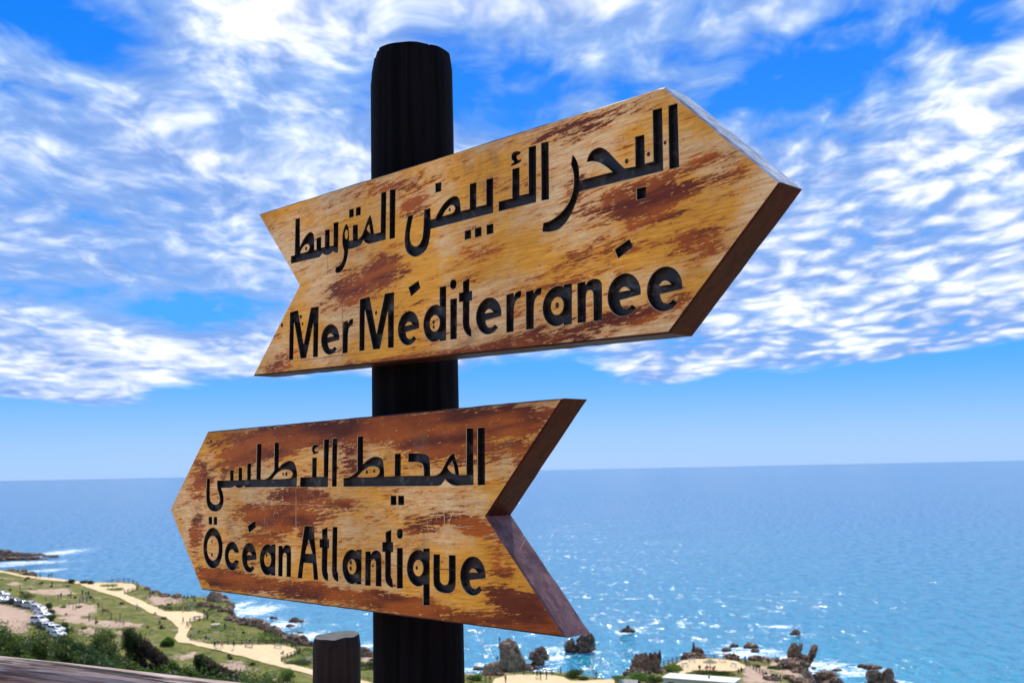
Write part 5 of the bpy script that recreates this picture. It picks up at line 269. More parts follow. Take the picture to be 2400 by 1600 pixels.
M['lo']=sign_face('worn_varnished_wood_red',LOWER_STAIN,(1.0,.47,.045),(.99,.70,.33),.0,(-.09,.215),(.40,.29,.25))
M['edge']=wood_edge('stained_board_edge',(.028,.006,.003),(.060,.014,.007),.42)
M['glare']=wood_edge('weathered_sky_glare_edge',(.20,.21,.23),(.55,.57,.60),.30,spec=.5)  # worn edge facing up and right, with sky glare painted into its pale colour
M['plum']=wood_edge('skylit_plum_edge',(.10,.045,.045),(.22,.11,.11),.38)  # lighter copy of the edge stain: skylight on the up-facing notch, put into colour
M['bare']=plain('bare_wood_rim',(.62,.42,.20),.7,.25,60.)
M['scr']=plain('scratched_wood',(.80,.60,.33),.7,.2,40.)
m,g,out=new_mat('black_letter_paint'); tc=g.n('TexCoord',_out=3)
w=g.rng(g.noise(tc,38.,6,.7),.52,.70,0,1,True); w2=g.rng(g.noise(g.mul(tc,(30,30,180)),1.,4,.6),.5,.7,0,.5)
col=g.mix(g.m('MULTIPLY',w,.85),(.009,.008,.009),(.13,.112,.095)); col=g.mix(g.m('MULTIPLY',w2,.35),col,(.14,.10,.06))
princ(g,out,col,.5,bump(g,g.noise(tc,300.,3),.4,.001),spec=.4); M['ink']=m
m,g,out=new_mat('creosoted_post_wood'); tc=g.n('TexCoord',_out=3)
gr=g.noise(g.mul(tc,(60,60,2.4)),1.,5,.62,.2); pt=g.noise(tc,5.,5,.6); sc=g.rng(g.noise(g.mul(tc,(34,34,6)),1.,5,.72),.62,.72,0,1,True)
col=g.mix(g.rng(gr,.38,.62,0,1,True),(.0012,.0011,.0016),(.0055,.0042,.0052)); col=g.mix(g.m('MULTIPLY',sc,.5),col,(.018,.015,.016))
k=g.rng(pt,.3,.7,.7,1.3)
princ(g,out,g.mul(col,g.xyz(k,k,k)),.75,bump(g,gr,.2,.003),spec=.07); M['post']=m
m,g,out=new_mat('dark_brown_post_wood'); tc=g.n('TexCoord',_out=3)
gr=g.noise(g.mul(tc,(75,75,3.)),1.,5,.65,.3); pt=g.noise(tc,6.,5,.6); up=g.rng(g.sep(g.n('NewGeometry',_out=1))[2],.6,.9,0,1)
col=g.mix(g.rng(gr,.35,.65,0,1,True),(.008,.0045,.004),(.034,.019,.015)); k=g.rng(pt,.3,.7,.6,1.4); col=g.mul(col,g.xyz(k,k,k))
col=g.mix(up,col,g.mix(g.rng(g.noise(tc,90.,4,.7),.35,.65,0,1),(.012,.012,.015),(.042,.042,.047)))
princ(g,out,col,.7,bump(g,gr,.7,.004),spec=.2); M['stub']=m
m,g,out=new_mat('weathered_rail_wood'); tc=g.n('TexCoord',_out=3)
gr=g.noise(g.mul(tc,(3.,95,95)),1.,6,.7,.5); pt=g.noise(g.mul(tc,(3,9,9)),1.,5,.6); ck=g.rng(g.noise(g.mul(tc,(1.0,46,46)),1.,4,.55,.6),.37,.43,0,1,True)
col=g.mix(g.rng(gr,.36,.64,0,1,True),(.09,.048,.035),(.56,.42,.35)); col=g.mix(g.rng(pt,.4,.7,0,.55),col,(.20,.10,.07))
col=g.mix(ck,(.02,.013,.011),col)
princ(g,out,col,.75,bump(g,g.m('MULTIPLY_ADD',ck,.8,g.m('MULTIPLY',gr,.5)),.8,.006),spec=.3); M['rail']=m
m,g,out=new_mat('dark_fence_wood'); tc=g.n('TexCoord',_out=3)
gr=g.noise(g.mul(tc,(12,12,2)),1.,4); col=g.mix(g.rng(gr,.3,.7,0,1),(.03,.02,.016),(.075,.05,.04)); princ(g,out,col,.8,spec=.25); M['fence']=m
# ground: grass / bare soil / rock from the terrain's own masks
m,g,out=new_mat('coastal_ground'); pos=g.n('NewGeometry',_out=0)
def attr(n): 
    a=g.t.nodes.new('ShaderNodeAttribute'); a.attribute_name=n; return a.outputs[2]
n1=g.noise(pos,.12,6,.68); n2=g.noise(pos,.55,5,.65); n3=g.noise(pos,3.2,4,.65); n4=g.noise(pos,.23,5,.65)
gr=g.mix(g.rng(n1,.38,.62,0,1,True),(.058,.100,.009),(.140,.155,.015))
gr=g.mix(g.rng(n2,.40,.62,0,1,True),gr,(.19,.15,.045)); gr=g.mix(g.rng(n4,.50,.66,0,.85,True),gr,(.040,.068,.010))
k=g.rng(n3,.28,.72,.38,1.5); gr=g.mul(gr,g.xyz(k,k,k))
so=g.mix(g.rng(n2,.3,.7,0,1),(.36,.235,.165),(.50,.35,.25)); k=g.rng(n3,.25,.75,.8,1.2); so=g.mul(so,g.xyz(k,k,k))
gr=g.mix(g.m('MULTIPLY',attr('scrub'),g.rng(n2,.3,.6,.55,1.)),gr,g.mix(g.rng(n3,.35,.65,0,1),(.022,.032,.008),(.075,.080,.018)))
sm=g.m('ADD',attr('soil'),g.m('MULTIPLY_ADD',n2,1.5,-.75)); sm=g.m('ADD',sm,g.m('MULTIPLY_ADD',n3,.7,-.35))
sm=g.m('MAXIMUM',g.rng(sm,.36,.66,0,1,True),g.m('MULTIPLY',g.rng(g.noise(pos,.16,6,.68),.57,.70,0,1,True),.8))
col=g.mix(sm,gr,so)
ro=g.mix(g.rng(n2,.35,.65,0,1),(.12,.075,.055),(.30,.21,.15)); k=g.rng(g.noise(pos,1.4,6,.7),.3,.7,.4,1.4); ro=g.mul(ro,g.xyz(k,k,k))
rm=g.rng(g.m('ADD',attr('rock'),g.m('MULTIPLY_ADD',n2,.6,-.3)),.4,.6,0,1,True)
col=g.mix(rm,col,ro)
princ(g,out,col,.9,bump(g,g.m('ADD',n3,g.m('MULTIPLY',n2,1.5)),.6,.25),spec=.1); M['ground']=m
m,g,out=new_mat('pale_sand_path'); pos=g.n('NewGeometry',_out=0)
n2=g.noise(pos,.5,5,.6); n3=g.noise(pos,4.,4,.6)
col=g.mix(g.rng(n2,.3,.7,0,1),(.56,.40,.21),(.68,.50,.28)); k=g.rng(n3,.3,.7,.9,1.1)
princ(g,out,g.mul(col,g.xyz(k,k,k)),.9,spec=.15); M['path']=m
m,g,out=new_mat('coastal_rock'); tc=g.n('TexCoord',_out=3); 
n1=g.noise(tc,.35,6,.65); n2=g.noise(g.mul(tc,(1.2,1.2,.6)),1.3,7,.7); rnd=g.n('ObjectInfo',_out=5)
col=g.mix(g.rng(n1,.35,.65,0,1,True),(.13,.068,.040),(.42,.25,.14)); k=g.rng(n2,.3,.7,.35,1.5); col=g.mul(col,g.xyz(k,k,k))
gz=g.sep(g.n('NewGeometry',_out=0))[2]; wet=g.rng(gz,.0,1.6,.4,1.,True); col=g.mul(col,g.xyz(wet,wet,wet))
k=g.rng(rnd,0,1,.75,1.2); col=g.mul(col,g.xyz(k,k,k))
princ(g,out,col,g.rng(gz,0,2.2,.35,.85),bump(g,n2,.9,.5),spec=.35); M['rock']=m
m,g,out=new_mat('pale_rock'); tc=g.n('TexCoord',_out=3)
n1=g.noise(tc,.5,6,.65); n2=g.noise(tc,1.6,7,.7)
col=g.mix(g.rng(n1,.35,.65,0,1,True),(.19,.11,.07),(.46,.30,.19)); k=g.rng(n2,.3,.7,.4,1.4); col=g.mul(col,g.xyz(k,k,k))
princ(g,out,col,.85,bump(g,n2,.9,.4),spec=.2); M['rock2']=m
# water
m,g,out=new_mat('sea_water'); pos=g.n('NewGeometry',_out=0)
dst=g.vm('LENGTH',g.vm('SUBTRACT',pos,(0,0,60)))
foam=attr('foam'); shal=attr('shallow')
w2=g.noise(g.mul(pos,(.55,.8,0)),1.,4,.6,.4,dim='2D'); w0=g.noise(g.mul(pos,(.012,.035,0)),1.,4,.55,dim='2D')
def slopes(vec,k): return g.mul(g.vm('SUBTRACT',g.n('TexNoise',_out=1,_props={'noise_dimensions':'2D'},Vector=vec,Scale=1.,Detail=2.,Roughness=.6),(.5,.5,.5)),(k,k,0))
sl=g.vm('ADD',slopes(g.mul(pos,(2.3,1.05,0)),1.08),g.vm('ADD',slopes(g.mul(pos,(.22,.10,0)),.75),slopes(g.mul(pos,(4.,2.2,0)),.55)))
lull=g.m('MULTIPLY',g.rng(w0,.3,.7,.75,1.15),g.rng(dst,700,3500,1,.78,True))
nrm=g.vm('NORMALIZE',g.vm('ADD',g.mul(sl,g.xyz(lull,lull,0.)),(0,0,1)))
deepc=g.mix(g.rng(w0,.35,.65,0,1,True),(.0,.115,.265),(.002,.140,.30))
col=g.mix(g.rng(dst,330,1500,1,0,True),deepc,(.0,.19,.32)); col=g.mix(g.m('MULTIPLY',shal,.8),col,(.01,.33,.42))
chop=g.m('ADD',g.m('MULTIPLY',g.noise(g.mul(pos,(.30,.10,0)),1.,4,.6,.3,dim='2D'),.6),g.m('MULTIPLY',g.noise(g.mul(pos,(1.0,.33,0)),1.,3,.6,.3,dim='2D'),.4))
ck_=g.rng(chop,.36,.64,0,1,True); amp=g.rng(dst,350,2500,.62,.25)
col=g.mix(g.m('MULTIPLY',ck_,amp),g.mul(col,(.8,.72,.78)),g.vm('ADD',g.mul(col,(1.3,1.35,1.2)),(.015,.02,.02)))
fn=g.noise(g.mul(pos,(.22,.3,0)),1.,7,.72,.6,dim='2D'); fn2=g.noise(g.mul(pos,(.9,1.3,0)),1.,5,.7,dim='2D')
fa=g.m('ADD',g.m('MULTIPLY',foam,.95),g.m('ADD',g.m('MULTIPLY_ADD',fn,2.6,-1.3),g.m('MULTIPLY_ADD',fn2,1.6,-.8)))
fm=g.m('MULTIPLY',g.rng(fa,.40,.95,0,.95),g.rng(foam,.02,.25,0,1))
caps=g.rng(g.m('ADD',g.noise(g.mul(pos,(.09,.34,0)),1.,5,.62,dim='2D'),g.m('MULTIPLY',w2,.2)),.90,.93,0,.8); caps=g.m('MULTIPLY',caps,g.rng(dst,300,2500,1,0))
fm=g.m('MAXIMUM',fm,caps)
col=g.mix(fm,col,(.80,.84,.86))
princ(g,out,col,g.m('MAXIMUM',g.m('MULTIPLY',fm,.8),g.rng(dst,250,4000,.12,.13)),nrm,spec=.5,IOR=1.33); M['sea']=m
def leaf_mat(name,a,b):
    m,g,out=new_mat(name); tc=g.n('TexCoord',_out=3); n1=g.noise(tc,1.1,4); n2=g.noise(tc,9.,3)
    col=g.mix(g.rng(n1,.35,.65,0,1,True),a,b); k=g.rng(n2,.3,.7,.6,1.4); col=g.mul(col,g.xyz(k,k,k))
    p=princ(g,out,col,.6,spec=.3); tr=g.n('BsdfTranslucent',Color=g.mul(col,(1.2,1.5,.7))); ms=g.t.nodes.new('ShaderNodeMixShader'); ms.inputs[0].default_value=.3
    g.l.new(p.outputs[0],ms.inputs[1]); g.l.new(tr,ms.inputs[2]); g.l.new(ms.outputs[0],out.inputs[0]); return m
M['leafA']=leaf_mat('dark_shrub_leaves',(.020,.040,.007),(.046,.076,.011))
M['leafB']=leaf_mat('olive_shrub_leaves',(.048,.070,.010),(.105,.118,.017))
M['leafC']=leaf_mat('grey_green_leaves',(.040,.072,.030),(.080,.118,.052))
M['leafD']=leaf_mat('fresh_green_leaves',(.07,.16,.015),(.13,.24,.03))
M['twig']=leaf_mat('dry_brown_twigs',(.034,.022,.018),(.075,.048,.038))
M['bark']=plain('shrub_bark',(.06,.042,.032),.9)
# ================================================================ setting: terrain, sea, paths
def poly_sd(px,py,poly):
    """signed distance to a closed polygon, positive inside (vectorised)"""
    P=np.asarray(poly,float); Q=np.roll(P,-1,0)
    best=np.full(px.shape,1e18); ins=np.zeros(px.shape,bool)
    for (x0,y0),(x1,y1) in zip(P,Q):
        dx,dy=x1-x0,y1-y0; L=dx*dx+dy*dy+1e-12
        t=np.clip(((px-x0)*dx+(py-y0)*dy)/L,0,1)
        best=np.minimum(best,(px-x0-t*dx)**2+(py-y0-t*dy)**2)
        c=(y0>py)!=(y1>py)
        with np.errstate(divide='ignore',invalid='ignore'): xi=x0+(py-y0)*dx/(dy if dy else 1e-12)
        ins^=c&(px<xi)
    d=np.sqrt(best); return np.where(ins,d,-d)
def vnoise(x,y,s):
    x=x*s;y=y*s
    return (np.sin(x*1.7+np.sin(y*1.3)*1.4)+np.sin(y*2.1+np.sin(x*.9+2)*1.7)+.6*np.sin(3.7*x+2.9*y+np.sin(2.2*x-y)))/2.6
def ground_z(x,y):
    x=np.asarray(x,float);y=np.asarray(y,float)
    s=poly_sd(x,y,COAST)+1.2*vnoise(x,y,.35)*sstep(60,120,y)
    t=sstep(-9,1.0,s); z=land_z(x,y)
    low=-5+1.5*vnoise(x,y,.5)
    ct=np.clip(t+.10*vnoise(x,y,.9)*(t>.02)*(t<.98),0,1)
    return low*(1-ct)+z*ct
def gz(x,y): return float(ground_z(np.array([x]),np.array([y]))[0])
xs=np.concatenate([np.arange(-560,-190,6.),np.arange(-190,112,1.15),np.arange(112,330,8.)])
ys=np.concatenate([np.arange(-90,60,2.5),np.arange(60,190,1.8),np.arange(190,375,1.2),np.arange(375,440,6.)])
X,Y=np.meshgrid(xs,ys); SDC=poly_sd(X,Y,COAST)
Zg=ground_z(X,Y); Zg+=.10*vnoise(X,Y,1.1)*sstep(20,60,Y)
soil=np.zeros_like(X)
for p in SOIL: soil=np.maximum(soil,sstep(-3.5,4.,poly_sd(X,Y,p)))
soil=np.maximum(soil,1-sstep(3.6,5.5,Y))
rock=1-sstep(-1.5,2.2,SDC+1.5*vnoise(X,Y,.4)); rock*=sstep(40,90,Y)
ny,nx=X.shape; idx=np.arange(ny*nx).reshape(ny,nx)
F=np.stack([idx[:-1,:-1],idx[:-1,1:],idx[1:,1:],idx[1:,:-1]],-1).reshape(-1,4)
keep=(Zg.reshape(-1)[F]>-4.2).any(1)
F=F[keep]
def grid_mesh(name,V,F,mat,attrs):
    me=bpy.data.meshes.new(name); me.vertices.add(len(V)); me.vertices.foreach_set('co',np.asarray(V,np.float32).ravel())
    me.loops.add(F.size); me.loops.foreach_set('vertex_index',F.ravel().astype(np.int32))
    me.polygons.add(len(F)); me.polygons.foreach_set('loop_start',np.arange(0,F.size,F.shape[1],dtype=np.int32)); me.polygons.foreach_set('loop_total',np.full(len(F),F.shape[1],np.int32))
    me.polygons.foreach_set('use_smooth',np.ones(len(F),bool))
    for k,v in attrs.items():
        a=me.attributes.new(k,'FLOAT','POINT'); a.data.foreach_set('value',np.asarray(v,np.float32).ravel())
    me.materials.append(mat); me.update(); me.validate()
    return link(bpy.data.objects.new(name,me))
V=np.stack([X,Y,Zg],-1).reshape(-1,3)
struct(grid_mesh('ground',V,F,M['ground'],{'soil':soil,'rock':rock,'scrub':(1-sstep(180,215,Y+X*.25+25+8*vnoise(X,Y,.12)))*sstep(6,12,Y)}))
# sea: one sheet from the shore to the horizon
wx=np.concatenate([-np.geomspace(60000,700,14),np.arange(-640,-140,10.),np.arange(-140,140,2.5),np.arange(140,420,10.),np.geomspace(450,60000,14)])
wy=np.concatenate([[-400.,0,60,110],np.arange(130,520,3.),np.arange(520,960,9.),np.geomspace(980,60000,22)])
X2,Y2=np.meshgrid(wx,wy); sdw=-poly_sd(X2,Y2,COAST)
foam=.9*np.exp(-np.maximum(sdw-7,0)/9.)*(sdw<80)
for cx,cy,rx,ry in FOAM:
    foam=np.maximum(foam,.9*np.exp(-((X2-cx)/(rx*1.1))**2-((Y2-cy)/(ry*1.1+1))**2))
for k,(cx,cy) in SEAROCK.items():
    foam=np.maximum(foam,.62*np.exp(-(((X2-cx)**2+(Y2-cy)**2)/49.)))
shal=np.exp(-np.maximum(sdw,0)/60.)
ny,nx=X2.shape; idx=np.arange(ny*nx).reshape(ny,nx)
F2=np.stack([idx[:-1,:-1],idx[:-1,1:],idx[1:,1:],idx[1:,:-1]],-1).reshape(-1,4)
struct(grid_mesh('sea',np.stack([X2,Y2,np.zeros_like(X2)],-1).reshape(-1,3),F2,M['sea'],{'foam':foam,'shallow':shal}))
# paths: triangulated outlines, subdivided and draped just above the ground
def draped(name,poly,mat,dz=.14):
    bm=bmesh.new()
    vs=[bm.verts.new((x,y,0)) for x,y in poly]; f=bm.faces.new(vs)
    bmesh.ops.triangulate(bm,faces=[f])
    for _ in range(7):
        long=[e for e in bm.edges if e.calc_length()>2.2]
        if not long: break
        bmesh.ops.subdivide_edges(bm,edges=long,cuts=1); bmesh.ops.triangulate(bm,faces=bm.faces[:])
    co=np.array([v.co[:2] for v in bm.verts]); zz=land_z(co[:,0],co[:,1])+.10*vnoise(co[:,0],co[:,1],1.1)+dz
    for v,z in zip(bm.verts,zz): v.co.z=z
    return struct(bm_obj(name,bm,M['path'],smooth=True))
for p in PATHS: draped('sand_path',p,M['path'])
# ================================================================ signpost
UAX=Vector((.71325045,-.70090926,0)); BAX=Vector((.70090926,.71325045,0)); PC=Vector((-.19797292,2.16697548,EYE)); YF=-.146; TH=.060; CARVE=.011
sign=empty('signpost',(PC.x,PC.y,58.35)); tag(sign,'tall dark round post carrying two carved wooden arrow boards in front of the sea','signpost')
def fill2d(contours):
    cu=bpy.data.curves.new('outline','CURVE'); cu.dimensions='2D'; cu.fill_mode='BOTH'
    for c in contours:
        s=cu.splines.new('POLY'); s.points.add(len(c)-1); s.use_cyclic_u=True
        for q,p in zip(s.points,c): q.co=(p[0],p[1],0,1)
    o=bpy.data.objects.new('outline',cu); COL.objects.link(o)
    dg=bpy.context.evaluated_depsgraph_get(); me=bpy.data.meshes.new_from_object(o.evaluated_get(dg))
    vs=[tuple(v.co) for v in me.vertices]; fs=[tuple(p.vertices) for p in me.polygons]
    bpy.data.objects.remove(o); bpy.data.curves.remove(cu); bpy.data.meshes.remove(me)
    return vs,fs
def area(c): return .5*sum(c[i][0]*c[(i+1)%len(c)][1]-c[(i+1)%len(c)][0]*c[i][1] for i in range(len(c)))
def offset(c,d):
    """move a closed outline inwards (towards its left side if counter-clockwise) by d"""
    N=len(c); s=1 if area(c)>0 else -1; out=[]
    for i in range(N):
        p0,p1,p2=Vector(c[i-1]),Vector(c[i]),Vector(c[(i+1)%N])
        a=(p1-p0); b=(p2-p1)
        a=a.normalized() if a.length>1e-9 else b.normalized(); b=b.normalized() if b.length>1e-9 else a
        n1=Vector((-a.y,a.x))*s; n2=Vector((-b.y,b.x))*s; n=(n1+n2)
        n=n/max(n.length_squared,.5)*2 if n.length>1e-6 else n1
        out.append(tuple(p1+n*d*min(1.,1.)))
    return out
def dedupe(c):
    o=[]
    for p in c:
        if not o or (abs(p[0]-o[-1][0])+abs(p[1]-o[-1][1]))>2e-4: o.append(p)
    if abs(o[0][0]-o[-1][0])+abs(o[0][1]-o[-1][1])<2e-4: o.pop()
    return o
def arrow_board(outline,letters,face,marks,label,edge_lab,nails):
    root_m=Matrix((( UAX.x,BAX.x,0,0),(UAX.y,BAX.y,0,0),(0,0,1,EYE-58.35),(0,0,0,1)))
    CH=.0028
    if area(outline)<0: outline=outline[::-1]
    inner=offset(outline,CH)
    letters=[[dedupe(c) for c in L] for L in letters]
    vs,fs=fill2d([inner]+[L[0] for L in letters])
    verts=[(x,YF,z) for x,z,_ in vs]; faces=list(fs); mi=[0]*len(fs)
    for L in letters:                                    # uncut islands inside the letters
        for c in L[1:]:
            iv,jf=fill2d([c]); o=len(verts); verts+=[(x,YF,z) for x,z,_ in iv]; faces+=[tuple(i+o for i in q) for q in jf]; mi+=[0]*len(jf)
    def ring(c,y): 
        i0=len(verts); verts.extend((x,y,z) for x,z in c); return list(range(i0,i0+len(c)))
    # edge: densified so the arrises are not dead straight
    def dens(c,step=.02):
        o=[]
        for i in range(len(c)):
            a=Vector(c[i]);b=Vector(c[(i+1)%len(c)]); k=max(1,int((b-a).length/step)); o+= [tuple(a.lerp(b,j/k)) for j in range(k)]
        return o
    oi,oo=dens(inner),None
    ratio=[(p) for p in oi]
    oo=[]; N=len(outline)
    for i in range(N):
        a=Vector(inner[i]);b=Vector(inner[(i+1)%N]); k=max(1,int((b-a).length/.02)); A=Vector(outline[i]);B=Vector(outline[(i+1)%N])
        oo+=[tuple(A.lerp(B,j/k)) for j in range(k)]
    jit=[(x+.0009*noise.noise((x*31,z*31,1)),z+.0009*noise.noise((x*31,z*31,7))) for x,z in oo]
    r0=ring(oi,YF); r1=ring(jit,YF+CH); r2=ring(jit,YF+TH-CH); r3=ring(oi,YF+TH)
    n=len(r0)
    for a,b in ((r0,r1),(r1,r2),(r2,r3)):
        for i in range(n):
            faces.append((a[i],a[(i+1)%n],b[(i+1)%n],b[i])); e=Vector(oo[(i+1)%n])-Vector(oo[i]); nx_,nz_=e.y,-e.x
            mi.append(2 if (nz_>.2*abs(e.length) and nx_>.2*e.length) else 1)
    bk=ring(inner,YF+TH); faces.append(tuple(bk[::-1])); mi.append(1)
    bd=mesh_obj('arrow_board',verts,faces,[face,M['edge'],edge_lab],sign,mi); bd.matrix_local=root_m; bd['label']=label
    for L in letters:
        v=[];f=[];k=[]
        def R(c,y):
            i0=len(v); v.extend((x,y,z) for x,z in c); return list(range(i0,i0+len(c)))
        for ci,c in enumerate(L):
            ins=offset(c,.0007 if ci==0 else -.0007)
            a=R(c,YF); b=R(ins,YF+.0008); d=R(ins,YF+CARVE); q=len(c)
            for i in range(q):
                j=(i+1)%q; f.append((a[i],a[j],b[j],b[i])); k.append(1); f.append((b[i],b[j],d[j],d[i])); k.append(0)
        fv,ff=fill2d([offset(c,.0007 if ci==0 else -.0007) for ci,c in enumerate(L)]); o=len(v)
        v+= [(x,YF+CARVE,z) for x,z,_ in fv]; f+=[tuple(i+o for i in q) for q in ff]; k+=[0]*len(ff)
        le=mesh_obj('letter',v,f,[M['ink'],M['bare']],bd,k)
    for (x0,z0,x1,z1,w),nm,mt in marks:
        a=Vector((x0,z0));b=Vector((x1,z1)); d=(b-a).normalized(); nn=Vector((-d.y,d.x)); K=7; v=[];f=[]
        for i in range(K+1):
            t=i/K; p=a.lerp(b,t)+nn*w*.8*noise.noise((x0*40+t*4,z0*40,3)); ww=w*.5*(.25+.75*math.sin(math.pi*min(.97,max(.03,t)))); v+=[(*(p+nn*ww),),(*(p-nn*ww),)]
        vv=[(x,YF-.0004,z) for x,z in v]; f=[(2*i,2*i+1,2*i+3,2*i+2) for i in range(K)]
        mesh_obj(nm,vv,f,mt,bd)
    for k,(x,z) in enumerate(nails):
        r=.0034*(.8+.5*((k*37)%10)/10); v=[(x+r*math.cos(a),YF-.0003,z+r*1.1*math.sin(a)) for a in np.linspace(0,2*math.pi,13)[:12]]+[(x+.6*r*math.cos(a),YF-.0011,z+.66*r*math.sin(a)) for a in np.linspace(0,2*math.pi,13)[:12]]
        mesh_obj('nail_head',v,[(i,(i+1)%12,12+(i+1)%12,12+i) for i in range(12)]+[tuple(range(12,24))],M['nail'],bd)
    return bd
M['nail']=plain('rusty_nail',(.028,.018,.012),.7,.5,300.)
M['crack']=plain('dark_crack',(.05,.028,.014),.9)
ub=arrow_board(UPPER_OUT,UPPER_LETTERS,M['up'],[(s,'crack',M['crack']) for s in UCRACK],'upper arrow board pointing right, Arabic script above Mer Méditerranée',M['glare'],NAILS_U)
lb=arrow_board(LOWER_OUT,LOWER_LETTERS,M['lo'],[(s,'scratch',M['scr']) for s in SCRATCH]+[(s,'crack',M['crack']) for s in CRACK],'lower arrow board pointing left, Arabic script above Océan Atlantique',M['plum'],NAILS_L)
def round_post(name,mat,parent,r,z0,z1,lean=(0,0),tilt=(0,0),seg=144,rows=90,cracks=(),seed=0,taper=0.,chips=()):
    v=[];f=[]
    for j in range(rows+1):
        t=j/rows; z=z0+(z1-z0)*t
        for i in range(seg):
            a=2*math.pi*i/seg; rr=r*(1-taper*t)
            rr*=1+.010*noise.noise((math.cos(a)*1.5,math.sin(a)*1.5,z*1.6+seed))+.0015*noise.noise((math.cos(a)*13,math.sin(a)*13,z*.9+seed))
            for ca,cz0,cz1,cw,cdp in cracks:
                dz=min(1,max(0,(z-cz0)/.08))*min(1,max(0,(cz1-z)/.08)); da=(a-ca-.05*noise.noise((z*3,ca,0))+math.pi)%(2*math.pi)-math.pi
                rr-=cdp*dz*math.exp(-(da/cw)**2)
            top=max(0,(z-(z1-.012))/.012); rr-=.004*top*top
            for ca,wd,dp,hh in chips:
                da=(a-ca+math.pi)%(2*math.pi)-math.pi; rr-=dp*math.exp(-(da/wd)**2)*max(0,1-(z1-z)/hh)
            zz=z+(tilt[0]*math.cos(a)+tilt[1]*math.sin(a))*rr*t**8+.003*t**8*noise.noise((a*2,seed,0))
            v.append((rr*math.cos(a)+lean[0]*(z-z0),rr*math.sin(a)+lean[1]*(z-z0),zz))
    for j in range(rows):
        for i in range(seg): f.append((j*seg+i,j*seg+(i+1)%seg,(j+1)*seg+(i+1)%seg,(j+1)*seg+i))
    # top with rings of end grain
    prev=[]
    for i in range(seg): prev.append(len(v)); v.append(v[rows*seg+i])
    for q in (.8,.55,.3,.1):
        cur=[]
        for i in range(seg):
            x,y,z=v[rows*seg+i]; cx,cy=lean[0]*(z1-z0),lean[1]*(z1-z0); zc=z1+(z-z1)*q
            cur.append(len(v)); v.append((cx+(x-cx)*q,cy+(y-cy)*q,zc+.003*noise.noise((x*q*40,y*q*40,seed))))
        for i in range(seg): f.append((prev[i],prev[(i+1)%seg],cur[(i+1)%seg],cur[i]))
        prev=cur
    f.append(tuple(prev)); f.append(tuple(reversed(range(seg))))
    o=mesh_obj(name,v,f,mat,parent,smooth=True); return o
H=EYE-58.35
fa=math.atan2(-2.167,.198)   # side of the post that faces the camera
P=round_post('post',M['post'],sign,.0948,-.35,H+.869,lean=(-.003,0),taper=.094,cracks=((fa+.02,.2,2.35,.016,.006),(fa+.5,1.3,2.6,.013,.004),(fa-.45,.3,2.1,.013,.004),(fa+1.0,.4,1.6,.015,.004),(fa-.85,1.6,2.5,.012,.003)),chips=((fa-1.45,.22,.012,.05),(fa-1.1,.12,.006,.03)),seed=3)
P.location.x=.003*(H+.35)
# nearby railing
rl=empty('wooden_railing',(-.4955,2.992,58.35)); tag(rl,'weathered round timber railing with a short dark post beside the signpost','railing')
p=round_post('post',M['stub'],rl,.0645,-.3,H-.440,tilt=(.05,.04),seg=72,rows=50,cracks=((-1.7,.2,1.1,.03,.004),(-1.2,.4,1.2,.03,.003),(-2.3,.1,.9,.03,.003)),seed=9)
rd=Vector((.91274515,-.53079172,0)).normalized()
def rail_log(name,a,b,r,seed):
    a=Vector(a);b=Vector(b); L=(b-a).length; seg=64; rows=int(L/.05); v=[];f=[]
    for j in range(rows+1):
        x=L*j/rows
        for i in range(seg):
            an=2*math.pi*i/seg
            rr=r*(1+.018*noise.noise((x*1.7,seed,an*0))+.02*noise.noise((x*2,math.cos(an)*2,math.sin(an)*2+seed)))
            for ca,dp in ((1.05,.009),(.55,.008),(2.0,.008),(.1,.009),(1.45,.006),(2.6,.008),(-.5,.008)):
                da=(an-ca-.16*noise.noise((x*1.1,ca*7,seed))+math.pi)%(2*math.pi)-math.pi; rr-=dp*math.exp(-(da/.04)**2)*max(0,.5+noise.noise((x*1.3,ca*3,seed)))
            v.append((x,rr*math.cos(an),rr*math.sin(an)))
    for j in range(rows):
        for i in range(seg): f.append((j*seg+i,(j+1)*seg+i,(j+1)*seg+(i+1)%seg,j*seg+(i+1)%seg))
    f.append(tuple(range(seg))); f.append(tuple(rows*seg+i for i in reversed(range(seg))))
    o=mesh_obj(name,v,f,M['rail'],rl,smooth=True)
    o.matrix_local=Matrix.Translation(a-rl.location)@(b-a).to_track_quat('X','Z').to_matrix().to_4x4(); return o
base=Vector((-.852,3.212,EYE-.60-.064))
rail_log('rail',base-rd*8.0,base+rd*7.0,.066,2)
rail_log('rail',base-rd*8.0-Vector((0,0,.5)),base+rd*7.0-Vector((0,0,.5)),.06,5)
for s in (-6.6,-4.3,-2.0,2.45,4.8):
    q=round_post('post',M['stub'],rl,.0645,-.3,H-.452,seg=48,rows=30,seed=9+s); pp=Vector((-.4955,2.992,0))+rd*s-Vector(rl.location); q.location=(pp.x,pp.y,0)
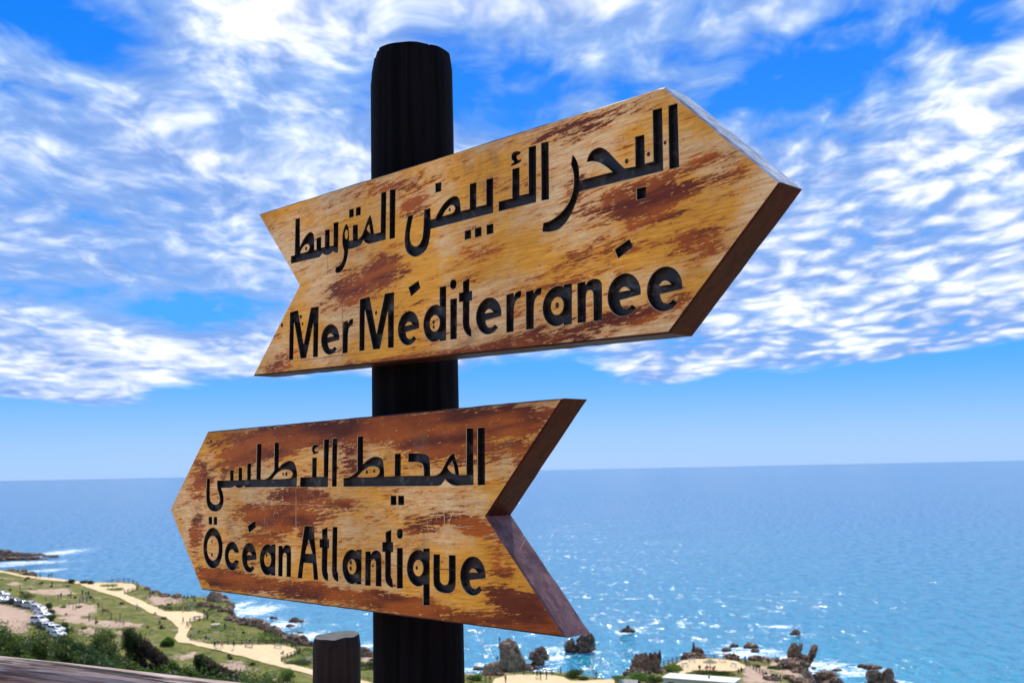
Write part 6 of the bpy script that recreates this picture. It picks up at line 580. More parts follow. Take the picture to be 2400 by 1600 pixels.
# ================================================================ rocks
def rock_mesh(lumps,seed,sub=3,jag=.35):
    bm=bmesh.new()
    for k,(dx,dy,dz,rx,ry,rz,lean) in enumerate(lumps):
        r=bmesh.ops.create_icosphere(bm,subdivisions=sub,radius=1)
        for v in r['verts']:
            c=v.co.copy(); p=c*1.3+Vector((seed*3.1+k*1.7,seed*1.3,k*2.2))
            q=Vector((p.x*1.6,p.y*1.6,p.z*.8)); vd=noise.voronoi(q)[0]; d=1+jag*.9*noise.fractal(p,.8,2.,4)+.9*jag*(vd[1]-vd[0]-.25)-.6*jag*abs(noise.noise(p*3.1))+.35*jag*noise.noise(p*6.5)
            # facets: flatten on random planes
            c=c*d; 
            v.co=Vector((dx+c.x*rx+lean*(c.z+1)*rz,dy+c.y*ry,dz+c.z*rz))
    return bm
def rock(name,x,y,z,lumps,label,group=None,mat='rock',seed=1,sub=4,jag=.4):
    o=bm_obj(name,rock_mesh(lumps,seed,sub,jag),M[mat]); o.location=(x,y,z); tag(o,label,'rock',group); return o
SR=SEAROCK
def at(k): return SR[k]
def crag(name,key,label,mat='rock',seed=1,group=None,jag=.34):
    L=CRAG[key]; cx=sum(l[0] for l in L)/len(L); cy=L[0][1]; zm=min(l[2] for l in L); w=max(abs(l[0]-cx)+l[3]*.7 for l in L)
    lumps=[(l[0]-cx,random.uniform(-.3,.3),l[2],l[3]*1.02,l[4],l[5]*1.02,l[6]) for l in L]
    lumps.append((0,.6,zm*.4,w,max(2.,w*.6),zm*.6+1.5,0))
    return rock(name,cx,cy,0,lumps,label,group,mat,seed,5 if len(L)>2 else 4,jag)
crag('sea_stack','stack','tallest dark sea stack with blunt top, right of the signpost foot',seed=4,jag=.24)
x,y=at('s2'); rock('sea_rock',x,y,0,[(0,0,2.6,2.2,2,2.6,0),(-2.,0,2.6,1.3,1.2,1.2,0),(2.1,0,2.2,1.1,1.2,1.,0),(-1.4,0,0,2.6,1.8,.9,0)],'lumpy dark rock standing in the water just right of the tallest stack','rocks in the sea',seed=7)
x,y=at('s3'); rock('sea_rock',x,y,0,[(-2.8,0,1.7,2.1,2,2.4,0),(2.,0,2.7,2.9,2.4,3.2,.1),(3.3,0,3.6,1.6,1.7,2.6,0),(0,0,.3,4.8,2.2,1.2,0)],'two humped dark rock in the sea under the tip of the lower board','rocks in the sea',seed=11)
x,y=at('s4'); rock('sea_rock',x,y,0,[(0,0,.5,2.2,1.4,1.,0),(.3,0,1.2,.8,.8,1.2,0),(1.8,0,.4,1.3,1,.6,0),(-1.6,0,.2,1.3,1,.5,0)],'small jagged reef rock with foam beside it, right of the lower board tip','rocks in the sea',seed=5)
x,y=at('s5'); rock('sea_rock',x,y,0,[(0,0,.4,1.8,1.4,1.3,0),(-1.3,0,.1,1.,1,.6,0)],'lone small dark rock beside a white breaker, right part of the sea','rocks in the sea',seed=6)
for k,w,h,l in (('s6a',1.3,.8,'upper left rock of the scatter above the round sand terrace'),('s6b',1.4,.9,'lower left rock of the scatter above the round sand terrace'),('s6c',2.1,1.4,'largest rock of the scatter above the round sand terrace'),('s6d',1.2,.8,'lower right rock of the scatter above the round sand terrace')):
    x,y=at(k); rock('sea_rock',x,y,0,[(0,0,.3,w,w,h,0),(w*.8,.2,.2,w*.6,w*.6,h*.8,0)],l,'rocks in the sea',seed=len(l)+int(w*10))
crag('sea_rock','pile','broad dark boulder pile at the foot of the cliff, bottom edge',seed=21,group='rocks in the sea')
crag('sea_rock','pile2','round wet boulder right of the boulder pile, bottom edge',seed=23,group='rocks in the sea')
crag('sea_rock','right','rightmost tall brown rock in the water at the bottom edge',seed=27,group='rocks in the sea')
for k,w,h,l in (('s10',2.3,1.1,'flat dark rock behind the rightmost tall rock'),('s10b',1.1,.7,'small rock touching the left of the flat rock on the right'),('s10c',1.2,.5,'low wash rock above the boulder pile in white water'),('s10d',.6,.4,'tiny rock in the surf right of the spiky crag')):
    x,y=at(k); rock('sea_rock',x,y,0,[(0,0,.2,w,w*.8,h,0),(w*.9,.2,.2,w*.6,w*.6,h*.7,0)],l,'rocks in the sea',seed=31+len(l))
x,y=at('far1'); rock('reef',x,y,0,[(-14,0,1.,16,6,4.2,0),(-24,0,2,12,5,4.5,0),(6,0,.5,14,4,2.4,0),(14,0,.2,9,3,1.6,0)],'brown headland reef running in from the left edge',mat='rock2',seed=41,sub=4)
x,y=at('far2'); rock('reef',x,y,0,[(-18,0,.4,18,5,2.6,0),(2,0,.3,14,4,2.,0),(14,0,.1,6,3,1.,0)],'dark flat reef in front of the headland reef at the left edge',seed=43,sub=4)
x,y=at('far3'); rock('reef',x,y,0,[(0,0,.2,7,3,1.2,0)],'short dark reef under the breaking wave, far left',seed=44)
for k,w,h,l in (('m1',1.5,.9,'tiny dark rock in the surf, farthest behind the short post'),('m2',2.6,1.7,'largest rock in the surf left of the short post'),('m3',1.5,1.,'middle rock in the surf left of the short post'),('m4',1.,.5,'nearest small rock in the surf left of the short post')):
    x,y=at(k); rock('sea_rock',x,y,0,[(0,0,.2,w,w*.8,h,0),(w*.7,.2,.1,w*.7,w*.6,h*.6,0)],l,'rocks in the sea',seed=51+len(l))
for k,w,h,l in (('e1',1.6,.9,'low rock in the foam left of the tallest stack'),('e2',1.1,.7,'low rock in the water in front of the lumpy rock')):
    x,y=at(k); rock('sea_rock',x,y,0,[(0,0,.2,w,w*.8,h,0)],l,'rocks in the sea',seed=61+len(l))
# crags on the land's edge
rock('cliff_rock',-88.,316,20.6,[(1,-2,.6,5.4,5,5.4,0),(-5.5,1,.6,4.4,3,2.8,0),(4.4,-7,-1.4,3.4,5,4.8,0),(0,2,-10,6,6,11,0)],'big layered grey cliff block where the path turns, behind the left board tip',mat='rock2',seed=71,sub=4,jag=.3)
crag('cliff_rock','crag','brown crag with a thin spike at its right, left of the round sand terrace',seed=73)
crag('cliff_rock','dark','dark crag poking up behind the fence of the round sand terrace',seed=75)
crag('cliff_rock','spiky','spiky dark crag with pointed teeth at the end of the headland',seed=77,jag=.28)
crag('cliff_rock','tan','tan cliff block in front of the spiky crag','rock2',79)
ORD='first second third fourth fifth sixth seventh eighth ninth tenth eleventh twelfth thirteenth fourteenth fifteenth'.split()
SEG=[(0,4,'boulder from the left under the big grey cliff block'),(4,17,'brown boulder from the left on the shore between cliff block and short post'),(17,19,'boulder from the left in the gap between the two posts'),(19,21,'boulder from the left at the foot of the tallest stack'),(21,25,'boulder from the left on the seaward rim beside the far sand square'),(25,28,'boulder from the left on the far left seaward rim'),(28,31,'boulder from the left at the spiked brown crag'),(31,34,'boulder from the left behind the round terrace fence'),(34,42,'boulder from the left on the headland before the spiky crag')]
def shore_label(i):
    for a,b,t in SEG:
        if a<=i<b:
            o=sorted(range(a,b),key=lambda k:SHORE[k][0]/SHORE[k][1]); return ORD[o.index(i)]+' '+t

for i,(x,y) in enumerate(SHORE):
    s=random.uniform(.8,1.9)*(1.35 if 4<=i<=17 else 1); z=max(gz(x,y),-1)
    rock('shore_rock',x,y,z-.2*s,[(0,0,.2,s*random.uniform(.9,1.7),s,s*random.uniform(.6,1.1),0),(s*random.uniform(-1,1),.3*s,0,s*.8,s*.7,s*.7,0)],shore_label(i),'boulders along the land edge',mat=random.choice(['rock','rock2']),seed=100+i)
# ================================================================ vegetation
def leaves(n,blobs,size,rng,flat=.6):
    """leaf quads spread through the outer part of a set of ellipsoids"""
    w=np.array([b[3]*b[4]*b[5] for b in blobs])**.7; w/=w.sum()
    k=rng.choice(len(blobs),n,p=w); B=np.asarray(blobs)[k]
    d=rng.normal(size=(n,3)); d/=np.linalg.norm(d,axis=1)[:,None]
    rad=rng.uniform(.35,1,n)**.45*(1+.22*np.sin(d[:,0]*7+k)*np.sin(d[:,1]*6+d[:,2]*5))
    c=B[:,:3]+d*rad[:,None]*B[:,3:6]
    a=rng.normal(size=(n,3)); a/=np.linalg.norm(a,axis=1)[:,None]
    b=np.cross(a,rng.normal(size=(n,3))); b/=np.linalg.norm(b,axis=1)[:,None]+1e-9
    s=size*rng.uniform(.6,1.4,n)[:,None]
    V=np.stack([c-a*s,c+b*s*flat*.5,c+a*s,c-b*s*flat*.5],1).reshape(-1,3)
    return V,np.arange(4*n).reshape(-1,4),c
def shrub(name,blobs,n,size,mats,split,label,cat='shrub',group=None,seed=1,stems=3,kind=None):
    rng=np.random.default_rng(seed); V,Fc,c=leaves(n,blobs,size,rng)
    V[:,2]=np.maximum(V[:,2],-.4)
    mi=split(c,rng)
    root=empty(name); tag(root,label,cat,group)
    me=bpy.data.meshes.new('crown'); me.from_pydata(V.tolist(),[],Fc.tolist())
    for m in mats: me.materials.append(m)
    me.polygons.foreach_set('material_index',mi.astype(np.int32)); me.update()
    link(bpy.data.objects.new('crown',me),root)
    bm=bmesh.new(); 
    for i in range(stems):
        b=blobs[i%len(blobs)]; sx=b[0]*.35+random.uniform(-.2,.2); sy=b[1]*.35
        tube(bm,(sx*.5,sy*.5,-.8),(sx,sy,b[2]*.5),.16,.10,6); tube(bm,(sx,sy,b[2]*.5),(b[0],b[1],b[2]+b[5]*.3),.10,.04,6)
        for q in range(3):
            t=random.uniform(.3,.9); tube(bm,(sx+(b[0]-sx)*t,sy+(b[1]-sy)*t,b[2]*(.5+.5*t)),(b[0]+random.uniform(-.7,.7)*b[3],b[1]+random.uniform(-.7,.7)*b[4],b[2]+random.uniform(-.2,.6)*b[5]),.045,.015,5)
    bm_obj('trunk',bm,M['bark'],root)
    return root
rs=lambda p: (lambda c,rng:(rng.random(len(c))<p).astype(int))
def cluster(seed,w,h,k=9):
    r=random.Random(seed); B=[]
    for i in range(k):
        a=r.uniform(0,6.28); q=r.uniform(0,.75)*w; s=r.uniform(.28,.5)*w
        B.append((math.cos(a)*q,math.sin(a)*q,h*r.uniform(.3,.72)*(1-.35*q/w),s,s,s*h/w*.62+.1))
    return B
def put(o,x,y,z,s=1.,rz=0.,sz=None): o.location=(x,y,z); o.scale=(s,s,s if sz is None else sz); o.rotation_euler=(0,0,rz); return o
# wind-shaped shrubs, leaning away from the sea wind: tall green head on the left, bare brown flank falling to the right
def swept(i,seed,label,mats,n=12000):
    x,y,z,L,hh=SWEPT[i]; B=[]; r=random.Random(seed)
    for k in range(60):
        t=(k%30)/29; zt=hh*(1-.78*max(0,t-.10)); th=zt*.22; dr=0 if k<30 else r.uniform(.2,.6)
        B.append((-L*.5+L*(.06+.9*t),r.uniform(-.8,.8),max(.4,zt*(1-dr)-th),L*.06,1.1,th))
    o=shrub('windswept_shrub',B,n,.17,[M[m] for m in mats],lambda c,rng:np.where(c[:,0]+rng.normal(size=len(c))*L*.08>-L*.20,2,np.where(rng.random(len(c))<.35,1,0)),label,'shrub','wind bent shrubs on the slope',seed,7)
    o.location=(x,y,z); return o
swept(0,3,'large windswept shrub, green head and bare brown flank sloping right, below the path bend',('leafA','leafB','twig'),26000)
swept(1,5,'second windswept shrub, half cut off by the railing, right of the larger one',('leafA','leafB','twig'),18000)
swept(2,8,'grey green windswept shrub low above the railing, left of the larger brown one',('leafC','leafA','leafC'),18000)
VB=[('tall round dark bush at the left edge above the railing','leafA','leafB'),('wide dark bush covering the near end of the parked car row','leafA','leafB'),('olive bush above the railing near the left edge','leafB','leafA'),('olive bush above the railing, second from the left edge','leafB','leafA'),('dark bush between the olive bushes and the grey green shrub','leafA','leafB'),('dark pointed bush left of the large windswept shrub','leafA','leafB'),('dense green bush directly on the railing line under the grey green shrub','leafC','leafA'),('yellow olive bush lowest above the railing at the left','leafB','leafD'),('fresh green bush peeping over the middle of the railing','leafD','leafB'),('low olive bush by the foot of the large windswept shrub','leafB','leafD'),('low olive bush directly above the railing, third from the left','leafB','leafA'),('light green bush beside the path bend','leafD','leafB'),('low green bush over the right end of the railing','leafB','leafD'),('dark bush at the far left edge below the tall round one','leafA','leafB'),('grey green bush above the railing, right of the dense green one','leafC','leafB')]
VB+=[(None,*q) for q in (('leafA','leafB'),('leafA','leafC'),('leafB','leafA'),('leafB','leafD'),('leafA','leafB'),('leafA','leafB'),('leafB','leafA'),('leafB','leafD'),('leafD','leafB'),('leafB','leafA'),('leafB','leafA'),('leafA','leafB'),('leafC','leafA'),('leafB','leafD'),('leafA','leafC'))]
for i,((lab,m1,m2),(x,y,z,w,h)) in enumerate(zip(VB,BUSHES)):
    r=random.Random(900+i); B=[]; w=max(w,h*.52)
    for k in range(16):
        a=r.uniform(0,6.28); q=r.uniform(0,.8)*w; s=r.uniform(.26,.46)*w; tz=h*(1-.45*(q/w)**2)*r.uniform(.55,1.)
        B.append((math.cos(a)*q,math.sin(a)*q,max(.3,tz-s*.8),s,s,s*.85))
    B.append((0,0,h-w*.3,w*.4,w*.4,w*.3)); B.append((0,0,h*.45,w*.8,w*.8,h*.4))
    lab=lab or ORD[sorted(range(15,30),key=lambda k:BUSHES[k][0]/BUSHES[k][1]).index(i)]+' from the left of the small filler bushes in the scrub above the railing'
    o=shrub('bush',B,8000,.17,[M[m1],M[m2]],rs(.35),lab,'bush','bushes on the slope below the railing',300+i,6); o.location=(x,y,z-.1)
# low scrub covering the slope below the railing (uncountable)
def scrub(name,regions,n,size,mats,label,seed,hm=1.1,thr=-.08):
    rng=np.random.default_rng(seed); xs=[];ys=[]
    while len(xs)<n:
        x0,x1,y0,y1=regions[rng.integers(len(regions))]; x=rng.uniform(x0,x1);y=rng.uniform(y0,y1)
        if noise.noise((x*.12,y*.12,seed))+.5*noise.noise((x*.5,y*.5,seed))>thr: xs.append(x);ys.append(y)
    xs=np.array(xs);ys=np.array(ys); ok=np.ones(len(xs),bool)
    for p in PATHS: ok&=poly_sd(xs,ys,p)<-.4
    xs=xs[ok];ys=ys[ok];n=len(xs); z=ground_z(xs,ys)
    c=np.stack([xs,ys,z+rng.random(n)**2*(.5+.5*vnoise(xs,ys,.3))*hm],1)
    a=rng.normal(size=(n,3)); a/=np.linalg.norm(a,axis=1)[:,None]; b=np.cross(a,rng.normal(size=(n,3))); b/=np.linalg.norm(b,axis=1)[:,None]
    s=size*rng.uniform(.5,1.5,n)[:,None]
    V=np.stack([c-a*s,c+b*s*.4,c+a*s,c-b*s*.4],1).reshape(-1,3)
    me=bpy.data.meshes.new(name); me.from_pydata(V.tolist(),[],np.arange(4*n).reshape(-1,4).tolist())
    for m in mats: me.materials.append(m)
    me.polygons.foreach_set('material_index',rng.integers(len(mats),size=n).astype(np.int32)); me.update()
    o=link(bpy.data.objects.new(name,me)); o['kind']='stuff'; o['label']=label; o['category']='scrub'; return o
scrub('slope_scrub',[(-75,-25,85,170),(-90,-42,100,205),(-90,-50,140,205)],120000,.24,[M['leafA'],M['leafB'],M['leafB'],M['leafC']],'low olive scrub covering the slope between railing and path',5,3.2,-.3)
scrub('meadow_scrub',[(-62,-18,187,234),(-75,-45,240,272),(-60,-44,234,260),(-130,-85,233,258),(-100,-75,282,316),(-15,40,213,250),(-62,-36,250,272)],30000,.16,[M['leafB'],M['leafD'],M['leafA']],'short scrub and grass tufts on the meadow near the paths',6)
# small shrubs and tufts one can pick out on the meadow
MS=[('clipped round shrub by the parked cars, left end',BUSH[0],3.4,2.2),('hedge clump behind the white cars, upper one',BUSH[1],1.5,1.6),('hedge clump behind the white cars, middle one',BUSH[2],1.6,1.7),('hedge clump behind the white cars, lower one',BUSH[3],1.6,1.6),('hedge clump right of the last parked cars, upper one',BUSH[4],1.5,1.5),('hedge clump right of the last parked cars, lower one',BUSH[5],1.5,1.6),('dark shrub on the seaward verge, leftmost of three',BUSH[6],2.0,1.4),('dark shrub on the seaward verge, middle of three',BUSH[7],1.7,1.2),('dark shrub on the seaward verge, rightmost of three',BUSH[8],1.7,1.3)]
for i,(lab,(x,y),w,h) in enumerate(MS):
    o=shrub('shrub',cluster(400+i,w,h,6),1100,.16,[M['leafA'],M['leafB']],rs(.3),lab,'shrub','shrubs on the meadow',420+i,2); put(o,x,y,gz(x,y)-.1)
for i,(x,y) in enumerate(ISLE):
    o=shrub('planted_bed',[(math.cos(a)*1.6,math.sin(a)*1.6,.25,1.2,1.2,.4) for a in np.linspace(0,5.6,7)],1500,.14,[M['leafD'],M['leafA']],rs(.4),('far' if i==0 else 'near')+' round planted bed on the sand square with a small palm','planting',None,440+i,1); put(o,x,y,gz(x,y)+.05)
tuft=shrub('grass_tuft',cluster(500,.75,.7,5),320,.13,[M['leafA'],M['leafB']],rs(.4),'small dark tuft on the grass','tuft','dark tufts dotting the grass',501,1)
T=[tuft]
TP=[]
rt=random.Random(11); tries=0
while len(TP)<150 and tries<8000:
    tries+=1; x=rt.uniform(-160,60);y=rt.uniform(187,343)
    if poly_sd(np.array([x]),np.array([y]),COAST)[0]<2.5: continue
    if any(poly_sd(np.array([x]),np.array([y]),p)[0]>-.6 for p in PATHS+SOIL[:1]): continue
    TP.append((x,y))
for i,(x,y) in enumerate(TP):
    o=tuft if i==0 else copy_tree(tuft); put(o,x,y,gz(x,y)-.05,rt.uniform(.5,1.5),rt.uniform(0,6),rt.uniform(.5,1.3))
# green verges
for i,((x,y),(w,h,lab,mm)) in enumerate(zip(VERGE,((3.2,1.7,'round green shrub right of the sand lookout fence','leafA'),(2.4,1.0,'bright green bush left of the grey roof','leafD'),(4.4,1.8,'broad green bush between the grey roof and the white building','leafD'),(3.,1.2,'green shrub on the bank left of the round terrace','leafD'),(3.4,.9,'low hedge between round terrace and white building, left half','leafA'),(3.,.8,'low hedge between round terrace and white building, right half','leafA'),(1.6,.8,'grey green shrub at the edge of the sand lookout','leafC'),(3.,1.6,'dark green bush beside the white building wall','leafA'),(2.2,.7,'low green cushion on the headland slope','leafB'),(2.4,1.1,'green bush at the foot of the signpost, right side','leafD'),(3.2,.9,'blue green ground cover by the end of the fence','leafC'),(2.6,2.0,'dark rounded bush seen between the two posts','leafA'),(2.0,2.4,'small green shrub on the slope left of the short post','leafD')))):
    o=shrub('shrub',cluster(600+i,w,h,8),2200,.15,[M[mm],M['leafB']],rs(.35),lab,'shrub','shrubs on the meadow',620+i,2)
    put(o,x,y,gz(x,y)-.1)
# ================================================================ fences, furniture, cars, people
def post_rail(pts,label):
    root=empty('post_and_rail_fence',(*pts[0],gz(*pts[0]))); tag(root,label,'fence','timber fences round the sand squares')
    bm=bmesh.new(); tube(bm,(0,0,-.3),(0,0,1.15),.11,.10,8); me=bpy.data.meshes.new('post'); bm.to_mesh(me); bm.free(); me.materials.append(M['fence'])
    o0=Vector(root.location); P=[]
    for x,y in pts:
        z=gz(x,y); p=Vector((x,y,z))-o0; P.append(p); o=link(bpy.data.objects.new('post',me),root); o.location=p
    for a,b in zip(P,P[1:]):
        for h in (1.0,.55):
            bm=bmesh.new(); tube(bm,a+Vector((0,0,h)),b+Vector((0,0,h)),.065,.06,6); bm_obj('rail',bm,M['fence'],root)
    return root
for pts,l in zip(FENCES,('curved timber fence round the far sand square, left','curved timber fence round the middle sand square with walkers','long curved timber fence round the large sand square left of the short post','short timber fence of the sand lookout in front of the tallest stack','curved timber fence round the terrace with the thatched parasol')): post_rail(pts,l)
# playground posts
PM=plain('weathered_pole',(.16,.11,.07),.85)
PL=['tall pole on the dirt court, left of the near pair','tall pole on the dirt court, right of the near pair','pole right of the dark bench','pole by the children in red','thin pole in the middle of the dirt court, right of two','thin pole in the middle of the dirt court, left of two','short pole behind the dirt court, left part','thin pole near the dark shrub by the cars','thin pole on the far side of the court, left of two','thin pole on the far side of the court, right of two']
for i,((x,y),l) in enumerate(zip(POSTS,PL)):
    h=1.9 if i<4 else 1.5; bm=bmesh.new(); tube(bm,(0,0,-.3),(0,0,h),.13 if i<4 else .08,None,8); tube(bm,(0,0,h),(0,0,h+.06),.13 if i<4 else .08,.05,8)
    o=bm_obj('pole',bm,PM); o.location=(x,y,gz(x,y)); tag(o,l,'pole','poles on the dirt court')
# benches
WP=plain('pale_bench_paint',(.62,.58,.52),.6); BW=plain('brown_bench_wood',(.16,.085,.05),.7)
def bench(x,y,rz,mat,label,table=False):
    root=empty('picnic_bench' if table else 'bench',(x,y,gz(x,y)+.12),rz); tag(root,label,'bench','benches on the sand squares')
    for k in range(3):
        bm=bmesh.new(); box(bm,(0,-.16+.16*k,.45),(1.7,.14,.05)); bm_obj('seat_slat',bm,mat,root)
    for s in (-.7,.7):
        bm=bmesh.new(); box(bm,(s,-.17,.21),(.08,.08,.43)); bm_obj('leg',bm,mat,root)
        bm=bmesh.new(); box(bm,(s,.2,.42),(.08,.07,.85)); bm_obj('leg',bm,mat,root)
    for z in (.62,.78):
        bm=bmesh.new(); box(bm,(0,.25,z),(1.7,.05,.12)); bm_obj('back_slat',bm,mat,root)
    if table:
        for k in range(4):
            bm=bmesh.new(); box(bm,(0,-.95+.17*k,.75),(1.8,.15,.05)); bm_obj('table_slat',bm,mat,root)
        for s in (-.7,.7):
            bm=bmesh.new(); box(bm,(s,-.7,.36),(.1,.5,.72)); bm_obj('table_leg',bm,mat,root)
    return root
BL=[('dark bench beside the children on the court',BW,.1,0),('brown picnic bench at the fence of the large sand square',BW,.15,1),('pale bench on the right half of the large sand square',WP,-.2,0),('pale bench on the left rim of the round terrace, nearer one',WP,.5,0),('pale bench on the left rim of the round terrace, farther one',WP,.2,0),('pale bench at the back rim of the round terrace',WP,-.1,0),('pale bench on the right rim of the round terrace',WP,-.9,0),('pale bench on the middle sand square',WP,.6,0)]
for (x,y),(l,mt,rz,tb) in zip(BENCH,BL): bench(x,y,rz,mt,l,bool(tb))
# thatched parasol with red seats
TH_=plain('dry_thatch',(.24,.20,.10),.95,.4,9.); RED=plain('red_paint',(.42,.03,.03),.5); WHT=plain('white_paint',(.78,.77,.74),.5,.08)
x,y=MISC[0]; root=empty('thatched_parasol',(x,y,gz(x,y)+.12)); tag(root,'thatched parasol over a white table with red seats on the round terrace','parasol')
bm=bmesh.new(); tube(bm,(0,0,0),(0,0,2.35),.09,.07,8); bm_obj('pole',bm,BW,root)
bm=bmesh.new(); r=bmesh.ops.create_cone(bm,cap_ends=True,segments=28,radius1=1.75,radius2=.12,depth=.7)
for v in bm.verts: v.co.z+=2.2+.06*noise.noise(v.co*5); v.co.x*=1+.05*noise.noise(v.co*7)
bm_obj('canopy',bm,TH_,root)
bm=bmesh.new(); tube(bm,(0,0,.72),(0,0,.78),.62,None,20); bm_obj('table_top',bm,WHT,root)
for a in np.linspace(.4,5.1,4):
    bm=bmesh.new(); box(bm,(1.05*math.cos(a),1.05*math.sin(a),.45),(.42,.42,.06)); box(bm,(1.24*math.cos(a),1.24*math.sin(a),.75),(.1,.42,.55),Matrix.Rotation(a,3,'Z')); s=bm_obj('seat',bm,RED,root)
    bm=bmesh.new(); tube(bm,(1.05*math.cos(a),1.05*math.sin(a),0),(1.05*math.cos(a),1.05*math.sin(a),.43),.05,None,6); bm_obj('seat_leg',bm,RED,root)
x,y=MISC[1]; root=empty('litter_bin',(x,y,gz(x,y)+.12)); tag(root,'brown litter bin left of the thatched parasol','litter bin')
bm=bmesh.new(); tube(bm,(0,0,.35),(0,0,1.0),.26,.30,14); bm_obj('basket',bm,BW,root); bm=bmesh.new(); tube(bm,(0,0,0),(0,0,.4),.05,None,6); bm_obj('stand',bm,M['fence'],root)
bm=bmesh.new(); tube(bm,(0,0,1.0),(0,0,1.05),.32,.30,14); bm_obj('rim',bm,M['fence'],root)
# picnic with a white sheet on low legs
x,y=MISC[2]; root=empty('picnic_table',(x,y,gz(x,y)),.2); tag(root,'picnic table under a white cloth on the grass','picnic table')
bm=bmesh.new(); vs=box(bm,(0,0,.72),(2.1,1.,.06),None,.02); bm_obj('cloth',bm,WHT,root)
for sx_ in (-.9,.9):
    for sy_ in (-.4,.4): bm=bmesh.new(); tube(bm,(sx_,sy_,0),(sx_,sy_,.7),.05,None,6); bm_obj('leg',bm,BW,root)
for s in (-.85,.85): bm=bmesh.new(); box(bm,(0,s,.42),(1.8,.28,.06)); bm_obj('bench_plank',bm,BW,root)
# white flat-roofed building at the bottom edge
A,B,Cc,D=[Vector((*p,0)) for p in BLDG]
ux=(Cc-B).normalized(); uy=Vector((-ux.y,ux.x,0)); Lb=15.4; Wb=5.2
root=empty('white_building',(B.x,B.y,0)); root.location=(B.x,B.y,13.4); root.rotation_euler=(0,0,math.atan2(ux.y,ux.x))
tag(root,'low white flat roofed building at the bottom edge below the round terrace','building')
CRM=plain('cream_render',(.72,.68,.52),.8,.08); RFW=plain('white_roof_membrane',(.62,.62,.52),.7,.12,1.5); GLS=plain('dark_window_glass',(.02,.025,.03),.1,.1)
bm=bmesh.new(); box(bm,(Lb/2,-Wb/2,.55),(Lb-.5,Wb-.5,4.7)); bm_obj('wall',bm,CRM,root)
bm=bmesh.new(); box(bm,(Lb/2,-Wb/2,3.05),(Lb,Wb,.3),None,.04); rf=bm_obj('roof',bm,RFW,root)
bm=bmesh.new(); tube(bm,(9.4,-2.6,3.2),(9.4,-2.6,3.45),.16,None,8); tube(bm,(9.4,-2.6,3.45),(9.4,-2.6,3.75),.32,.03,8); bm_obj('vent',bm,M['fence'],rf)
for k in range(4):
    wx_=2.+3.3*k; bm=bmesh.new(); box(bm,(wx_,-Wb+.235,1.9),(1.5,.06,1.1)); w_=bm_obj('window',bm,WHT,root)
    bm=bmesh.new(); box(bm,(wx_,-Wb+.2,1.9),(1.3,.05,.9)); bm_obj('pane',bm,GLS,w_)
bm=bmesh.new(); box(bm,(.235,-2.6,1.3),(.06,1.,2.1)); bm_obj('door',bm,GLS,root)
# grey pitched roof kiosk
A=Vector((*TENT[0],0)); B=Vector((*TENT[1],0)); ux=(B-A).normalized(); L=(B-A).length
root=empty('grey_kiosk',(A.x,A.y,12.9),math.atan2(ux.y,ux.x)); tag(root,'small kiosk with dark grey pitched roof left of the white building, bottom edge','kiosk')
GR=plain('grey_roof_sheet',(.10,.105,.125),.5,.15); 
for s,nm in ((-1,0),(1,1)):
    o=mesh_obj('roof_slope',[(-.3,0,3.3),(L+.5,0,3.3),(L+.9,s*2.4,2.0),(-.7,s*2.4,2.0),(-.3,0,3.22),(L+.5,0,3.22),(L+.9,s*2.4,1.92),(-.7,s*2.4,1.92)],[(0,1,2,3),(7,6,5,4),(0,4,5,1),(1,5,6,2),(2,6,7,3),(3,7,4,0)],GR,root)
bm=bmesh.new(); box(bm,(L/2,0,.2),(L-.3,3.6,3.8)); bm_obj('wall',bm,CRM,root)
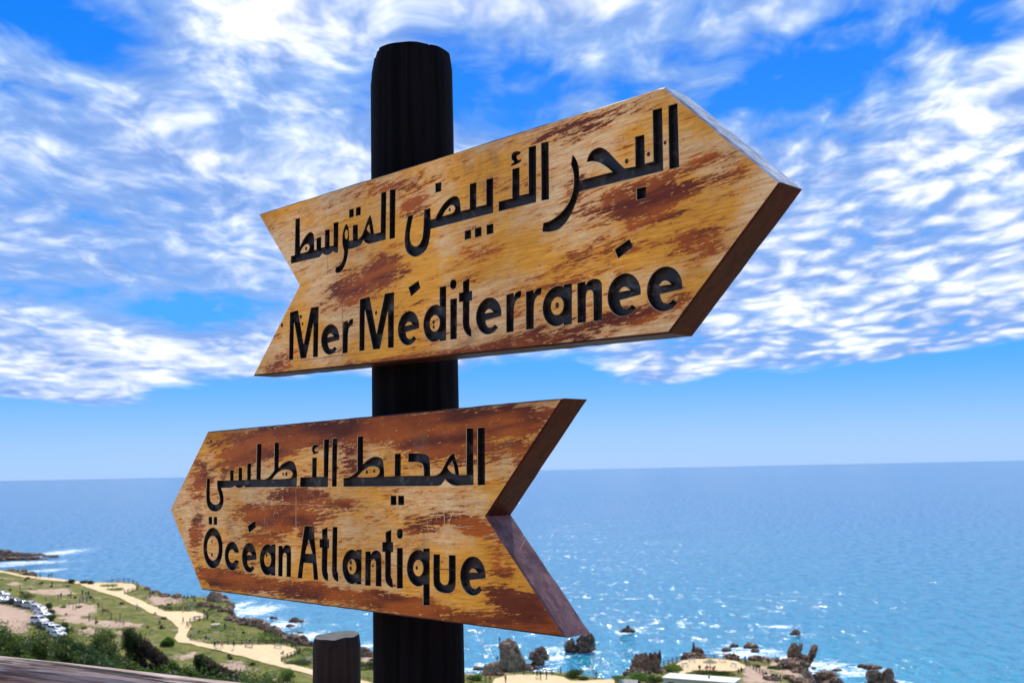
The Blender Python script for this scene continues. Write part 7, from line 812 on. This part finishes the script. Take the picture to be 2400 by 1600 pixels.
# ---------------------------------------------------------------- parked cars
TYRE=plain('tyre_rubber',(.02,.02,.021),.8); RIM=plain('wheel_rim',(.45,.46,.48),.35,.1,3.,.5,.8); LAMP=plain('lamp_lens',(.75,.77,.8),.1); TAIL=plain('tail_lens',(.45,.02,.02),.2)
paint={}
def car_paint(k,c):
    if k in paint: return paint[k]
    m,g,out=new_mat('car_paint_'+k); princ(g,out,c,.3,spec=.5,Coat_Weight=.6,Coat_Roughness=.08); paint[k]=m; return m
def make_car(kind):
    """nose towards +x, origin on the ground; kind: 'hatch','sedan','suv','van'"""
    L,Wd,Hh={'hatch':(3.9,1.70,1.46),'sedan':(4.5,1.76,1.44),'suv':(4.5,1.84,1.72),'van':(4.6,1.82,1.86)}[kind]
    root=empty('parked_car'); hood=.62*L/2
    prof={'hatch':[(-.49,.42),(-.495,.78),(-.46,.98),(-.36,1.40),(-.12,1.46),(.08,1.44),(.25,.99),(.44,.86),(.49,.70),(.49,.36)],
     'sedan':[(-.49,.42),(-.495,.80),(-.47,.95),(-.30,1.00),(-.17,1.40),(.02,1.44),(.10,1.42),(.25,.97),(.45,.84),(.49,.68),(.49,.36)],
     'suv':[(-.49,.46),(-.495,.9),(-.47,1.12),(-.41,1.64),(-.15,1.72),(.08,1.69),(.24,1.14),(.45,1.02),(.49,.82),(.49,.42)],
     'van':[(-.49,.40),(-.495,1.0),(-.48,1.2),(-.46,1.78),(-.15,1.86),(.10,1.82),(.28,1.18),(.45,1.0),(.49,.78),(.49,.38)]}[kind]
    pr=[(x*L,z) for x,z in prof]; pr=pr+[(.40*L,.24),(-.40*L,.24)]
    belt={'hatch':.97,'sedan':.95,'suv':1.12,'van':1.18}[kind]
    def yw(z):
        w=Wd/2
        if z>belt: return w*(1-.20*(z-belt)/(Hh-belt))
        if z<.45: return w*.95
        return w
    v=[];f=[]; n=len(pr)
    for s in (-1,-.82,.82,1):
        for x,z in pr:
            k=abs(s)==1
            v.append((x*(.985 if k else 1.),(s)*yw(z),z-(.03 if k and z>Hh-.12 else 0)))
    for a in range(3):
        for i in range(n):
            j=(i+1)%n; f.append((a*n+i,a*n+j,(a+1)*n+j,(a+1)*n+i))
    f.append(tuple(range(n))[::-1]); f.append(tuple(3*n+i for i in range(n)))
    bodyo=mesh_obj('body',v,f,car_paint('white',(.8,.8,.79)),root)
    # glass
    def pane(name,quad): 
        c=sum((Vector(q) for q in quad),Vector())/4
        o=mesh_obj(name,[Vector(q) for q in quad],[(0,1,2,3)],GLS,root); md=o.modifiers.new('s','SOLIDIFY'); md.thickness=.02; md.offset=0; return o
    top=Hh-.10
    fi={'hatch':((.08,1.44),(.25,.99)),'sedan':((.10,1.42),(.25,.97)),'suv':((.08,1.69),(.24,1.14)),'van':((.10,1.82),(.28,1.18))}[kind]
    ri={'hatch':((-.36,1.40),(-.46,.98)),'sedan':((-.17,1.40),(-.30,1.00)),'suv':((-.41,1.64),(-.47,1.12)),'van':((-.46,1.78),(-.48,1.2))}[kind]
    for nm,(a,b),sg in (('windscreen',fi,1),('rear_window',ri,-1)):
        p=lambda t,s:(L*(a[0]+(b[0]-a[0])*t)+.012*sg,s*yw(a[1]+(b[1]-a[1])*t)*.84,a[1]+(b[1]-a[1])*t+.012)
        pane(nm,[p(.1,-1),p(.1,1),p(.92,1),p(.92,-1)])
    xa,xb=ri[0][0]*L+.1,fi[0][0]*L-.02; xm=(xa+xb)/2; 
    for s in (-1,1):
        for (x0,x1,e0,e1) in ((xa+.02,xm-.05,-.10,0),(xm+.05,xb,0,.30)):
            pane('side_window',[(x0,s*(yw(top)+.012),top),(x1,s*(yw(top)+.012),top),(x1+e1,s*(yw(belt+.04)+.012),belt+.04),(x0+e0,s*(yw(belt+.04)+.012),belt+.04)])
        for wxp in (-.30*L,.31*L):
            bm=bmesh.new(); tube(bm,(wxp,s*(Wd/2-.19),.32),(wxp,s*(Wd/2+.012),.32),.32,None,20); wh=bm_obj('wheel',bm,TYRE,root)
            bm=bmesh.new(); tube(bm,(wxp,s*(Wd/2),.32),(wxp,s*(Wd/2+.025),.32),.20,None,14); bm_obj('rim',bm,RIM,wh)
        bm=bmesh.new(); box(bm,(.478*L,s*Wd*.36,.70),(.10,.34,.15),None,.02); bm_obj('headlight',bm,LAMP,root)
        bm=bmesh.new(); box(bm,(-.488*L,s*Wd*.40,.86),(.06,.2,.2),None,.02); bm_obj('tail_light',bm,TAIL,root)
        bm=bmesh.new(); box(bm,(.20*L,s*(Wd/2+.09),1.0),(.10,.18,.12),None,.02); bm_obj('mirror',bm,GLS,root)
    bm=bmesh.new(); box(bm,(.487*L,0,.42),(.06,Wd*.7,.16)); bm_obj('bumper',bm,TYRE,root)
    bm=bmesh.new(); box(bm,(-.492*L,0,.60),(.02,.5,.12)); bm_obj('number_plate',bm,WHT,root)
    return root
PROTO={}
def car(kind,colk,colv,x,y,rz,label):
    if kind not in PROTO: PROTO[kind]=make_car(kind); r=PROTO[kind]
    else: r=copy_tree(PROTO[kind])
    z=gz(x,y); r.location=(x,y,z+.03); r.rotation_euler=(0,0,rz); tag(r,label,'car','cars parked along the lot edge')
    for c in r.children:
        if c.name.startswith('body'):
            c.material_slots[0].link='OBJECT'; c.material_slots[0].material=car_paint(colk,colv)
    return r
W=('white',(.62,.63,.64)); SV=('silver',(.48,.50,.53)); NV=('navy',(.02,.03,.06)); BK=('black',(.015,.016,.02)); GY=('grey',(.16,.18,.21))
for (x,y),(kd,cc,rz,l) in zip(CARS,(('hatch',W,-.3,'white car at the left edge, farthest in the row'),('sedan',W,-.3,'white car cut by the left edge, nose to the lot'),('hatch',NV,-.3,'dark navy car, first dark one from the left edge'),('sedan',BK,-.3,'black car, second dark one from the left edge'),('sedan',GY,-.35,'dark grey car right of the black car'),('suv',SV,-.4,'silver off-roader with roof rack right of the dark cars'),('hatch',SV,-.4,'silver hatchback right of the silver off-roader'),('sedan',W,-.45,'white saloon behind the bend of the row'),('sedan',W,-.45,'white saloon on the outermost bend of the row'),('van',W,-.5,'tall white van nearest the lot middle'),('hatch',NV,-.5,'navy car right of the tall white van'),('hatch',SV,-.5,'silver car between the navy car and the last white cars'),('suv',W,-.5,'white off-roader near the end of the row'),('hatch',W,-.5,'last white car, half hidden by the wide bush'))):
    car(kd,cc[0],cc[1],x,y,rz,l)
# ---------------------------------------------------------------- people
SKIN=plain('skin',(.36,.20,.13),.6,.1); HAIR=plain('dark_hair',(.015,.011,.009),.6)
CL={k:plain('cloth_'+k,v,.85,.15,8.) for k,v in {'black':(.018,.018,.022),'navy':(.03,.045,.10),'red':(.45,.03,.035),'white':(.72,.72,.70),'blue':(.10,.19,.42),'brown':(.16,.08,.045),'grey':(.26,.27,.29),'orange':(.55,.12,.03),'denim':(.07,.10,.18),'tan':(.40,.30,.20)}.items()}
def skin_body(joints,edges,name):
    me=bpy.data.meshes.new(name); me.from_pydata([j[:3] for j in joints],edges,[]); o=bpy.data.objects.new(name,me); COL.objects.link(o)
    md=o.modifiers.new('skin','SKIN'); 
    for i,j in enumerate(joints):
        sv=me.skin_vertices[0].data[i]; sv.radius=(j[3],j[4] if len(j)>4 else j[3]); sv.use_root=(i==0)
    o.modifiers.new('sub','SUBSURF').levels=1
    dg=bpy.context.evaluated_depsgraph_get(); res=bpy.data.meshes.new_from_object(o.evaluated_get(dg)); bpy.data.objects.remove(o); return res
def pose(kind):
    E=[(0,1),(1,2),(2,3),(3,4),(4,5)]
    if kind!='sit':
        st=.16 if kind=='walk' else 0.; z0=0
        J=[(0,0,.95,.155,.12),(0,0,1.15,.14,.10),(0,0,1.38,.175,.11),(0,.0,1.50,.06),(0,-.01,1.58,.085,.09),(0,-.01,1.68,.088,.10)]
        for s in (-1,1):
            k=len(J); f=s*st
            J+=[(s*.10,-f*.1,.86,.095),(s*.10,-f*.9-.02,.48,.065),(s*.11,-f*1.0+(.10 if f<0 else .02),.08,.045),(s*.12,-f*1.0-.10+(.08 if f<0 else 0),.04,.045,.035)]
            E+=[(0,k),(k,k+1),(k+1,k+2),(k+2,k+3)]
            k=len(J); J+=[(s*.21,0,1.40,.06),(s*.26,f*.5,1.12,.045),(s*.25,f*1.1-.08,.88,.035),(s*.24,f*1.2-.11,.79,.038,.03)]
            E+=[(2,k),(k,k+1),(k+1,k+2),(k+2,k+3)]
    else:
        J=[(0,0,.14,.17,.14),(0,.02,.34,.15,.11),(0,-.02,.58,.175,.11),(0,-.05,.69,.06),(0,-.07,.77,.085,.09),(0,-.07,.87,.088,.10)]
        for s in (-1,1):
            k=len(J); J+=[(s*.11,-.10,.14,.095),(s*.17,-.42,.42,.065),(s*.13,-.66,.10,.045),(s*.13,-.78,.05,.045,.035)]; E+=[(0,k),(k,k+1),(k+1,k+2),(k+2,k+3)]
            k=len(J); J+=[(s*.21,-.02,.60,.06),(s*.26,-.10,.36,.045),(s*.18,-.34,.40,.035),(s*.15,-.42,.43,.038,.03)]; E+=[(2,k),(k,k+1),(k+1,k+2),(k+2,k+3)]
    me=skin_body(J,E,'person')
    hd=J[5]; sh=J[2][2]; hip=J[0][2]
    for m in (SKIN,HAIR,CL['black'],CL['denim'],CL['black']): me.materials.append(m)
    for p in me.polygons:
        c=p.center; p.use_smooth=True
        if c.z>J[3][2]-.02:
            p.material_index=1 if (c.z>hd[2]+.03 or c.y>hd[1]+.025) else 0
        elif kind=='sit':
            p.material_index=3 if (c.z<.22 or c.y<-.24 and not(abs(c.z-.42)<.05 and c.y>-.38 and abs(c.x)>.1)) else 2
        else:
            arm=abs(c.x)>.185 and c.z>.74
            if arm: p.material_index=2 if c.z>.96 else 0
            else: p.material_index=2 if c.z>.93 else (3 if c.z>.09 else 4)
    return me
BODY={k:pose(k) for k in('stand','walk','sit')}
def drop(x,y,z):
    bpy.context.view_layer.update(); h=scene.ray_cast(bpy.context.evaluated_depsgraph_get(),(x,y,58.),(0,0,-1)); return h[1].z-.03 if h[0] else z
def person(x,y,kind,top,leg,label,rz=0.,s=1.,z=None,group='people out walking along the coast'):
    o=link(bpy.data.objects.new('person',BODY[kind])); o.location=(x,y,(gz(x,y)+.1) if z is None else z); o.rotation_euler=(0,0,rz); o.scale=(s,s,s)
    for i,m in ((2,CL[top]),(3,CL[leg])): o.material_slots[i].link='OBJECT'; o.material_slots[i].material=m
    tag(o,label,'person',group); return o
PP=[('walk','black','black','left walker of the dark pair on the far upper path'),('walk','navy','black','right walker of the dark pair on the far upper path'),('walk','white','grey','person in white on the far upper path, leftmost'),('stand','black','denim','left of two people by the seaward verge, far left'),('stand','navy','black','right of two people by the seaward verge, far left'),('stand','black','black','dark figure alone on the bright grass below the far path'),('stand','black','denim','dark figure behind the round shrub by the cars'),('stand','black','black','right of the dark pair on the grass before the court'),('walk','grey','denim','left of the dark pair on the grass before the court'),('stand','brown','black','single figure on the grass right of the dark pair'),('stand','navy','black','left one of three friends standing near the sand square'),('stand','white','denim','middle one of three friends, in white, near the sand square'),('stand','black','black','right one of three friends near the sand square'),('stand','blue','navy','left player in blue on the dirt court'),('stand','red','black','player in red on the dirt court'),('stand','blue','denim','right player in blue on the dirt court'),('stand','black','brown','dark figure at the right rim of the dirt court'),('stand','red','denim','figure in red leaning at the dark bench'),('walk','white','grey','pale figure on the grass above the dark bench'),('walk','red','red','left child in red near the tall poles'),('stand','white','blue','child in white between two children in red'),('walk','red','black','right child in red near the tall poles'),('stand','black','navy','lone figure standing on top of the cliff block'),('stand','blue','white','figure in light blue at the fence of the middle square'),('stand','tan','tan','pale figure on the middle square by the fence'),('walk','white','black','figure in white walking on the grass left of the path'),('walk','brown','brown','walker in brown where the path bends'),('walk','black','black','left of two walkers in black below the bend'),('walk','white','black','right of two walkers, in white, below the bend'),('stand','black','denim','left dark figure at the rounded end of the middle fence'),('stand','black','black','right dark figure at the rounded end of the middle fence'),('stand','navy','black','dark figure on the grass right of the white picnic table'),('walk','black','grey','walker in black on the narrow part of the path'),('walk','black','navy','left of three walkers entering the large square'),('walk','navy','white','middle of three walkers entering the large square'),('walk','orange','black','right of three walkers, in orange, entering the large square'),('walk','black','white','walker in white trousers alone on the large square'),('walk','black','black','left of the pair in black on the sand lookout'),('walk','black','black','right of the pair in black on the sand lookout'),('stand','brown','denim','single figure right of the pair on the sand lookout'),('stand','black','red','figure at the left rim of the sand lookout, bottom edge'),('stand','black','brown','left figure on the grass beside the signpost foot'),('stand','orange','black','right figure in orange beside the signpost foot'),('walk','black','black','left of the dark pair on the track right of the terrace'),('walk','black','navy','right of the dark pair on the track right of the terrace'),('stand','black','black','dark figure leaning on the terrace fence, right side'),('stand','navy','denim','figure in navy on the headland before the spiky crag'),('stand','black','black','dark figure on the tan cliff block'),('stand','black','denim','dark figure at the bottom edge by the cliff path'),
('sit','red','black','person in red sitting on the grass near the far square'),('sit','black','red','pair member in black sitting on the slope above the middle square'),('sit','blue','denim','leftmost of the group sitting on the cliff rocks'),('sit','black','black','second of the group sitting on the cliff rocks'),('sit','black','navy','third of the group sitting on the cliff rocks'),('sit','navy','black','rightmost of the group sitting on the cliff rocks'),('sit','black','white','person sitting on the grass beside the long path'),('sit','black','black','nearer dark sitter on the grass inside the path bend'),('sit','black','navy','farther dark sitter on the grass inside the path bend'),('sit','black','black','dark sitter right of the path below the middle square'),('sit','white','tan','white clad sitter right of the path below the middle square'),('sit','black','black','left sitter of the two above the long fence'),('sit','white','black','right sitter in white of the two above the long fence'),('sit','grey','navy','sitter in grey at the right end of the large square'),('sit','blue','white','left sitter of the two left of the short post'),('sit','white','blue','right sitter of the two left of the short post'),('sit','black','navy','dark sitter by the foot of the signpost'),('stand','red','black','figure in red on the bank right of the sand lookout'),('stand','black','black','figure in black beside the one in red on the bank')]
for i,((x,y),(kd,tp,lg,l)) in enumerate(zip(PPL,PP)):
    rr=random.Random(i); s=.72 if 'child' in l else rr.uniform(.95,1.06)
    z=None
    if 'cliff block' in l: z=drop(x,y,None)
    person(x,y,kd,tp,lg,l,rr.uniform(-3,3),s,z)
for (x,y,z),l in zip(STACKMEN,('left of two figures standing on the shoulder of the tallest stack','right of two figures standing on the shoulder of the tallest stack')):
    person(x,y,'stand','black','black',l,.3,1.,drop(x,y,z))
